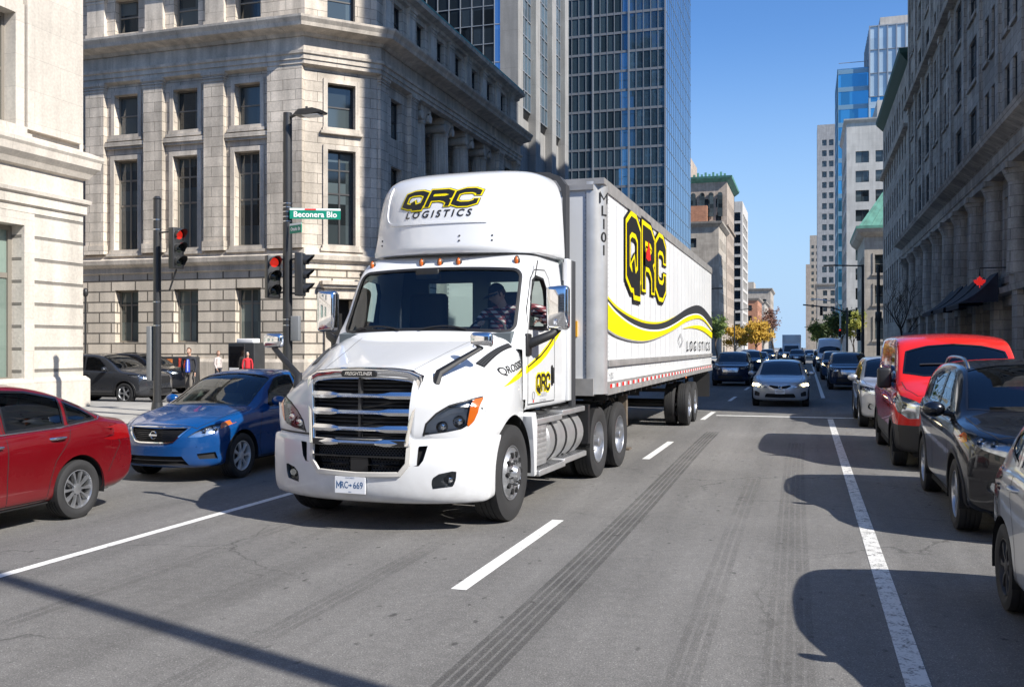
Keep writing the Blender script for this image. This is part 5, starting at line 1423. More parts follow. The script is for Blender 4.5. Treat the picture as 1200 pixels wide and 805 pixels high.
def make_ground():
    AS = asphalt()
    n = 3000.
    mesh('road', [(-n, -n, 0), (n, -n, 0), (n, n, 0), (-n, n, 0)], [(0, 1, 2, 3)], AS)['kind'] = 'structure'
    WHT = worn('road_paint', (.72, .71, .68), .545, 8, soft=.07); WHT2 = worn('road_paint_worn', (.62, .61, .58), .60, 9, soft=.08); TYR = worn('tyre_rubber', (.05, .048, .046), .66, 1.2, .8, 90, .25, .5); TYR2 = worn('tyre_rubber_faint', (.06, .057, .055), .72, 1.1, .85, 90, .22, .22)
    def strip(nm, mat, rects, z=.004):
        v = []; f = []
        for (x0, y0, x1, y1) in rects:
            k = len(v); v += [(x0, y0, z), (x1, y0, z), (x1, y1, z), (x0, y1, z)]; f.append((k, k + 1, k + 2, k + 3))
        o = mesh(nm, v, f, mat); o['kind'] = 'structure'; return o
    strip('lane_line', WHT2, [(.53, -12, .67, 26.2)]); strip('lane_line', WHT, [(-6.45, -12, -6.34, 26.2)]); strip('lane_line', WHT, [(.53, 37, .67, 110)])
    strip('lane_dashes', WHT, [(-2.67, y, -2.54, y + 3.1) for y in (-11.2, -2.1, 6.9, 15.9, 25.0, 34, 43, 52, 61, 70, 79, 88)])
    strip('stop_line', WHT, [(-2.4, 26.6, 3.2, 26.85)], .0042)
    strip('crosswalk_line', WHT, [(-14.2, 25.4, -14.05, 34.8)])
    def ribs(nm, mat, x0, w, k, y0, y1, amp, ph):
        v = []; f = []
        for q in range(k):
            xx = x0 + w * (q + .5) / k; rw = w / k * .36; b = len(v); n_ = 40
            for i in range(n_ + 1):
                y = y0 + (y1 - y0) * i / n_; dx = amp * math.sin(y * .22 + ph); v += [(xx - rw + dx, y, .0045), (xx + rw + dx, y, .0045)]
            f += [(b + 2 * i, b + 2 * i + 1, b + 2 * i + 3, b + 2 * i + 2) for i in range(n_)]
        mesh(nm, v, f, mat)['kind'] = 'structure'
    ribs('tyre_marks', TYR, -2.08, .31, 5, 3, 21.5, .07, 0.); ribs('tyre_marks', TYR2, -.30, .32, 5, 4., 19.5, .05, 1.)
    ribs('tyre_marks', TYR2, -.78, .22, 3, 3, 14, .05, 2.); ribs('tyre_marks', TYR2, -3.6, .22, 3, 4, 8.5, .10, .4); ribs('tyre_marks', TYR2, -5.4, .2, 2, 3, 12, .05, .4)
    SW = stone('sidewalk_concrete', (.36, .345, .32), 1.5, 1.5, .012, .05, .9, .5, .2, .25, 0.)
    KB = stone('kerb_granite', (.30, .29, .28), 1.8, 3., .01, .08, .8, .5, .3, .3, 0.)
    def pave(nm, poly, z=.14):
        m = MB(); m.prism(poly, 'z', -.05, z); m.build(nm, SW)['kind'] = 'structure'
    def arc(cx, cy, r, a0, a1, n=8): return [(cx + r * math.cos(R(a0 + (a1 - a0) * q / n)), cy + r * math.sin(R(a0 + (a1 - a0) * q / n))) for q in range(n + 1)]
    pave('sidewalk', [(-20.5, -80), (-12.65, -80)] + arc(-16.65, 21.1, 4., 0, 90) + [(-90, 25.1), (-90, 23.0), (-20.5, 23.0)])
    pave('sidewalk', [(-90, 35.2)] + arc(-16.65, 39.2, 4., -90, 0) + [(-12.65, 800), (-40, 800), (-40, 39.2), (-90, 39.2)])
    pave('sidewalk', [(4.05, -80), (60, -80), (60, 24.8), (8.6, 24.8), (8.6, 800), (4.05, 800)])
    def kerb(path):
        v = []; f = []
        P = [Vector(p) for p in path]; L, Rr = [], []
        for i, p in enumerate(P):
            d = ((P[i + 1] - p) if i < len(P) - 1 else (p - P[i - 1])).normalized(); q = Vector((-d.y, d.x)); L.append(p); Rr.append(p + q * .15)
        m = MB(); n_ = len(P)
        v = [(p.x, p.y, -.02) for p in L] + [(p.x, p.y, .143) for p in L] + [(p.x, p.y, .143) for p in Rr] + [(p.x, p.y, -.02) for p in Rr]
        for i in range(n_ - 1):
            for a in range(3): f.append((a * n_ + i, a * n_ + i + 1, (a + 1) * n_ + i + 1, (a + 1) * n_ + i))
        m.add(v, f); m.build('kerb', KB)['kind'] = 'structure'
    kerb([(-12.5, -80)] + arc(-16.65, 21.1, 4.15, 0, 90) + [(-90, 25.25)])
    kerb([(-90, 35.05)] + arc(-16.65, 39.2, 4.15, -90, 0) + [(-12.5, 800)])
    kerb([(3.9, 800), (3.9, -80)])
# ------------------------------------------------------------ buildings
def RotM(o, a): return Matrix.Translation(Vector(o)) @ Matrix.Rotation(a, 4, 'Z')
def wall(root, name, M, u0, u1, z0, z1, holes, mat, rev=.3, thick=0):
    """a wall face with real openings and reveals; local x along, y into the building, z up"""
    us = sorted({u0, u1} | {h[0] for h in holes} | {h[2] for h in holes}); zs = sorted({z0, z1} | {h[1] for h in holes} | {h[3] for h in holes})
    us = [u for u in us if u0 <= u <= u1]; zs = [z for z in zs if z0 <= z <= z1]
    hs = sorted(holes); v = []; f = []
    def quad(a, b, c, d): k = len(v); v.extend([a, b, c, d]); f.append((k, k + 1, k + 2, k + 3))
    for j in range(len(zs) - 1):
        zc = (zs[j] + zs[j + 1]) / 2; row = [h for h in hs if h[1] < zc < h[3]]; start = us[0]
        for h in sorted(row):
            if h[0] > start: quad((start, 0, zs[j]), (h[0], 0, zs[j]), (h[0], 0, zs[j + 1]), (start, 0, zs[j + 1]))
            start = max(start, h[2])
        if start < us[-1]: quad((start, 0, zs[j]), (us[-1], 0, zs[j]), (us[-1], 0, zs[j + 1]), (start, 0, zs[j + 1]))
    for (a, b, c, d) in hs:
        quad((a, 0, b), (a, 0, d), (a, rev, d), (a, rev, b)); quad((c, 0, d), (c, 0, b), (c, rev, b), (c, rev, d))
        quad((a, 0, d), (c, 0, d), (c, rev, d), (a, rev, d)); quad((c, 0, b), (a, 0, b), (a, rev, b), (c, rev, b))
    o = mesh(name, [M @ Vector(p) for p in v], f, mat, root)
    return o
WIN = {}
def windows(root, M, rects, nx, ny, fmat, gmat, rev=.3, fw=.07, mw=.05, name='window', cap=100, shade=None, split=None):
    """one frame with its pane per opening, copies sharing meshes; beyond cap they join into one part"""
    cnt = root.get('_wins', 0); rest = []
    for (a, b, c, d) in rects:
        w, h = round(c - a, 3), round(d - b, 3); key = (w, h, nx, ny, fmat.name, gmat.name, fw, mw, split)
        if cnt >= cap: rest.append((a, b, w, h)); continue
        if key not in WIN:
            m = MB(); t = .08
            m.box((0, -t, 0), (fw, 0, h)); m.box((w - fw, -t, 0), (w, 0, h)); m.box((fw, -t, 0), (w - fw, 0, fw)); m.box((fw, -t, h - fw), (w - fw, 0, h))
            for q in range(1, nx): x = w * q / nx; m.box((x - mw / 2, -t * .8, fw), (x + mw / 2, 0, h - fw))
            zs_ = split if split else [q / ny for q in range(1, ny)]
            for q in zs_: z = h * q; m.box((fw, -t * .7, z - mw / 2), (w - fw, 0, z + mw / 2))
            me = m.build('window', fmat); g = mesh('pane', [(fw * .5, -.02, fw * .5), (w - fw * .5, -.02, fw * .5), (w - fw * .5, -.02, h - fw * .5), (fw * .5, -.02, h - fw * .5)], [(0, 1, 2, 3)], gmat)
            WIN[key] = (me.data, g.data); bpy.data.objects.remove(me); bpy.data.objects.remove(g)
        fo = link(name, WIN[key][0], root); fo.matrix_local = M @ Matrix.Translation(Vector((a, rev, b)))
        go = link('pane', WIN[key][1], fo); cnt += 1
    root['_wins'] = cnt
    if rest:
        v = []; f = []; mi = []
        for (a, b, w, h) in rest:
            k = len(v); v += [(a, rev - .02, b), (a + w, rev - .02, b), (a + w, rev - .02, b + h), (a, rev - .02, b + h)]; f.append((k, k + 1, k + 2, k + 3)); mi.append(0)
            for q in range(1, nx):
                x = a + w * q / nx; k = len(v); v += [(x - mw / 2, rev - .06, b), (x + mw / 2, rev - .06, b), (x + mw / 2, rev - .06, b + h), (x - mw / 2, rev - .06, b + h)]; f.append((k, k + 1, k + 2, k + 3)); mi.append(1)
            for q in range(1, ny):
                z = b + h * q / ny; k = len(v); v += [(a, rev - .05, z - mw / 2), (a + w, rev - .05, z - mw / 2), (a + w, rev - .05, z + mw / 2), (a, rev - .05, z + mw / 2)]; f.append((k, k + 1, k + 2, k + 3)); mi.append(1)
        o = mesh('far_windows', [M @ Vector(p) for p in v], f, [gmat, fmat], root, mi=mi); o['kind'] = 'stuff'
def part(root, name, mat, M, boxes, bev=0, smooth=None):
    m = MB(M)
    for b in boxes: m.box(b[0], b[1], bev)
    return m.build(name, mat, root, smooth)
def profile(root, name, mat, path, prof, closed=False):
    """moulding: prof (out, z) swept along a horizontal path with mitred corners; outward = right of travel"""
    P = [Vector(p) for p in path]; n = len(P); v = []; f = []; m = len(prof)
    for i, p in enumerate(P):
        d1 = (p - P[i - 1]).normalized() if i > 0 else None; d2 = (P[i + 1] - p).normalized() if i < n - 1 else None
        d1 = d1 or d2; d2 = d2 or d1; n1 = Vector((d1.y, -d1.x)); n2 = Vector((d2.y, -d2.x)); q = (n1 + n2).normalized(); k = 1 / max(.4, q.dot(n1))
        for o_, z in prof: v.append((p.x + q.x * o_ * k, p.y + q.y * o_ * k, z))
    for i in range(n - 1):
        for j in range(m - 1): f.append((i * m + j, (i + 1) * m + j, (i + 1) * m + j + 1, i * m + j + 1))
    f.append(tuple(range(m))); f.append(tuple((n - 1) * m + j for j in range(m - 1, -1, -1)))
    mb = MB(); mb.add(v, f); return mb.build(name, mat, root)
def bld(label, cat='building', name='office_building', group=None): return empty(name, (0, 0, 0), 0, label, cat, group)
def roofbox(root, mat, x0, y0, x1, y1, z, h=.3, name='roof'):
    m = MB(); m.box((x0, y0, z), (x1, y1, z + h)); return m.build(name, mat, root)

LIME = stone('limestone', (.60, .53, .445), 1.3, .48, .014, .13, .85, .38, .5, .45)
LIMES = stone('limestone_smooth', (.60, .535, .455), 2.2, 3., .008, .06, .85, .5, .2, .45)
RUST = stone('rusticated_stone', (.60, .53, .44), 1.45, .52, .045, .10, .88, .28, 1.0, .30)
PALE = stone('pale_stone', (.56, .51, .445), 1.9, .9, .006, .06, .8, .7, .2, .22)
PALER = stone('pale_banded_stone', (.56, .515, .45), 30., .62, .05, .04, .8, .35, 1.0, .22)
DKST = stone('brown_sandstone', (.43, .39, .34), 1.2, .45, .015, .14, .9, .5, .5, .45)
BEIGE = stone('beige_stone', (.40, .355, .30), 1.5, .6, .01, .08, .85, .7, .2, .3)
BEIGE2 = stone('tan_brick', (.40, .33, .27), .9, .3, .01, .10, .88, .7, .2, .3)
ORNG = stone('orange_brick', (.42, .20, .12), .6, .25, .01, .12, .88, .7, .2, .25)
WHST = stone('white_precast', (.50, .475, .44), 3., 1.2, .01, .04, .8, .7, .2, .2)
GRYC = stone('grey_precast', (.33, .33, .33), 3., 1.2, .01, .05, .85, .7, .2, .25)
CONC = stone('concrete_pier', (.27, .265, .255), 50., 3.2, .01, .04, .85, .6, .2, .25)
COPPER = pm('green_copper', (.10, .26, .20), rough=.65, var=.25, scale=1.2)
ROOFG = pm('roof_gravel', (.2, .2, .19), .9)
WFR = pm('window_frame_bronze', (.20, .18, .15), .5); WFRL = pm('window_frame_stone', (.30, .29, .26), .6); WFB = pm('window_frame_dark', (.03, .03, .032), .5); WFA = pm('mullion_aluminium', (.33, .34, .35), .4, .5)
WG = winglass('window_glass', (.034, .044, .047), .05, .85, spec=.9); WGC = winglass('window_glass_curtained', (.10, .12, .11), .06, .6, spec=.7)
GT = winglass('tower_glass_dark', (.035, .05, .065), .03, .6, 1.05, 1.62, spec=1., metal=.75, wob=.012)
GT2 = winglass('tower_glass', (.15, .24, .30), .03, .35, 1.1, 2.9, spec=1., metal=.8, wob=.01)
GT3 = winglass('tower_glass_blue', (.16, .30, .46), .03, .12, 1.1, 2.9, spec=1., metal=.85, wob=.006)

def pilaster(root, M, u, w, z0, z1, d, mat, capm=None, ionic=False):
    m = MB(M); m.box((u - w / 2, -d, z0 + .45), (u + w / 2, 0, z1 - .3)); m.box((u - w / 2 - .06, -d - .06, z0), (u + w / 2 + .06, 0, z0 + .45))
    m.box((u - w / 2 - .03, -d - .03, z1 - .45), (u + w / 2 + .03, 0, z1 - .36)); m.box((u - w / 2 - .05, -d - .05, z1 - .3), (u + w / 2 + .05, 0, z1 - .15)); m.box((u - w / 2 - .10, -d - .10, z1 - .15), (u + w / 2 + .10, 0, z1))
    return m.build('pilaster', mat, root)
def surround(root, M, r, w, d, mat, sill=True, name='window_surround', hood=False):
    a, b, c, e = r; m = MB(M)
    m.box((a - w, -d, b), (a, 0, e + w)); m.box((c, -d, b), (c + w, 0, e + w)); m.box((a, -d, e), (c, 0, e + w))
    if sill: m.box((a - w - .15, -d - .12, b - .32), (c + w + .15, 0, b - .18)); m.box((a - w - .05, -d - .05, b - .18), (c + w + .05, 0, b - .001))
    if hood: m.box((a - w - .2, -d - .25, e + w + .12), (c + w + .2, 0, e + w + .26)); m.box((a - w - .1, -d - .12, e + w), (c + w + .1, 0, e + w + .12))
    return m.build(name, mat, root)

def bank_building():
    root = bld('large grey limestone bank-like building across the cross street, with cut corner and columned side', 'building', 'stone_building')
    path = [(-70, 39), (-22.4, 39), (-19.9, 41.5), (-19.9, 64.6)]
    MF = RotM((-70, 39, 0), 0); MC = RotM((-22.4, 39, 0), R(45)); MS = RotM((-19.9, 41.5, 0), R(90)); WC = 2.5 * math.sqrt(2)
    cx = [-25.45 - 3.48 * k + 70 for k in range(11)]
    hw = .70
    G = [(c - hw, 2.15, c + hw, 4.75) for c in cx]; A = [(c - hw, 6.75, c + hw, 11.25) for c in cx]; B = [(c - hw, 12.5, c + hw, 14.5) for c in cx]; D = [(c - hw, 17.6, c + hw, 19.3) for c in cx]
    wall(root, 'wall', MF, 0, 47.6, 1.35, 5.7, G, RUST, .45); wall(root, 'upper_wall', MF, 0, 47.6, 5.7, 15.1, A + B, LIME, .4); wall(root, 'attic_wall', MF, 0, 47.6, 15.1, 19.7, D, LIME, .4)
    c0 = WC / 2; hc = .68
    GC = [(c0 - .55, .2, c0 + .55, 4.2)]; AC = [(c0 - hc, 6.75, c0 + hc, 11.25)]; BC = [(c0 - hc, 12.3, c0 + hc, 14.4)]; DC = [(c0 - hc, 17.5, c0 + hc, 19.4)]
    wall(root, 'wall', MC, 0, WC, .14, 5.7, GC, RUST, .6); wall(root, 'upper_wall', MC, 0, WC, 5.7, 15.1, AC + BC, LIME, .4); wall(root, 'attic_wall', MC, 0, WC, 15.1, 19.7, DC, LIME, .4)
    y1 = 23.1; su = [2.3] + [6.6 + 3.05 * k for k in range(4)] + [20.9]
    GS = [(u - .65, 2.15, u + .65, 4.75) for u in su]; SA = [(u - .65, 6.75, u + .65, 11.0) for u in (2.3, 20.9)] + [(u - .65, 12.4, u + .65, 14.4) for u in (2.3, 20.9)]
    SD = [(2.0 + 2.9 * k, 17.6, 3.1 + 2.9 * k, 19.3) for k in range(8) if 3.1 + 2.9 * k < 23]
    wall(root, 'wall', MS, 0, y1, .14, 5.7, GS, RUST, .45); wall(root, 'upper_wall', MS, 0, 4.7, 5.7, 15.1, SA[:1] + SA[2:3], LIME, .4); wall(root, 'upper_wall', MS, 18.2, y1, 5.7, 15.1, SA[1:2] + SA[3:], LIME, .4)
    wall(root, 'attic_wall', MS, 0, y1, 15.1, 19.7, SD, LIME, .35)
    MR = MS @ Matrix.Translation(Vector((0, 1.6, 0))); ru = [6.4 + 3.3 * k for k in range(4)]
    RA = [(u - .8, 6.75, u + .8, 11.0) for u in ru] + [(u - .8, 12.2, u + .8, 14.4) for u in ru]
    wall(root, 'recessed_wall', MR, 4.7, 18.2, 5.7, 15.1, RA, LIME, .3)
    part(root, 'recess_return', LIMES, MS, [((4.7, 0, 5.7), (4.72, 1.6, 15.1))]); part(root, 'recess_return', LIMES, MS, [((18.18, 0, 5.7), (18.2, 1.6, 15.1))]); part(root, 'recess_floor', LIMES, MS, [((4.72, 0.003, 5.6), (18.18, 1.6, 5.72))])
    # windows
    windows(root, MF, G, 2, 1, WFR, WGC, .42, .09, .08, split=(.72,)); windows(root, MF, A, 2, 1, WFR, WG, .37, .09, .09, split=(.5, .78)); windows(root, MF, B, 1, 2, WFR, WG, .37, .08, .07); windows(root, MF, D, 1, 2, WFR, WG, .37, .08, .07)
    windows(root, MC, AC, 2, 1, WFB, WG, .37, .09, .08, split=(.55, .8)); windows(root, MC, BC, 1, 2, WFB, WG, .37, .08, .07); windows(root, MC, DC, 1, 2, WFB, WG, .37, .08, .07)
    windows(root, MS, GS, 2, 1, WFR, WGC, .42, .09, .08, split=(.72,)); windows(root, MS, SA, 1, 2, WFB, WG, .37, .08, .07); windows(root, MS, SD, 1, 2, WFB, WG, .32, .07, .06); windows(root, MR, RA, 2, 2, WFB, WG, .28, .08, .07)
    m = MB(MC); m.box((c0 - .55, .55, .15), (c0 + .55, .6, 4.2)); d = m.build('door', DARKV, root)
    m = MB(MC); a, b = c0 - .55, c0 + .55
    m.box((a - .28, -.16, .15), (a, 0, 4.5)); m.box((b, -.16, .15), (b + .28, 0, 4.5)); m.box((a - .28, -.18, 4.2), (b + .28, 0, 4.55)); m.box((a - .5, -.5, 4.85), (b + .5, 0, 5.02)); m.box((a - .42, -.36, 4.7), (b + .42, 0, 4.85)); m.box((a - .3, -.2, 4.55), (b + .3, 0, 4.7)); m.build('door_surround', LIMES, root)
    for u in (c0 + .95, ):
        m = MB(MC); m.cyl((u, -.5, 4.85), (u, -.5, 5.35), .14, .22, 8); m.cyl((u, -.5, 5.35), (u, -.5, 5.5), .24, .1, 8); m.box((u - .03, -.5, 4.75), (u + .03, 0, 4.83)); m.build('wall_lantern', TBLK, root)
    for M_, rs in ((MF, A), (MC, AC)):
        for r in rs: surround(root, M_, r, .22, .09, LIMES)
    for M_, rs in ((MF, B), (MC, BC)):
        for r in rs: surround(root, M_, r, .2, .07, LIMES)
    for r in B[:8]: part(root, 'sill_ledge', LIMES, MF, [((r[0] - .55, -.22, 11.92), (r[2] + .55, 0, 12.12)), ((r[0] - .45, -.14, 11.80), (r[2] + .45, 0, 11.92))])
    # pilasters on the front
    for k in range(11):
        u = cx[k] + 1.74; w = 1.1
        if k == 0: continue
        pilaster(root, MF, u, w, 6.55, 15.1, .26, LIME); pilaster(root, MF, u, w * .95, 17.15, 19.6, .18, LIMES)
    m = MB(MF); m.box((cx[0] + 1.2, -.26, 6.55), (47.6, 0, 15.1)); m.build('corner_pier', LIME, root)
    pilaster(root, MS, 4.1, .85, 6.55, 15.1, .22, LIME); pilaster(root, MS, .55, .9, 6.55, 15.1, .16, LIME); pilaster(root, MS, 18.8, .85, 6.55, 15.1, .22, LIME); pilaster(root, MS, 22.6, .85, 6.55, 15.1, .22, LIME)
    for k in range(8): pilaster(root, MS, 1.1 + 2.9 * k, .75, 17.15, 19.6, .15, LIMES)
    # fluted ionic columns
    for k in range(4):
        u = 6.1 + 3.45 * k; m = MB(MS @ Matrix.Translation(Vector((u, .55, 0)))); n = 40; v = []; f = []
        for z, r in ((7.2, .56), (10, .55), (14.2, .48)):
            for q in range(n): a = 2 * PI * q / n; rr = r * (1 - .07 * (q % 2)); v.append((rr * math.cos(a), rr * math.sin(a), z))
        for j in range(2):
            for q in range(n): f.append((j * n + q, j * n + (q + 1) % n, (j + 1) * n + (q + 1) % n, (j + 1) * n + q))
        m.add(v, f); m.box((-.75, -.72, 6.55), (.75, .72, 6.85)); m.lathe([(6.85, .72), (7.0, .74), (7.1, .62), (7.2, .6)], (0, 0, 0), 'z', 24); m.box((-.7, -.6, 14.75), (.7, .6, 15.1))
        m.lathe([(14.1, .5), (14.2, .54), (14.3, .5), (14.75, .66)], (0, 0, 0), 'z', 24)
        for sx in (-1, 1): m.cyl((sx * .58, -.62, 14.5), (sx * .58, .62, 14.5), .24, n=14)
        m.build('column', LIMES, root, 30)
    # plinth, belts, entablature, cornice, attic cornice
    profile(root, 'plinth', LIMES, path, [(0, .1), (.22, .1), (.22, 1.2), (.12, 1.35), (0, 1.35)])
    profile(root, 'belt_course', LIMES, path, [(0, 5.55), (.10, 5.6), (.10, 5.85), (.32, 6.0), (.36, 6.22), (.14, 6.3), (.10, 6.5), (0, 6.55)])
    profile(root, 'architrave', LIMES, path, [(0, 15.0), (.30, 15.1), (.30, 15.3), (.36, 15.3), (.36, 15.52), (.44, 15.55), (.46, 15.68), (.30, 15.72), (.28, 16.35), (0, 16.35)])
    profile(root, 'cornice', LIMES, path, [(0, 16.34), (.38, 16.36), (.48, 16.5), (.58, 16.52), (1.05, 16.62), (1.1, 16.78), (1.22, 16.95), (1.24, 17.05), (.25, 17.16), (0, 17.16)])
    profile(root, 'attic_cornice', LIMES, path, [(0, 19.55), (.2, 19.6), (.25, 19.75), (.6, 19.85), (.65, 20.05), (0, 20.1)]); profile(root, 'copper_flashing', COPPER, path, [(0, 20.1), (.55, 20.1), (.5, 20.3), (0, 20.4)])
    m = MB(); m.prism([(-70, 39), (-22.4, 39), (-19.9, 41.5), (-19.9, 64.6), (-70, 64.6)], 'z', 19.6, 20.2); m.build('roof', ROOFG, root)
    m = MB(); m.box((-69.9, 64.5, .1), (-19.92, 64.6, 19.7)); m.build('rear_wall', LIMES, root)
    return root

def near_building():
    root = bld('pale banded stone building at the near left corner with tall ground-floor windows', 'building', 'stone_building')
    M = RotM((-20.6, -50, 0), R(90)); Lw = 72.9
    G = [(Lw - 2.3 - 3.4 - 6.2 * k, .95, Lw - 2.3 - 6.2 * k, 5.25) for k in range(6)]; U = [(Lw - 2.6 - 3.0 - 6.2 * k, 7.95, Lw - 2.6 - 6.2 * k, 11.0) for k in range(6)] + [(Lw - 2.6 - 3.0 - 6.2 * k, 12.3, Lw - 2.6 - 6.2 * k, 15.0) for k in range(6)]
    wall(root, 'wall', M, 0, Lw, .1, 5.9, G, PALER, .45); wall(root, 'upper_wall', M, 0, Lw, 5.9, 16.6, U, PALE, .4)
    windows(root, M, G, 1, 1, WFR, winglass('shop_glass', (.16, .21, .18), .05, .25, spec=.8), .42, .13, .14, split=(.68,)); windows(root, M, U, 2, 2, WFR, WGC, .37, .1, .08)
    path = [(-20.6, -50), (-20.6, 22.9), (-60, 22.9)]
    for r in U[:6]: surround(root, M, r, .3, .10, PALE)
    for k in range(7): part(root, 'pilaster', PALE, M, [((Lw - 1.9 - 6.2 * k - .35, -.16, 7.9), (Lw - .2 - 6.2 * k, 0, 15.4))])
    for r in G: part(root, 'window_surround', PALE, M, [((r[0] - .35, -.10, .95), (r[0], 0, 5.6)), ((r[2], -.10, .95), (r[2] + .35, 0, 5.6)), ((r[0], -.10, 5.25), (r[2], 0, 5.6))])
    profile(root, 'plinth', PALE, path, [(0, .1), (.14, .1), (.14, .95), (.05, 1.05), (0, 1.05)])
    profile(root, 'belt_course', PALE, path, [(0, 5.8), (.08, 5.85), (.08, 6.1), (.16, 6.15), (.18, 6.25), (.04, 6.3), (0, 6.3)])
    profile(root, 'cornice', PALE, path, [(0, 6.85), (.12, 6.9), (.2, 7.05), (.34, 7.2), (.37, 7.4), (.42, 7.48), (.42, 7.58), (.1, 7.7), (0, 7.72)])
    profile(root, 'top_cornice', PALE, path, [(0, 15.6), (.3, 15.8), (.8, 16.1), (.85, 16.5), (0, 16.6)])
    m = MB(); m.box((-60, 22.85, .1), (-20.62, 22.9, 16.6)); m.build('end_wall', PALE, root); roofbox(root, ROOFG, -60, -50, -20.7, 22.8, 16.3)
    return root

def right_building():
    root = bld('tall dark sandstone building along the right pavement with columns and awnings below', 'building', 'stone_building')
    X = 8.5; Y1 = 88; M = RotM((X, Y1, 0), R(-90)); Lw = Y1 - 31; bay = 4.9; nb = int(Lw / bay)
    sh, mid, up = [], [], []
    for k in range(nb):
        u = .9 + k * bay; sh.append((u + .75, .3, u + bay - .75, 3.75)); mid.append((u + .95, 5.3, u + bay - .95, 8.6))
        for fl in range(9):
            z = 12.4 + fl * 3.55; hh = 2.2 if fl % 3 else 2.0
            if k % 4 in (0, 3): up += [(u + 1.0, z, u + 2.1, z + hh), (u + 2.8, z, u + 3.9, z + hh)]
            else: up += [(u + 1.15, z, u + 3.75, z + hh + .2)]
    up.sort(key=lambda r: (r[1] > 34, abs(r[1] - 15) - r[0] * .2))
    wall(root, 'wall', M, 0, Lw, .1, 4.4, sh, DKST, .5); wall(root, 'upper_wall', M, 0, Lw, 4.4, 10., mid, DKST, .3); wall(root, 'upper_wall', M, 0, Lw, 10., 47, up, DKST, .2)
    windows(root, M, sh, 2, 1, WFB, WG, .47, .1, .08, split=(.78,)); windows(root, M, mid, 3, 1, WFB, WG, .27, .1, .09, split=(.7,)); windows(root, M, up, 2, 2, WFB, WG, .18, .08, .07, cap=100)
    for k in range(nb + 1):
        u = .9 + k * bay; m = MB(M); m.box((u - .62, -.45, .15), (u + .62, 0, 1.1)); m.box((u - .5, -.34, 1.1), (u + .5, 0, 4.4)); m.box((u - .6, -.42, 4.4), (u + .6, 0, 4.9))
        m.cyl((u, -.2, 4.9), (u, -.2, 8.7), .44, .38, 18); m.cyl((u, -.2, 8.7), (u, -.2, 9.2), .40, .62, 18); m.box((u - .65, -.8, 9.2), (u + .65, 0, 9.45)); m.build('column', DKST, root, 40)
        for z0, z1 in ((11.6, 22.4), (22.8, 33.2), (33.6, 44.)): part(root, 'pier', DKST, M, [((u - .38, -.16, z0), (u + .38, 0, z1)), ((u - .46, -.22, z1 - .5), (u + .46, 0, z1 - .1))])
    for r in mid: part(root, 'spandrel_panel', DKST, M, [((r[0] - .1, -.12, 4.55), (r[2] + .1, 0, 5.2)), ((r[0] + .2, -.18, 4.7), (r[2] - .2, -.12, 5.05))])
    for r in up[:100]: part(root, 'window_sill', DKST, M, [((r[0] - .15, -.13, r[1] - .2), (r[2] + .15, 0, r[1]))])
    path = [(X, 31), (X, Y1)]; path = list(reversed(path))
    profile(root, 'belt_course', DKST, path, [(0, 4.2), (.4, 4.25), (.45, 4.5), (0, 4.55)])
    profile(root, 'entablature', DKST, path, [(0, 9.4), (.55, 9.45), (.55, 9.75), (.62, 9.8), (.62, 10.3), (.75, 10.4), (1.2, 10.65), (1.3, 10.95), (.3, 11.15), (0, 11.2)])
    profile(root, 'string_course', DKST, path, [(0, 22.3), (.5, 22.4), (.55, 22.7), (0, 22.8)]); profile(root, 'string_course', DKST, path, [(0, 33.2), (.5, 33.3), (.55, 33.6), (0, 33.7)])
    profile(root, 'cornice', DKST, path, [(0, 45.5), (.6, 45.8), (1.3, 46.3), (1.4, 47.), (0, 47.1)])
    m = MB(); m.box((X + .01, 30.9, .1), (40, 31, 47)); m.build('end_wall', DKST, root); m = MB(); m.box((X + .01, 88., .1), (40, 88.1, 47)); m.build('end_wall', DKST, root); roofbox(root, ROOFG, X, 31, 40, 88, 46.8)
    # unseen corner wing, kept low so its shadow spares the bank front
    M2 = RotM((X, 31, 0), R(-90)); sh2 = [(.8 + 2.9 * k, .4, 2.7 + 2.9 * k, 3.6) for k in range(2)]; up2 = [(.8 + 2.9 * k, 5 + 4 * j, 2.4 + 2.9 * k, 7.6 + 4 * j) for k in range(2) for j in range(4)]
    wall(root, 'wing_wall', M2, 0, 6, .1, 22, sh2 + up2, DKST, .4); windows(root, M2, sh2 + up2, 2, 2, WFB, WG, .37, .08, .07, cap=120)
    m = MB(); m.box((X, 24.9, .1), (40, 25, 22)); m.build('end_wall', DKST, root); roofbox(root, ROOFG, X, 25, 40, 31, 21.7)
    return root

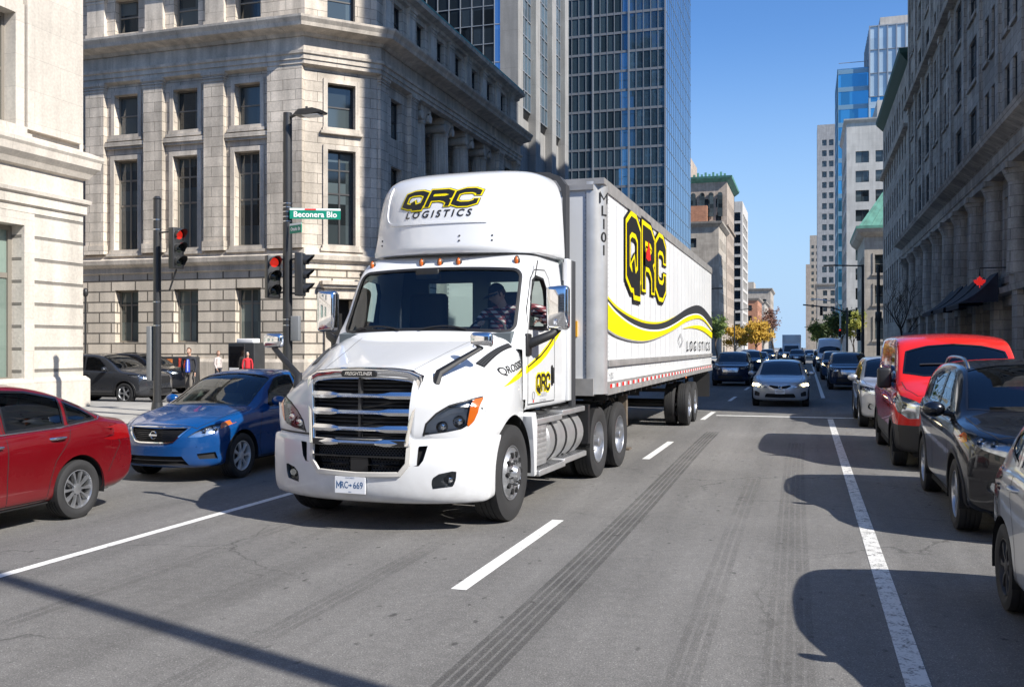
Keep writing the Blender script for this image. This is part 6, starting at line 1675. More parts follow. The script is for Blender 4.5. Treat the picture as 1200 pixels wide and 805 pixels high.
def awnings():
    AW = pm('awning_canvas', (.018, .022, .035), .8, var=.2, scale=4)
    for y, lb in ((47.6, 'dark blue awning nearest the camera, with a red leaf sign beside it'), (52.4, 'dark blue awning in the middle of the row on the right building'), (57.3, 'dark blue awning farthest back in the row on the right building')):
        r = empty('awning', (8.05, y, 0), 0, lb, 'awning', 'awnings over the right pavement'); m = MB()
        n = 8; v = []; f = []
        for q in range(n + 1):
            t = q / n; x = -.02 - 1.6 * t; z = 5.2 - 1.35 * t - .18 * math.sin(PI * t)
            for yy in (-1.95, 1.95): v += [(x, yy, z)]
        for q in range(n): f.append((2 * q, 2 * q + 1, 2 * q + 3, 2 * q + 2))
        k = len(v); v += [(-1.62, -1.95, 3.62), (-1.62, 1.95, 3.62)]; f.append((2 * n, 2 * n + 1, k + 1, k)); m.add(v, f)
        m.build('canvas', AW, r, 40, fix=False)
        for s_ in (-1.95, 1.95):
            m = MB(); m.add([(v[2 * q + (0 if s_ < 0 else 1)]) for q in range(n + 1)] + [(-.02, s_, 3.9)], [tuple(range(n + 2))]); m.build('side_flap', AW, r, fix=False)
        m = MB(); m.tube([(-1.6, -1.95, 3.82), (-1.6, 1.95, 3.82)], .025, 6); m.tube([(-1.6, -1.9, 3.82), (0, -1.9, 4.0)], .02, 6); m.tube([(-1.6, 1.9, 3.82), (0, 1.9, 4.0)], .02, 6); m.build('frame', TBLK, r, 50)
    # red leaf sign
    r = empty('hanging_sign', (7.2, 45.1, 4.75), 0, 'small red leaf shaped sign hanging beside the nearest awning', 'sign')
    leaf = [(0, .5), (.1, .3), (.2, .36), (.17, .1), (.3, .22), (.34, .14), (.5, .16), (.42, 0), (.46, -.04), (.2, -.22), (.24, -.3), (.03, -.27), (.03, -.5), (-.03, -.5), (-.03, -.27), (-.24, -.3), (-.2, -.22), (-.46, -.04), (-.42, 0), (-.5, .16), (-.34, .14), (-.3, .22), (-.17, .1), (-.2, .36), (-.1, .3)]
    m = MB(); m.prism([(x * .5, z * .52) for x, z in leaf], 'y', -.04, .04); m.build('leaf', pm('lit_red_sign', (.8, .02, .02), .4, emit=(1, .03, .02), estr=.3), r)
    m = MB(); m.tube([(0, 0, .25), (0, 0, .6), (1.3, 0, .6)], .03, 6); m.build('bracket', TBLK, r, 50)

def grid_building(label, x0, x1, y0, y1, h, mat, front, side, sidedir, fl, z0=4., name='office_building', fr=WFB, gl=WG, win=(1.6, 1.9), pitch=3., sidepitch=3.2, nx=2, ny=1, top=None, rev=.25, cap=100, corn=None, base=None, group=None):
    """a plain block: front facing the camera (-y), one side on the street; windows as parts"""
    root = bld(label, 'building', name, group)
    MF = RotM((x0, y0, 0), 0); Wf = x1 - x0
    F = []; nfl = int((h - z0 - 1.0) / fl)
    if front:
        n = int((Wf - .6) / pitch); off = (Wf - n * pitch) / 2
        for j in range(nfl - 1, -1, -1):
            for k in range(n): u = off + k * pitch + (pitch - win[0]) / 2; F.append((u, z0 + j * fl, u + win[0], z0 + j * fl + win[1]))
    wall(root, 'wall', MF, 0, Wf, 0, h, F, mat, rev); windows(root, MF, F, nx, ny, fr, gl, rev - .03, .06, .07, cap=cap)
    if sidedir > 0: MS = RotM((x1, y0, 0), R(90))
    else: MS = RotM((x0, y1, 0), R(-90))
    Ls = y1 - y0; G = []
    if side:
        n = int((Ls - .6) / sidepitch); off = (Ls - n * sidepitch) / 2
        for j in range(nfl):
            for k in range(n): u = off + k * sidepitch + (sidepitch - win[0]) / 2; G.append((u, z0 + j * fl, u + win[0], z0 + j * fl + win[1]))
    wall(root, 'side_wall', MS, 0, Ls, 0, h, G, mat, rev)
    windows(root, MS, G, nx, ny, fr, gl, rev - .03, .06, .07, cap=cap)
    m = MB(); m.box((x0 + .01, y0 + .01, h - .4), (x1 - .01, y1 - .01, h - .05)); m.build('roof', ROOFG, root)
    path = [(x0, y0), (x1, y0), (x1, y1)] if sidedir > 0 else [(x0, y1), (x0, y0), (x1, y0)]
    if corn: profile(root, 'cornice', corn[0], path, [(0, h - corn[2]), (corn[1] * .3, h - corn[2] * .8), (corn[1] * .9, h - corn[2] * .35), (corn[1], h - .02), (0, h + .05)])
    if base: profile(root, 'belt_course', mat, path, [(0, base - .4), (.4, base - .3), (.45, base), (0, base + .05)])
    return root

def curtain(root, M, u0, u1, z0, z1, pu, pz, gmat, fmat, mw=.12, md=.1, hw=.2, floors=True):
    """glass wall: one glass band per floor, then the mullion grid"""
    z = z0; k = 0
    while z < z1 - .01:
        z2 = min(z1, z + pz)
        mesh('glass_band', [M @ Vector(p) for p in ((u0, 0, z), (u1, 0, z), (u1, 0, z2), (u0, 0, z2))], [(0, 1, 2, 3)], gmat, root); z = z2; k += 1
    m = MB(M); u = u0
    while u <= u1 + .01: m.box((u - mw / 2, -md, z0), (u + mw / 2, .02, z1)); u += pu
    z = z0
    while z <= z1 + .01: m.box((u0, -md * .75, z - hw / 2), (u1, .03, z + hw / 2)); z += pz
    m.build('mullion_grid', fmat, root, fix=False)

def towers():
    # tower with stone piers beside the bank
    root = bld('dark glass tower with tall stone piers rising behind the limestone bank building', 'tower', 'glass_tower'); X = -24
    MF = RotM((-60, 76, 0), 0); curtain(root, MF, 0, 34.6, 10, 75, 1.05, 1.62, GT, WFA, .07, .08, .07)
    MC = RotM((-25.4, 76, 0), R(12)); curtain(root, MC, 0, 1.15, 10, 75, 1.15, 3.24, GT3, WFA, .07, .08, .07)
    MS = RotM((X, 76, 0), R(90))
    wall(root, 'lower_wall', MS, 1.2, 17.5, 0, 22.2, [], CONC)
    for u in (.0, 5.5, 11.2, 16.2):
        m = MB(MS); m.box((u, -.7, 0), (u + 1.5, .9, 75)); m.build('pier', CONC, root)
    for u0, u1 in ((1.5, 5.5), (7.0, 11.2), (12.7, 16.2)):
        MM = MS @ Matrix.Translation(Vector((u0, -.15, 0))); curtain(root, MM, 0, u1 - u0, 23, 75, (u1 - u0) / 4, 1.62, GT2, WFA, .09, .1, .09)
        m = MB(MS); m.prism([(.2, 22.0), (-.15, 23.0), (.2, 23.0)], 'x', u0, u1); m.build('soffit', TBLK, root)
    m = MB(); m.box((-60, 76.05, 74.5), (X, 93.5, 75)); m.build('roof', ROOFG, root); m = MB(); m.box((-60, 93.4, 0), (-35.5, 93.5, 75)); m.build('rear_wall', pm('rear_dark_reflection', (.02, .022, .026), .5), root)  # unseen rear wall, made dark for its reflection in the next tower
    M = RotM((X, 93.5, 0), PI); curtain(root, M, 0, 11.5, 0, 75, 1.45, 3.24, winglass('rear_sky_reflector', (.55, .8, 1.), .02, .05, 1.45, 3.24, spec=1., metal=.9, wob=.01), WFA, .07, .06, .1)  # unseen mirror panes, added to throw sky blue into the next tower's glass
    # blue glass tower
    root = bld('tall blue glass office tower with horizontal bands above the white trailer', 'tower', 'glass_tower')
    M = RotM((-42, 140, 0), 0); curtain(root, M, 0, 22, 0, 101.5, 1.1, 2.9, GT2, pm('mullion_grey', (.24, .25, .26), .4, .4), .09, .10, .36); m = MB(M)
    for k in range(5): m.box((k * 5.5 - .12, -.2, 0), (k * 5.5 + .12, .0, 101.5))
    m.build('column_covers', WFA, root)
    M = RotM((-20, 140, 0), R(90)); curtain(root, M, 0, 31.9, 0, 101.5, 2.2, 2.9, GT3, pm('mullion_blue_grey', (.20, .27, .34), .3, .6), .08, .05, .16)
    m = MB(); m.box((-42, 140.05, 101.4), (-20.05, 171.8, 101.8)); m.build('roof', ROOFG, root); m = MB(); m.box((-42, 171.8, 0), (-20, 171.9, 101.5)); m.build('rear_wall', GRYC, root)

def far_left():
    grid_building('low beige stone building just right of the blue glass tower', -40, -18, 206, 226, 29, BEIGE, 1, 1, 1, 3.9, win=(1.5, 2.), pitch=5.5, sidepitch=3.4, corn=(BEIGE, .9, 1.2), nx=1, ny=2)
    grid_building('orange brick block rising behind the low beige building on the left', -40, -22.5, 226.2, 227.8, 35.5, ORNG, 0, 0, 1, 4)
    r = grid_building('beige stone tower with green copper cornice on the left of the street', -48, -18, 228, 252, 42.5, BEIGE2, 1, 1, 1, 3.9, win=(1.3, 2.1), pitch=2.9, sidepitch=3., corn=(COPPER, 1.3, 1.3), base=31., nx=1, ny=2, cap=95)
    M = RotM((-26.5, 227.7, 0), 0)
    for k in range(4):
        m = MB(M); m.prism([(k * 2.1, 33), (k * 2.1 + 1.2, 33), (k * 2.1 + 1.2, 38.2)] + [(k * 2.1 + .6 + .6 * math.cos(R(a)), 38.2 + .6 * math.sin(R(a))) for a in (30, 60, 90, 120, 150, 180)], 'y', -.05, .1); m.build('arched_window', WG, r)
    m = MB(); m.box((-40, 232, 42.6), (-27, 246, 48.2)); m.build('penthouse', BEIGE2, r)
    for k in range(9): 
        m = MB(); m.box((-26 + k * .9, 228.4, 42.6), (-25.5 + k * .9, 228.9, 43.3 + .4 * (k % 2))); m.build('parapet_cresting', COPPER, r)
    r = grid_building('slim white framed modern apartment block beyond the green cornice tower', -34, -18, 285, 312, 45, WHST, 1, 1, 1, 3.3, z0=3., win=(4.6, 2.5), pitch=5.1, sidepitch=5.3, nx=3, rev=.7, cap=90, gl=winglass('dark_band_glass', (.02, .03, .04), .05, .4, spec=.8))
    grid_building('orange brown brick building low down beside the yellow tree', -34, -18, 375, 410, 21, ORNG, 1, 1, 1, 4., win=(1.4, 2.2), pitch=3.4, corn=(BEIGE, .8, 1.))
    grid_building('dark narrow building between the orange brick and the far beige block', -34, -17.5, 425, 470, 22, DKST, 1, 1, 1, 4., win=(1.6, 2.2), pitch=3.4, corn=(DKST, .9, 1.))
    r = grid_building('pale beige block closing the left side of the street in the distance', -36, -18, 512, 560, 33, BEIGE, 1, 1, 1, 4.2, win=(1.8, 2.3), pitch=4., sidepitch=4.6, corn=(BEIGE, 1., 1.5))
    m = MB(); m.box((-34, 520, 33), (-27, 540, 37)); m.build('penthouse', BEIGE, r)

def far_right():
    r = grid_building('dark stone building with a green copper cornice beyond the right building', 8.5, 30, 89, 117, 28, DKST, 0, 1, -1, 3.7, z0=4.5, win=(1.2, 2.3), sidepitch=2.6, nx=1, ny=2, corn=(pm('dark_copper', (.035, .09, .07), .7), .8, 1.1), base=21.5, cap=90)
    # small green roofed house
    root = bld('pale stone building with a green copper mansard roof on the right side', 'building', 'mansard_building')
    M = RotM((7.8, 141, 0), 0); rows = [(3., 6.), (8., 10.6), (12.3, 14.9), (15.6, 17.4)]
    F = [(1.35 + 3.6 * k, a, 2.95 + 3.6 * k, b) for k in range(5) for a, b in rows[:3]]
    wall(root, 'wall', M, 0, 20, 0, 18.3, F, BEIGE, .3); windows(root, M, F, 1, 2, WFR, WG, .27, .08, .07)
    for r_ in F: surround(root, M, r_, .25, .1, BEIGE)
    MS = RotM((7.8, 160, 0), R(-90)); G = [(1.5 + 3.4 * k, a, 3.2 + 3.4 * k, b) for k in range(5) for a, b in rows[:3]]
    wall(root, 'side_wall', MS, 0, 19, 0, 18.3, G, BEIGE, .3); windows(root, MS, G, 1, 2, WFR, WG, .27, .08, .07)
    path = [(7.8, 160), (7.8, 141), (27.8, 141)]
    profile(root, 'cornice', BEIGE, path, [(0, 17.4), (.4, 17.6), (.9, 18.0), (1.1, 18.5), (0, 18.6)]); profile(root, 'gutter', COPPER, path, [(0, 18.5), (1.15, 18.5), (1.15, 18.9), (0, 19.0)])
    m = MB(); b = [(7.0, 140.2), (27.8, 140.2), (27.8, 160), (7.0, 160)]; t = [(10.5, 143.8), (24.5, 143.8), (24.5, 157), (10.5, 157)]
    m.add([(x, y, 18.9) for x, y in b] + [(x, y, 24.2) for x, y in t], [(0, 1, 5, 4), (1, 2, 6, 5), (2, 3, 7, 6), (3, 0, 4, 7), (4, 5, 6, 7)]); rf = m.build('roof', COPPER, root)
    m = MB()
    for k in range(18): x = 7.6 + k * 1.1; x2 = 10.5 + (x - 7.0) / 20.8 * 14; m.tube([(x, 140.17, 18.92), (x2, 143.78, 24.2)], .05, 4)
    m.build('roof_ribs', COPPER, rf)
    m = MB(); m.box((13, 139.9, 19), (15.2, 143, 21.6)); m.build('dormer', COPPER, rf)
    # white tall block
    r = grid_building('tall pale stone block with paired windows, in front of the stepped blue glass tower', 7.0, 26, 182, 205, 43.5, WHST, 1, 1, -1, 3.55, z0=3.5, win=(2.3, 2.1), pitch=3.4, sidepitch=3.3, nx=2, rev=.35, cap=100, corn=(WHST, .5, .8))
    m = MB(); m.box((12.2, 181.7, 43.5), (26, 205, 46.5)); m.build('parapet', WHST, r)
    # blue glass stepped tower
    root = bld('stepped light blue glass tower standing above the pale block on the right', 'tower', 'glass_tower')
    GB = winglass('banded_blue_glass', (.07, .30, .50), .05, .25, 2., 4., spec=1., metal=.7, wob=.01); GP = winglass('pale_panel_glass', (.42, .52, .58), .15, .08, 2., 4., spec=.6, metal=.2, wob=.01)
    M = RotM((7.3, 242, 0), 0); SP = pm('spandrel_blue', (.20, .33, .42), .3, .3)
    curtain(root, M, 0, 7.2, 0, 69.5, 7.2, 4.3, GB, SP, .25, .1, 1.1)
    M = RotM((14.5, 241, 0), 0); curtain(root, M, 0, 16, 0, 62, 2., 4., GB, GP, .45, .12, 1.5); curtain(root, M, 0, 16, 62, 79, 2., 5.6, GP, WFA, .3, .3, .15)
    M = RotM((7.3, 262, 0), R(-90)); curtain(root, M, 0, 20, 0, 69.5, 2.5, 4.3, GB, SP, .2, .1, .8)
    M = RotM((14.5, 262, 0), R(-90)); curtain(root, M, 0, 21, 69, 79, 2.5, 4.3, GP, WFA, .2, .1, .3)
    m = MB(); m.box((17, 243, 79), (25, 255, 81.5)); m.build('plant_room', WHST, root); m = MB(); m.box((7.3, 242.1, 69.3), (14.5, 262, 69.6)); m.box((14.5, 241.1, 78.8), (30.5, 262, 79.1)); m.build('roof', ROOFG, root)
    m = MB(); m.tube([(7.5, 242.2, 71), (14.3, 242.2, 71)], .08, 4); m.build('railing', WFA, root)
    grid_building('tan building low in the distance on the right, left of the blue glass tower', 5.2, 20, 500, 540, 34, BEIGE, 1, 1, -1, 4., win=(2., 2.6), pitch=3.6, sidepitch=4., corn=(BEIGE, 1., 1.5), cap=60)
    grid_building('grey concrete tower with a grid of small dark windows at the far right end', 7.4, 40, 703, 730, 160, GRYC, 1, 0, -1, 7.5, z0=10, win=(3.1, 4.2), pitch=4.6, nx=1, rev=.8, cap=100)
    grid_building('slender tan tower standing at the very end of the street', 3.0, 12, 900, 920, 104, BEIGE, 1, 1, -1, 6., z0=8, win=(2.2, 3), pitch=4.2, nx=1, cap=60)
    grid_building('brown lower block beside the slender tower at the end of the street', -.5, 3, 880, 898, 76, BEIGE2, 1, 1, -1, 6., z0=8, win=(2.2, 3), pitch=3.2, nx=1, cap=40)

def around():
    """buildings added out of view for their reflections in glass, chrome and paint"""
    grid_building('unseen tall dark office tower added for its reflection in the glass towers', -82, -49, 4, 20, 118, pm('dark_tower_clad', (.05, .055, .06), .5), 0, 0, 1, 4)
    r = grid_building('unseen stone building added for reflections across the square on the right', 36, 60, -60, 14, 22, BEIGE, 0, 1, -1, 4., win=(1.8, 2.4), sidepitch=4., cap=95)
    grid_building('unseen stone building added behind the camera for reflections', -60, -22, -110, -82, 26, LIME, 0, 0, 1, 4.)
    M = RotM((26, -82, 0), PI); root = bld('unseen light stone office block added far behind the camera for reflections', 'building', 'office_building')
    F = [(1.5 + 4 * k, 3 + 4 * j, 3.6 + 4 * k, 5.4 + 4 * j) for k in range(12) for j in range(6)]; wall(root, 'wall', M, 0, 50, 0, 27, F, LIME, .3); windows(root, M, F, 2, 1, WFB, WG, .27, cap=90)
    roofbox(root, ROOFG, -24, -110, 26, -82, 26.7)
# ------------------------------------------------------------ street furniture
POLE = pm('pole_black', (.02, .021, .023), .45, coat=.3, var=.1, scale=2)
SIGNG = pm('sign_green', (.0, .22, .14), .4); SIGNW = pm('sign_white', (.82, .82, .82), .4)
REDON = pm('signal_red_lit', (.30, .008, .006), .3, emit=(1, .04, .02), estr=.35)
LOFF = pm('signal_lens_off', (.02, .025, .02), .15, coat=.6)
def signal_head(root, c, rz, lit=0, name='signal_head'):
    """three lamps, each with its visor; lit = which one glows"""
    h = empty(name, c, rz); h.parent = root
    m = MB(); m.box((-.17, -.06, -.52), (.17, .14, .52), .03)
    o = m.build('housing', POLE, h, 40)
    for k in range(3):
        z = .34 - .34 * k; m = MB(); m.lathe([(0.02, .001), (.01, .08), (-.01, .125)], (0, -.065, z), 'y', 20, sgn=-1); m.build('lamp', REDON if k == lit else LOFF, h, 50)
        m = MB(); n = 16; v = []; f = []
        for q in range(n + 1):
            a = R(-40 + 260 * q / n); L_ = .09 + .16 * max(0, math.sin(a)) ** .7
            for y in (-.06, -.06 - L_): v.append((.14 * math.cos(a), y, z + .14 * math.sin(a)))
        for q in range(n): f.append((2 * q, 2 * q + 1, 2 * q + 3, 2 * q + 2))
        m.add(v, f); m.build('visor', POLE, h, 50)
    return h
def furniture():
    # signal pole on the near left corner
    p = (-15.85, 20.2); r = empty('traffic_signal', (p[0], p[1], .14), 0, 'black signal pole on the left corner with a red light facing the cross street', 'traffic signal')
    m = MB(); m.cyl((0, 0, 0), (0, 0, 5.55), .10, .095, 20); m.cyl((0, 0, 5.55), (0, 0, 5.62), .115, .06, 20); m.cyl((0, 0, 0), (0, 0, .35), .17, .13, 20); m.build('pole', POLE, r, 40)
    for z in (2.9, 5.0, 4.75, 2.3):
        m = MB(); m.cyl((0, 0, z), (0, 0, z + .03), .104, n=20); m.build('band', CHROME2, r, 40)
    signal_head(r, (.72, -.15, 4.25), R(75), 0)
    m = MB(); m.tube([(0, 0, 4.68), (.6, -.1, 4.70)], .025, 6); m.tube([(0, 0, 3.2), (.45, -.1, 3.2), (.66, -.1, 3.75)], .025, 6); m.build('bracket', POLE, r, 50)
    m = MB(); m.box((-.26, -.1, .9), (-.12, .1, 2.3), .02); m.build('control_box', pm('box_grey', (.2, .21, .22), .5, .2), r, 40)
    # street lamp with signs and two signals
    p = (-11.95, 20.0); r = empty('street_lamp', (p[0], p[1], .0), 0, 'tall black street lamp post carrying green street signs and two signal heads', 'street lamp')
    m = MB(); m.cyl((0, 0, 0), (0, 0, 7.55), .12, .105, 22); m.cyl((0, 0, 0), (0, 0, .5), .2, .15, 20); m.build('pole', POLE, r, 40)
    for z in (5.35, 5.26, 5.15, 5.03, 4.92, 2.42, 2.56):
        m = MB(); m.cyl((0, 0, z), (0, 0, z + .022), .117, n=20); m.build('band', CHROME2, r, 40)
    m = MB(); m.tube([(0, 0, 7.42), (.25, -.05, 7.48), (.34, -.06, 7.48)], .04, 8); m.build('arm', POLE, r, 50)
    m = MB(); v = [(.28, 7.44), (.42, 7.56), (.8, 7.57), (1.02, 7.50), (1.0, 7.46), (.6, 7.42)]
    m.prism(v, 'y', -.24, .12); h = m.build('lamp_head', POLE, r, 30); m = MB(); m.box((.5, -.2, 7.405), (.92, .08, 7.43)); m.build('diffuser', SIGNW, h); m = MB(); m.cyl((.55, -.06, 7.56), (.55, -.06, 7.65), .03); m.build('photocell', POLE, h, 40)
    # signs: turned towards the camera
    for nm, o, a, w, hh, s_, sz in (('street_sign', (.13, -.12, 4.98), R(24), 1.20, .26, 'Beconera Blo', .19), ('street_sign', (.13, -.12, 4.62), R(-22), .44, .24, 'Otulo St', .105)):
        M = RotM(o, a); m = MB(M); m.box((0, 0, 0), (w, .02, hh)); sg = m.build(nm, SIGNG, r)
        m = MB(M); m.box((0, -.004, hh - .05), (w, 0.001, hh - .005)); m.build('sign_edge', SIGNW, sg)
        fr_ = M @ frame((w / 2, -.006, hh * .40), (1, 0, 0), (0, 0, 1)); vs, fs = text_mesh(s_, sz, bold=.004); mesh('sign_writing', [fr_ @ v_ for v_ in vs], fs, SIGNW, sg)
        if w > 1: m = MB(M); m.box((.35, -.006, hh - .047), (.62, -.004, hh - .012)); m.build('sign_mark', REDI, sg)
    signal_head(r, (-.32, -.12, 3.6), R(52), 0); signal_head(r, (.36, .05, 3.65), R(105), 9)
    m = MB(); m.tube([(0, 0, 4.0), (-.3, -.02, 4.05)], .025, 6); m.tube([(0, 0, 3.25), (-.3, -.02, 3.2)], .025, 6); m.tube([(0, 0, 4.0), (.3, .05, 4.05)], .025, 6); m.tube([(0, 0, 3.2), (.3, .05, 3.2)], .025, 6); m.build('bracket', POLE, r, 50)
    m = MB(); m.box((.13, -.10, 2.05), (.36, .02, 2.65), .02); m.build('pedestrian_box', pm('box_grey', (.2, .21, .22), .5, .2), r, 40)
    # off-frame lamp whose shadow crosses the foreground
    r = empty('street_lamp', (4.7, 2.3, .0), 0, 'tall street lamp outside the frame on the right pavement, casting the long foreground shadow', 'street lamp')
    m = MB(); m.cyl((0, 0, 0), (0, 0, 12.), .12, .085, 16); m.build('pole', POLE, r, 40); m = MB(); m.tube([(0, 0, 11.7), (-1.2, 0, 12.1)], .05, 8); m.box((-1.9, -.15, 12.02), (-1.1, .15, 12.15), .03); m.build('lamp_head', POLE, r, 40)
    # thin post in front of the bank, kiosk, mailbox
    r = empty('sign_post', (-32.6, 36.4, .14), 0, 'thin dark post with a rounded top in front of the bank building', 'post'); m = MB(); m.cyl((0, 0, 0), (0, 0, 4.3), .05, .05, 10); m.sphere((0, 0, 4.35), (.13, .13, .22), 12, 8); m.build('pole', POLE, r, 40)
    r = empty('news_kiosk', (-23.95, 36.6, .14), R(-4), 'dark box kiosk with a display side standing on the far pavement', 'kiosk')
    m = MB(); m.box((-.7, -.4, 0), (.7, .4, 1.95), .03); m.build('cabinet', pm('kiosk_dark', (.03, .032, .035), .5, var=.15), r, 30); m = MB(); m.box((-.62, -.412, .5), (.15, -.40, 1.8)); m.build('display', GLOSSB, r); m = MB(); m.box((-.4, -.2, 1.95), (.5, .3, 2.15), .03); m.build('top_unit', SIGNW, r, 30); m = MB(); m.box((-.62, -.42, .45), (-.1, -.41, .85)); m.build('poster', SIGNW, r); m = MB(); m.box((.16, -.41, .1), (.2, -.40, 1.9)); m.build('trim', CHROME2, r)
    r = empty('postal_box', (-26.6, 33.9 + 1.6, .14), R(5), 'low street box covered in orange and white prints beyond the corner signal', 'street box')
    PB_ = pm('print_panel', (.5, .16, .08), .5); m = MB(); m.box((-.75, -.35, .15), (.75, .35, 1.35), .06); m.build('box', pm('kiosk_dark', (.03, .032, .035), .5), r, 30)
    for k, (c_, x0, z0, x1, z1) in enumerate((((.6, .2, .06), -.7, .7, -.2, 1.25), ((.7, .7, .66), -.18, .3, .1, .9), ((.55, .08, .05), .12, .6, .68, 1.28), ((.12, .25, .2), -.66, .2, -.22, .66), ((.75, .45, .1), .14, .2, .64, .56))):
        m = MB(); m.box((x0, -.37 - .001 * k, z0), (x1, -.352, z1)); m.build('print', pm('print_%d' % k, c_, .5, var=.5, scale=12), r)
    for nm, x, y, z, lb in (('street_lamp', 4.75, 88.5, 9.2, 'black street lamp with a flat arm over the right side of the street'),):
        r = empty(nm, (x, y, 0), 0, lb, 'street lamp'); m = MB(); m.cyl((0, 0, 0), (0, 0, z), .14, .11, 12); m.build('pole', POLE, r, 40); m = MB(); m.tube([(0, 0, z - .1), (-2.4, 0, z)], .07, 6); m.box((-3.3, -.15, z - .06), (-2.3, .15, z + .06), .03); m.build('lamp_arm', POLE, r, 40)
        signal_head(r, (-.35, -.1, 3.0), 0, 9)
    r = empty('utility_pole', (5.6, 82, 0), 0, 'plain dark pole close to the corner of the right building', 'pole'); m = MB(); m.cyl((0, 0, 0), (0, 0, 8.6), .16, .13, 12); m.build('pole', POLE, r, 40); m = MB(); m.box((-.25, -.3, 4.), (.25, 0, 4.8), .02); m.build('box', POLE, r, 40)
    r = empty('traffic_signal', (4.6, 118, 0), 0, 'distant signal with a red light hanging over the right lane', 'traffic signal'); m = MB(); m.cyl((0, 0, 0), (0, 0, 6.6), .14, .12, 12); m.build('pole', POLE, r, 40); m = MB(); m.tube([(0, 0, 6.), (-1.6, 0, 6.6), (-5, 0, 7.0)], .09, 6); m.build('arm', POLE, r, 50); signal_head(r, (-.8, -.1, 3.6), 0, 0); signal_head(r, (-2.9, -.1, 6.2), 0, 9)
    r = empty('street_lamp', (4.9, 150, 0), 0, 'pale distant street lamp with a curved arm on the right', 'street lamp'); m = MB(); m.cyl((0, 0, 0), (0, 0, 8.), .16, .12, 10); m.build('pole', CHROME2, r, 40); m = MB(); m.tube([(0, 0, 8), (-.6, 0, 8.8), (-3.4, 0, 9.2)], .08, 6); m.box((-4.3, -.2, 9.1), (-3.3, .2, 9.3)); m.build('lamp_arm', CHROME2, r, 40)
    r = empty('information_totem', (5.6, 58.5, .14), 0, 'slim grey information totem on the right pavement before the awnings', 'totem'); m = MB(); m.box((-.3, -.1, 0), (.3, .1, 2.6), .02); m.build('body', pm('totem_grey', (.22, .23, .24), .5), r, 30); m = MB()
    for k in range(5): m.box((-.22, -.105, 1.1 + k * .27), (.22, -.10, 1.25 + k * .27))
    m.build('text_panel', SIGNW, r)
    for (x, y, lb) in ((-13.4, 120, 'distant black lamp post on the left pavement beside the green tree'), (-13.2, 185, 'farther lamp post on the left pavement near the orange brick building')):
        r = empty('street_lamp', (x, y, 0), 0, lb, 'street lamp'); m = MB(); m.cyl((0, 0, 0), (0, 0, 9), .15, .11, 10); m.build('pole', POLE, r, 40); m = MB(); m.tube([(0, 0, 8.9), (2.6, 0, 9.3)], .07, 6); m.box((2.4, -.2, 9.2), (3.4, .2, 9.35)); m.build('lamp_arm', POLE, r, 40)

# ------------------------------------------------------------ trees
BARK = pm('bark', (.06, .045, .035), .9, var=.3, scale=6)
def leafmat(name, a, b_):
    m, nt, b, out = _mat(name); oi = N(nt, 'ShaderNodeTexCoord'); n1 = N(nt, 'ShaderNodeTexNoise'); n1.inputs['Scale'].default_value = 1.1; n1.inputs['Detail'].default_value = 4; nt.links.new(oi.outputs['Object'], n1.inputs[0])
    r = N(nt, 'ShaderNodeValToRGB'); r.color_ramp.elements[0].color = col(a); r.color_ramp.elements[1].color = col(b_); r.color_ramp.elements[0].position = .35; r.color_ramp.elements[1].position = .65
    nt.links.new(n1.outputs[0], r.inputs[0]); nt.links.new(r.outputs[0], b.inputs['Base Color']); b.inputs['Roughness'].default_value = .7; b.inputs['Subsurface Weight'].default_value = 0
    tl = N(nt, 'ShaderNodeBsdfTranslucent'); nt.links.new(r.outputs[0], tl.inputs[0]); mx = N(nt, 'ShaderNodeMixShader'); mx.inputs[0].default_value = .3; nt.links.new(b.outputs[0], mx.inputs[1]); nt.links.new(tl.outputs[0], mx.inputs[2]); nt.links.new(mx.outputs[0], out.inputs[0])
    return m
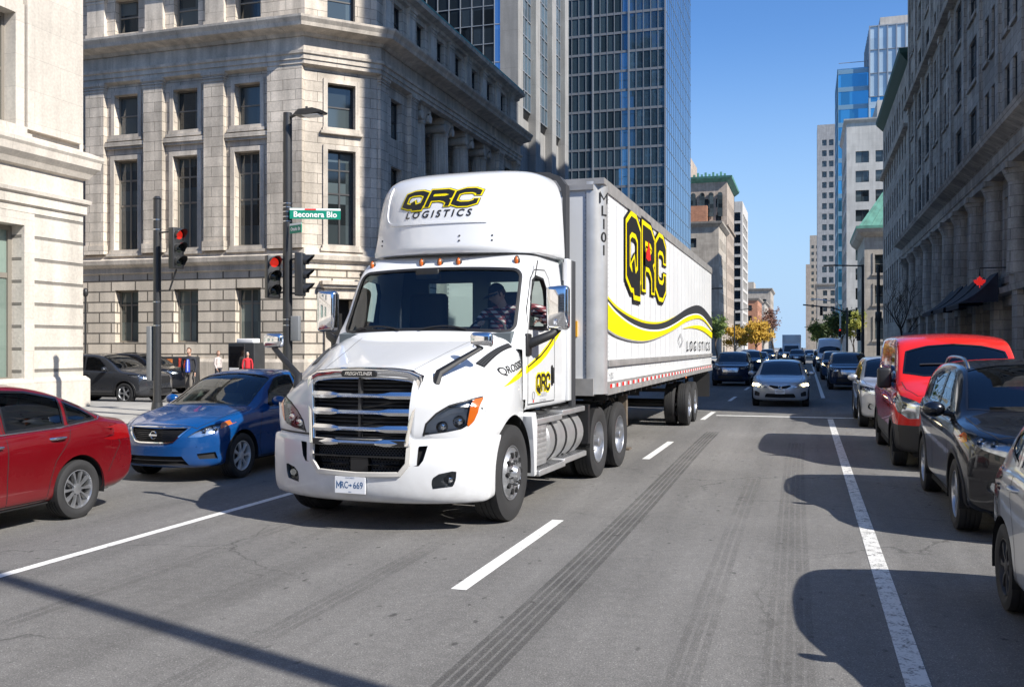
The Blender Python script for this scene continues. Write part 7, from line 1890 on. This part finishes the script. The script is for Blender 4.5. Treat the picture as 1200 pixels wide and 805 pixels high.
def tree(loc, h, r, mat, label, n=2600, seed=1, leaf=.22, bare=False, trunkh=.35, name='street_tree', group=None):
    rnd = random.Random(seed); root = empty(name, loc, 0, label, 'tree', group)
    m = MB(); tips = []
    def branch(p, d, ln, rad, lev):
        pts = [p]; q = p.copy(); dd = d.copy()
        for k in range(4):
            dd = (dd + Vector((rnd.uniform(-.25, .25), rnd.uniform(-.25, .25), rnd.uniform(-.05, .18)))).normalized(); q = q + dd * ln / 4; pts.append(q.copy())
        m.tube(pts, [rad * (1 - .6 * k / 4) for k in range(5)], 6 if lev < 2 else 4)
        if lev >= (4 if bare else 3): tips.append(pts[-1]); tips.append(pts[2]); return
        for k in range(rnd.choice((3, 4)) if lev else 5):
            a = rnd.uniform(0, 2 * PI); up = rnd.uniform(.15, .9); nd = (dd * .5 + Vector((math.cos(a), math.sin(a), up)) * .8).normalized(); s_ = pts[rnd.choice((2, 3, 4))]
            branch(s_, nd, ln * rnd.uniform(.55, .75), rad * .5, lev + 1)
    branch(Vector((0, 0, 0)), Vector((0, 0, 1)), h * trunkh, h * .022, 0)
    mx = max(max(abs(t.x), abs(t.y)) for t in tips); mz = max(t.z for t in tips)
    sx, sz = r * .85 / mx, (h * .93) / mz
    m.v = [(v[0] * (sx if v[2] > h * trunkh * .6 else 1), v[1] * (sx if v[2] > h * trunkh * .6 else 1), v[2] * sz) for v in m.v]; tips = [Vector((t.x * sx, t.y * sx, t.z * sz)) for t in tips]
    m.build('trunk', BARK, root, 60)
    if bare and mat is None: return root
    v = []; f = []
    cl = [(t, rnd.uniform(.35, .9) * r * .33) for t in tips]
    for k in range(n):
        t, rr = rnd.choice(cl); g = lambda: rnd.gauss(0, .55)
        c = t + Vector((g() * rr, g() * rr, g() * rr * .8)); u = Vector((rnd.gauss(0, 1), rnd.gauss(0, 1), rnd.gauss(0, 1))).normalized(); w = u.orthogonal().normalized(); s_ = leaf * rnd.uniform(.6, 1.4)
        b = len(v); v += [c - u * s_, c + w * s_ * .5, c + u * s_, c - w * s_ * .5]; f.append((b, b + 1, b + 2, b + 3))
    mesh('crown', v, f, mat, root); return root
def trees():
    G1 = leafmat('leaves_green', (.05, .10, .02), (.16, .22, .04)); Y1 = leafmat('leaves_yellow', (.35, .20, .02), (.65, .42, .05)); G2 = leafmat('leaves_dark_green', (.02, .045, .012), (.07, .10, .02)); RD = leafmat('leaves_russet', (.12, .05, .03), (.20, .09, .06)); YG = leafmat('leaves_yellow_green', (.18, .20, .03), (.38, .36, .06))
    tree((-12.6, 122, 0), 6.6, 2.3, YG, 'small yellow green tree just past the end of the trailer', 1500, 3, .22)
    tree((-13.3, 150, 0), 7.0, 2.6, G1, 'second small green tree on the left, behind the first', 1400, 4, .24)
    tree((-10.9, 215, 0), 7.8, 4.0, Y1, 'bright yellow autumn tree on the left of the far traffic', 3200, 5, .3); tree((-13.4, 190, 0), 6.2, 3.2, Y1, 'smaller yellow tree at the left of the bright yellow one', 1600, 6, .28)
    tree((-9.3, 290, 0), 14.5, 4.6, RD, 'russet tree with thin crown behind the yellow trees', 1300, 7, .3)
    tree((6.3, 215, 0), 9.6, 4.8, G2, 'broad dark green tree on the right of the distant box truck', 3600, 8, .3); tree((5.3, 165, 0), 8.4, 2.6, G2, 'dark green tree close behind the white van', 2000, 9, .26); tree((3.4, 260, 0), 9., 4.2, G1, 'loose green tree farther down the right side', 1800, 10, .32); tree((6.4, 140, 0), 7.6, 1.7, YG, 'yellow tinged slim tree among the dark ones on the right', 900, 11, .22)
    tree((6.4, 68, .14), 7.6, 2.6, None, 'bare young tree in front of the dark right building', 0, 12, bare=True, trunkh=.42)
    tree((5.6, 330, 0), 10, 4.5, G1, 'farthest green tree on the right side of the street', 1500, 13, .35); tree((-14, 330, 0), 9, 4, Y1, 'farthest yellow tree on the left side of the street', 1500, 14, .35)

# ------------------------------------------------------------ people
SKIN = pm('skin', (.50, .30, .22), .5, var=.06, scale=8)
def skin_mesh(name, chain, mat, parent, sub=2, root=0):
    """chain: verts [(x,y,z,r or (rx,ry))], edges"""
    vs, es = chain; me = bpy.data.meshes.new('rig'); me.from_pydata([v[:3] for v in vs], es, []); o = bpy.data.objects.new('rig', me); COL.objects.link(o)
    md = o.modifiers.new('skin', 'SKIN'); md.use_smooth_shade = True; md.branch_smoothing = .6
    for i, v in enumerate(vs):
        r = v[3]; me.skin_vertices[0].data[i].radius = r if isinstance(r, tuple) else (r, r); me.skin_vertices[0].data[i].use_root = (i == root)
    o.modifiers.new('sub', 'SUBSURF').levels = sub
    dg = bpy.context.evaluated_depsgraph_get(); dg.update(); m2 = bpy.data.meshes.new_from_object(o.evaluated_get(dg)); bpy.data.objects.remove(o); bpy.data.meshes.remove(me)
    m2.name = name; m2.materials.clear(); m2.materials.append(mat); m2.shade_smooth(); autouv(m2)
    return link(name, m2, parent)
def head(parent, c, pitch, yaw, hair=None, cap=None, s=1., hairlong=False):
    h = empty('head', c, 0); h.parent = parent; h.rotation_euler = (pitch, 0, yaw)
    bm = bmesh.new(); bmesh.ops.create_uvsphere(bm, u_segments=28, v_segments=20, radius=1)
    for v in bm.verts:
        x, y, z = v.co; X, Y, Z = x * .076, y * .098, z * .118                       # face looks to -y
        if z < 0: X *= 1 - .30 * (-z) ** 1.5; Y = Y * (1 - .16 * (-z)) - .012 * (-z)
        if y < -.2:                                                                   # brow, eye hollows, nose, lips, chin
            Y -= .022 * math.exp(-(x / .20) ** 2 - ((z + .10) / .24) ** 2) + .010 * math.exp(-(x / .13) ** 2 - ((z + .24) / .11) ** 2)
            for e in (-1, 1): Y += .013 * math.exp(-((x - e * .40) / .20) ** 2 - ((z - .08) / .14) ** 2)
            Y -= .007 * math.exp(-(x / .34) ** 2 - ((z + .50) / .07) ** 2) + .007 * math.exp(-(x / .3) ** 2 - ((z + .62) / .06) ** 2) + .010 * math.exp(-(x / .3) ** 2 - ((z + .88) / .14) ** 2) - .006 * math.exp(-(x / .3) ** 2 - ((z + .56) / .03) ** 2)
        v.co = Vector((X, Y, Z)) * s
    mb = MB(); mb.frombm(bm); mb.cyl((0, .02 * s, -.16 * s), (0, .012 * s, -.05 * s), .056 * s, .052 * s, 14)
    for e in (-1, 1): mb.sphere((e * .076 * s, .008, -.002), (.010 * s, .020 * s, .032 * s), 10, 8)
    o = mb.build('face', SKIN, h, 60, fix=False)
    for e in (-1, 1):
        mb = MB(); mb.sphere((e * .030 * s, -.078 * s, .010 * s), (.012 * s,) * 3, 10, 8); mb.build('eye', pm('eye_white', (.6, .58, .55), .3), o, 60); mb = MB(); mb.box((e * .030 * s - .016 * s, -.094 * s, .028 * s), (e * .030 * s + .016 * s, -.080 * s, .034 * s)); mb.build('eyebrow', hair or BARK, o)
    mb = MB(); mb.box((-.020 * s, -.0985 * s, -.063 * s), (.020 * s, -.090 * s, -.059 * s)); mb.build('mouth', pm('lips', (.30, .11, .09), .5), o)
    def shell(name, mat, sc, zcut, back=None, dn=-.2, ycut=-.35):
        bm = bmesh.new(); bmesh.ops.create_uvsphere(bm, u_segments=24, v_segments=18, radius=1); dele = []
        for v in bm.verts:
            x, y, z = v.co
            if (y < ycut and z < zcut) or z < dn: dele.append(v)
            v.co = Vector((x * .076 * sc, y * .098 * sc + .004, z * .118 * sc)) * s
        bmesh.ops.delete(bm, geom=dele, context='VERTS'); mb = MB(); mb.frombm(bm); return mb
    if hair: mb = shell('hair', hair, 1.10, .52, dn=-.85 if hairlong else -.25, ycut=-.15 if hairlong else -.3); mb.build('hair', hair, h, 60, fix=False)
    if cap:
        mb = shell('cap', cap, 1.16, .30, dn=.22, ycut=-2); n = 14; v = []; f = []
        for q in range(n + 1):
            a = R(200 + 140 * q / n); v += [(.086 * math.cos(a) * s, (.11 * math.sin(a)) * s, .034 * s), (.094 * math.cos(a) * s, (.12 * math.sin(a) - .085 * math.sin(R(180 * q / n)) ** .6) * s, .014 * s)]
        for q in range(n): f.append((2 * q, 2 * q + 1, 2 * q + 3, 2 * q + 2))
        mb.add(v, f); mb.build('cap', cap, h, 60, fix=False)
    return h
def hand_chain(w, d, s=1., side=1, curl=.5):
    """palm and five unequal bent fingers from wrist w pointing along d"""
    d = Vector(d).normalized(); a = d.orthogonal().normalized() if abs(d.z) < .2 else Vector((0, 1, 0)); b = d.cross(a).normalized()
    vs = [tuple(w) + (.022 * s,), tuple(Vector(w) + d * .045 * s) + ((.034 * s, .018 * s),), tuple(Vector(w) + d * .085 * s) + ((.036 * s, .016 * s),)]; es = [(0, 1), (1, 2)]
    for k, ln in enumerate((.072, .082, .076, .060)):
        p = Vector(w) + d * .085 * s + a * (k - 1.5) * .021 * s; base = len(vs); vs.append(tuple(p + d * .01) + (.010 * s,)); es.append((2, base)); dd = d.copy()
        for j in range(3): dd = (dd + b * curl * .55).normalized(); p = p + dd * ln * s / 3; vs.append(tuple(p) + (.0088 * s,)); es.append((base + j, base + j + 1))
    base = len(vs); p = Vector(w) + d * .03 * s - a * .03 * s; vs.append(tuple(p) + (.012 * s,)); es.append((1, base))
    for j in range(2): p = p + (d * .7 - a * .6 + b * curl * .5).normalized() * .028 * s; vs.append(tuple(p) + (.0105 * s,)); es.append((base + j, base + j + 1))
    return vs, es
def person(loc, rz, label, top, legs, hair, s=1., open_front=None, armswing=(.1, -.1), female=False, sc=1.0):
    root = empty('person', loc, rz, label, 'person'); k = s * (.92 if female else 1.)
    L = lambda p: (p[0] * k, p[1] * k, p[2] * k) + ((tuple(q * k for q in p[3]) if isinstance(p[3], tuple) else p[3] * k),)
    # trousers and legs, striding
    lg = [L(p) for p in ((0, 0, .98, (.15, .11)), (.09, 0, .88, .095), (.10, -.16, .50, .062), (.10, -.08, .12, .05), (-.09, 0, .88, .095), (-.10, .05, .50, .062), (-.10, .20, .14, .05))]
    skin_mesh('trousers', (lg, [(0, 1), (1, 2), (2, 3), (0, 4), (4, 5), (5, 6)]), legs, root)
    for x, y in ((.10, -.10), (-.10, .19)):
        m = MB(); m.box((x * k - .048, y * k - .16, 0), (x * k + .048, y * k + .10, .085), .03); m.build('shoe', TBLK, root, 40)
    sh_ = .185 if female else .205
    up = [L(p) for p in ((0, 0, .93, (.165, .115)), (0, .0, 1.12, (.155, .11)), (0, .0, 1.30, (.175, .115)), (0, .01, 1.42, (.13, .085)), (0, .0, 1.50, .055))]
    es = [(0, 1), (1, 2), (2, 3), (3, 4)]
    hands = []
    for sd, sw in ((1, armswing[0]), (-1, armswing[1])):
        b = len(up); up += [L(p) for p in ((sd * sh_, .01, 1.40, .062), (sd * (sh_ + .055), .02 + sw * .3, 1.14, .050), (sd * (sh_ + .05), -.05 + sw, .90, .038))]; es += [(3, b), (b, b + 1), (b + 1, b + 2)]
        w = Vector(up[b + 2][:3]); d = (w - Vector(up[b + 1][:3])).normalized(); hands.append((w, d))
    skin_mesh('jacket', (up, es), top, root, root=1)
    for w, d in hands: hv, he = hand_chain(w - d * .02, d, 1.0 * k, curl=.35); skin_mesh('hand', (hv, he), SKIN, root, 2)
    if open_front:
        m = MB()
        for x0, x1, c_ in ((-.075, .075, open_front),):
            m.prism([(x0, .98), (x1, .98), (x1 * .9, 1.30), (x1 * .5, 1.46), (x0 * .5, 1.46), (x0 * .9, 1.30)], 'y', -.155 * k, -.10 * k)
        m.build('shirt', open_front, root)
        m = MB(); m.box((-.02, -.163 * k, 1.02), (.02, -.155 * k, 1.44)); m.build('shirt_placket', pm('shirt_stripe', (.55, .6, .8), .7), root)
    head(root, (0, -.01 * k, 1.66 * k), R(4), R(-12), hair, None, 1.0 * k, female)
    return root
def people():
    DKJ = pm('dark_jacket', (.018, .02, .028), .8, var=.1); BSH = pm('blue_shirt', (.03, .07, .45), .7, var=.3, scale=20); TR = pm('grey_trousers', (.16, .14, .12), .85); JN = pm('dark_trousers', (.03, .035, .05), .85); LT = pm('light_top', (.5, .44, .42), .8, var=.35, scale=22); RDJ = pm('red_coat', (.5, .02, .03), .8); HB = pm('hair_brown', (.07, .035, .02), .7, var=.3, scale=60); HR = pm('hair_auburn', (.22, .10, .05), .7, var=.3, scale=60); HG = pm('hair_grey', (.35, .33, .31), .7)
    person((-21.9, 29.7, .0), R(20), 'man in dark open jacket over a bright blue shirt crossing toward the camera', DKJ, TR, HB, 1.06, BSH, (-.1, .15))
    person((-24.6, 35.4, .14), R(80), 'woman with short auburn hair in a light patterned top on the far pavement', LT, JN, HR, .98, None, (.1, -.1), True)
    person((-23.35, 35.75, .14), R(40), 'person in a red coat standing in front of the dark kiosk', RDJ, JN, HG, .95, None, (.0, .0), True)
def driver(truck):
    """the driver sits in the cab, right elbow of the picture out of the open window"""
    root = empty('person', (0, 0, 0), 0, 'truck driver in dark cap and plaid shirt, one arm out of the side window', 'person')
    root.location = (-4.40, 8.7, 0); root.rotation_euler = (0, 0, R(-2.7)); root.scale = (1, 1, 1)
    m, nt, b, out = _mat('plaid_shirt'); tc = N(nt, 'ShaderNodeTexCoord'); L = nt.links.new
    def wav(ax, s_):
        w = N(nt, 'ShaderNodeTexWave'); w.bands_direction = ax; w.inputs['Scale'].default_value = s_; w.inputs['Distortion'].default_value = .6; L(tc.outputs['Object'], w.inputs[0]); g = N(nt, 'ShaderNodeMath', operation='GREATER_THAN'); g.inputs[1].default_value = .52; L(w.outputs['Fac'], g.inputs[0]); return g.outputs[0]
    a_, c_ = wav('Z', 5.5), wav('DIAGONAL', 4.2); ad = N(nt, 'ShaderNodeMath', operation='ADD'); L(a_, ad.inputs[0]); L(c_, ad.inputs[1]); hf = N(nt, 'ShaderNodeMath', operation='MULTIPLY'); hf.inputs[1].default_value = .5; L(ad.outputs[0], hf.inputs[0])
    r = N(nt, 'ShaderNodeValToRGB'); r.color_ramp.interpolation = 'CONSTANT'; r.color_ramp.elements[0].color = (.62, .55, .53, 1); r.color_ramp.elements[1].position = .4; r.color_ramp.elements[1].color = (.22, .05, .06, 1); e = r.color_ramp.elements.new(.9); e.color = (.015, .015, .025, 1)
    L(hf.outputs[0], r.inputs[0]); L(r.outputs[0], b.inputs['Base Color']); b.inputs['Roughness'].default_value = .85; PLA = m
    x = .60; hy = 2.66; JN = pm('dark_trousers', (.03, .035, .05), .85)
    lg = [(x, hy, 1.98, (.16, .12)), (x + .1, hy - .1, 1.97, .09), (x + .12, hy - .52, 2.0, .07), (x + .1, hy - .66, 1.6, .055), (x + .1, hy - .72, 1.38, .05), (x - .1, hy - .1, 1.97, .09), (x - .12, hy - .52, 2.0, .07), (x - .1, hy - .66, 1.6, .055), (x - .1, hy - .72, 1.38, .05)]
    skin_mesh('trousers', (lg, [(0, 1), (1, 2), (2, 3), (3, 4), (0, 5), (5, 6), (6, 7), (7, 8)]), JN, root, 2)
    up = [(x, hy, 1.98, (.17, .12)), (x, hy - .02, 2.12, (.16, .115)), (x, hy - .07, 2.28, (.18, .12)), (x, hy - .10, 2.36, (.13, .09)), (x, hy - .13, 2.43, .055),
          (x + .21, hy - .1, 2.37, .078), (x + .50, hy - .16, 2.36, .09), (x + .74, hy - .28, 2.27, .088), (x + .70, hy - .55, 2.22, .06),
          (x - .2, hy - .1, 2.33, .065), (x - .26, hy - .30, 2.14, .05), (x - .14, hy - .44, 2.18, .036)]
    skin_mesh('plaid_shirt', (up, [(0, 1), (1, 2), (2, 3), (3, 4), (3, 5), (5, 6), (6, 7), (7, 8), (3, 9), (9, 10), (10, 11)]), PLA, root, 2, 1)
    hv, he = hand_chain(Vector((x + .695, hy - .54, 2.22)), (-.4, -.85, -.1), 1.05, curl=.6); skin_mesh('hand', (hv, he), SKIN, root, 2)
    hv, he = hand_chain(Vector((x - .14, hy - .43, 2.18)), (.3, -.8, .15), 1.05, curl=.9); skin_mesh('hand', (hv, he), SKIN, root, 2)
    head(root, (x + .0, hy - .20, 2.56), R(22), R(-38), pm('hair_brown', (.07, .035, .02), .7), pm('cap_dark', (.012, .014, .02), .8), 1.08)
    return root
# ------------------------------------------------------------ camera
TH = math.atan(345 / 1100)
cam = bpy.data.cameras.new('camera'); cam.sensor_width = 36; cam.lens = 33.0; cam.clip_end = 4000; cam.clip_start = .05
cam.shift_y = (407 - 402.5) / 1200.
co = bpy.data.objects.new('camera', cam); COL.objects.link(co); co.location = (0, 0, 1.9); co.rotation_euler = (R(90), 0, TH); SC.camera = co
# ------------------------------------------------------------ light, world
def light_world():
    w = bpy.data.worlds.new('World'); SC.world = w; w.use_nodes = True; nt = w.node_tree
    d = Vector((1.15, -.40, 1.0)).normalized(); el = math.asin(d.z); az = math.atan2(d.x, d.y)
    sk = nt.nodes.new('ShaderNodeTexSky'); sk.sky_type = 'NISHITA'; sk.sun_disc = False; sk.sun_elevation = el; sk.sun_rotation = az; sk.air_density = 1.0; sk.dust_density = .25; sk.ozone_density = 2.2; sk.altitude = 50
    tint = nt.nodes.new('ShaderNodeVectorMath'); tint.operation = 'MULTIPLY'; tint.inputs[1].default_value = (.80, 1.20, 1.66); nt.links.new(sk.outputs[0], tint.inputs[0])
    tc = nt.nodes.new('ShaderNodeTexCoord'); sp = nt.nodes.new('ShaderNodeSeparateXYZ'); nt.links.new(tc.outputs['Generated'], sp.inputs[0])
    mr = nt.nodes.new('ShaderNodeMapRange'); mr.interpolation_type = 'SMOOTHSTEP'; mr.inputs[1].default_value = 0; mr.inputs[2].default_value = .34; mr.inputs[3].default_value = 1; mr.inputs[4].default_value = 0; nt.links.new(sp.outputs[2], mr.inputs[0])
    mx = nt.nodes.new('ShaderNodeMix'); mx.data_type = 'RGBA'; mx.inputs[7].default_value = (4.3, 6.2, 8.6, 1); nt.links.new(mr.outputs[0], mx.inputs[0]); nt.links.new(tint.outputs[0], mx.inputs[6])
    nt.links.new(mx.outputs[2], nt.nodes['Background'].inputs[0]); nt.nodes['Background'].inputs[1].default_value = .07
    l = bpy.data.lights.new('sun', 'SUN'); l.energy = 5.0; l.angle = R(.53); l.color = (1, .95, .87); o = bpy.data.objects.new('sun', l); COL.objects.link(o); o.rotation_euler = d.to_track_quat('Z', 'Y').to_euler(); o.location = (20, -10, 40)
    SC.view_settings.view_transform = 'Standard'; SC.view_settings.look = 'None'; SC.view_settings.gamma = 1; SC.view_settings.exposure = .68
def place(o, x, y, rz=0.): o.location = (x, y, 0); o.rotation_euler = (0, 0, rz)
def kids_map():
    k = {}
    for x in COL.objects:
        if x.parent: k.setdefault(x.parent.name, []).append(x)
    return k
def vehicles():
    b0 = make_car(blue_spec()); b0.scale = (1.04, 1.04, 1.04); place(b0, -8.70, 11.0)
    r = make_car(red_spec()); r.scale = (1., 1.02, 1.03); place(r, -8.56, 5.02)
    s0 = make_car(suv_spec()); s0.scale = (1.03, 1.03, 1.04); place(s0, 2.40, 9.85)
    place(make_car(hatch_spec()), 2.22, 4.15)
    place(make_car(van_spec()), 2.30, 15.35)
    camry = make_car(camry_spec()); place(camry, -.80, 30.9)
    s2 = make_car(spec_suv(name='suv_car', label='silver suv parked on the right beyond the red van', cat='suv', paint=SILVER, cell=.04, glass=GLSD, W=1.80, H=1.62,
        openings=[('grille', sym([(0, .90), (.40, .90), (.30, .76), (0, .75)]), FR(.4), DARKV, .03), ('lower_intake', sym([(0, .52), (.5, .52), (.55, .36), (0, .34)]), FR(.4), BLACKP, .04)],
        lights=[('headlight', [(.42, .84), (.52, .93), (.72, .98), (.86, 1.0), (.87, .9), (.6, .80)], 'y', FR(.8), (1, -1)), ('fog_lamp', circle(.64, .52, .07, 16), 'y', FR(.7), (1, -1))], extra=[lambda root, sh, S: ring_emblem(root, sh, 0, .83, .05, False)], lit=False)); place(s2, 2.08, 23.2)
    def dsuv(label, pt, lit=False, lod=1, **k):
        return make_car(spec_suv(name='suv_car', label=label, cat='suv', paint=pt, cell=.05, glass=GLSD, lod=lod, lit=lit,
            openings=[('grille', sym([(0, .92), (.42, .92), (.36, .70), (0, .68)]), FR(.4), CHROME2 if k.pop('chr', 0) else DARKV, .03), ('lower_intake', sym([(0, .52), (.55, .52), (.60, .36), (0, .34)]), FR(.4), BLACKP, .04)],
            lights=[('headlight', [(.46, .84), (.54, .93), (.74, .97), (.88, .99), (.89, .9), (.62, .82)], 'y', FR(.8), (1, -1))], **k))
    a = dsuv('dark suv driving in the lane right behind the trailer', NAVY, False, chr=1); place(a, -3.55, 46.8)
    b = dsuv('blue grey suv with lit lamps behind the dark suv in the left lane', GREYB, True); place(b, -3.95, 68.5)
    km = kids_map()
    def dup(o, x, y, label, rz=0.): c = copy_tree(o, None, km); place(c, x, y, rz); c['label'] = label; return c
    dup(a, 1.85, 44.0, 'near black suv parked in the shade ahead of the silver suv'); dup(b, 1.72, 57.2, 'blue grey suv parked between the near black suv and the white van')
    dup(a, -1.0, 108, 'small dark car between the distant box truck and the white van'); dup(a, -5.6, 96, 'dark suv farther back on the far left behind the blue grey one')
    dup(camry, -4.2, 90, 'small silver sedan far down the left lane'); dup(b, -4.6, 118, 'blue grey car farthest down the left lane'); dup(a, 1.5, 96, 'dark parked car beyond the white van'); dup(a, -3.4, 150, 'tiny dark car in the left lane before the yellow tree'); dup(camry, .4, 150, 'tiny silver sedan right of the distant box truck')
    # white van, dark suvs on the cross street
    v = make_car(van_spec(name='panel_van', label='white high roofed van parked in the distance on the right', paint=WHITE, lod=1, cell=.06, H=2.7, lit=True,
        top=[(0, .60), (0, .85), (.02, 1.0), (.08, 1.12), (.3, 1.22), (.6, 1.31), (.82, 1.38), (.95, 1.45), (1.3, 1.8), (1.62, 2.15), (1.9, 2.4), (2.3, 2.6), (3.5, 2.68), (5.2, 2.66), (5.38, 2.6), (5.45, 2.4), (5.48, 1.5), (5.5, .9), (5.5, .7)],
        glass=GLSD, lipmat=BLACKP)); place(v, 1.75, 76.5)
    c1 = dsuv('dark grey suv waiting on the cross street beside the corner building', pm('paint_charcoal', (.035, .038, .045), rough=.25, coat=1., metal=.3, dirt=.2), False); place(c1, -20.6 - .1, 27.0, R(90)); c1.location = (-20.9, 27.0, 0)
    c2 = make_car(spec_suv(name='suv_car', label='black suv with roof rails behind the dark grey one on the cross street', cat='suv', paint=BLACKC, cell=.05, glass=GLSD, extra=[], lights=[('headlight', [(.46, .84), (.54, .93), (.74, .97), (.88, .99), (.89, .9), (.62, .82)], 'y', FR(.8), (1, -1))])); place(c2, -24.2, 32.8, R(90))
    c3 = copy_tree(c1, None, kids_map()); place(c3, -12.9, 33.4, R(90)); c3['label'] = 'dark car on the cross street just behind the truck cab'
    # box truck far down the street
    r = empty('box_truck', (-1.75, 119, 0), 0, 'white box truck coming down the middle of the street far away', 'truck')
    m = MB(); m.box((-1.1, 1.9, .8), (1.1, 8, 3.45), .04); m.build('cargo_box', WHITE, r, 30); m = MB(); m.prism([(.0, .5), (0, 1.15), (.9, 1.3), (1.25, 2.15), (1.5, 2.3), (1.95, 2.35), (1.95, .5)], 'x', -1.0, 1.0); m.build('cab', WHITE, r, 30)
    m = MB(); m.add([(-.88, .90, 1.37), (.88, .90, 1.37), (.82, 1.20, 2.1), (-.82, 1.20, 2.1)], [(0, 1, 2, 3)]); m.build('windshield', GLOSSB, r); m = MB(); m.box((-.6, -.03, .75), (.6, .0, 1.08)); m.build('grille', BLACKP, r); m = MB(); m.box((-1.05, -.08, .4), (1.05, .2, .62), .03); m.build('bumper', BLACKP, r, 30)
    for sd in (1, -1):
        m = MB(); m.box((sd * .66, -.03, .78), (sd * .95, .0, .98)); m.build('headlight', LAMPON, r); m = MB(); m.box((sd * 1.15, .95, 1.4), (sd * 1.35, 1.05, 1.85)); m.build('wing_mirror', BLACKP, r)
        for y in (1.0, 6.3): wheel_mesh(r, 'wheel', sd * .95, y, .42, .25, sd, 'spoke', 6, lod=0)
light_world()
make_ground()
near_building(); bank_building(); right_building(); awnings(); towers(); far_left(); far_right(); around()
furniture(); trees(); people()
trk = make_truck(); make_trailer(); driver(trk)
vehicles()
for o in list(COL.objects):
    if '_wins' in o: del o['_wins']
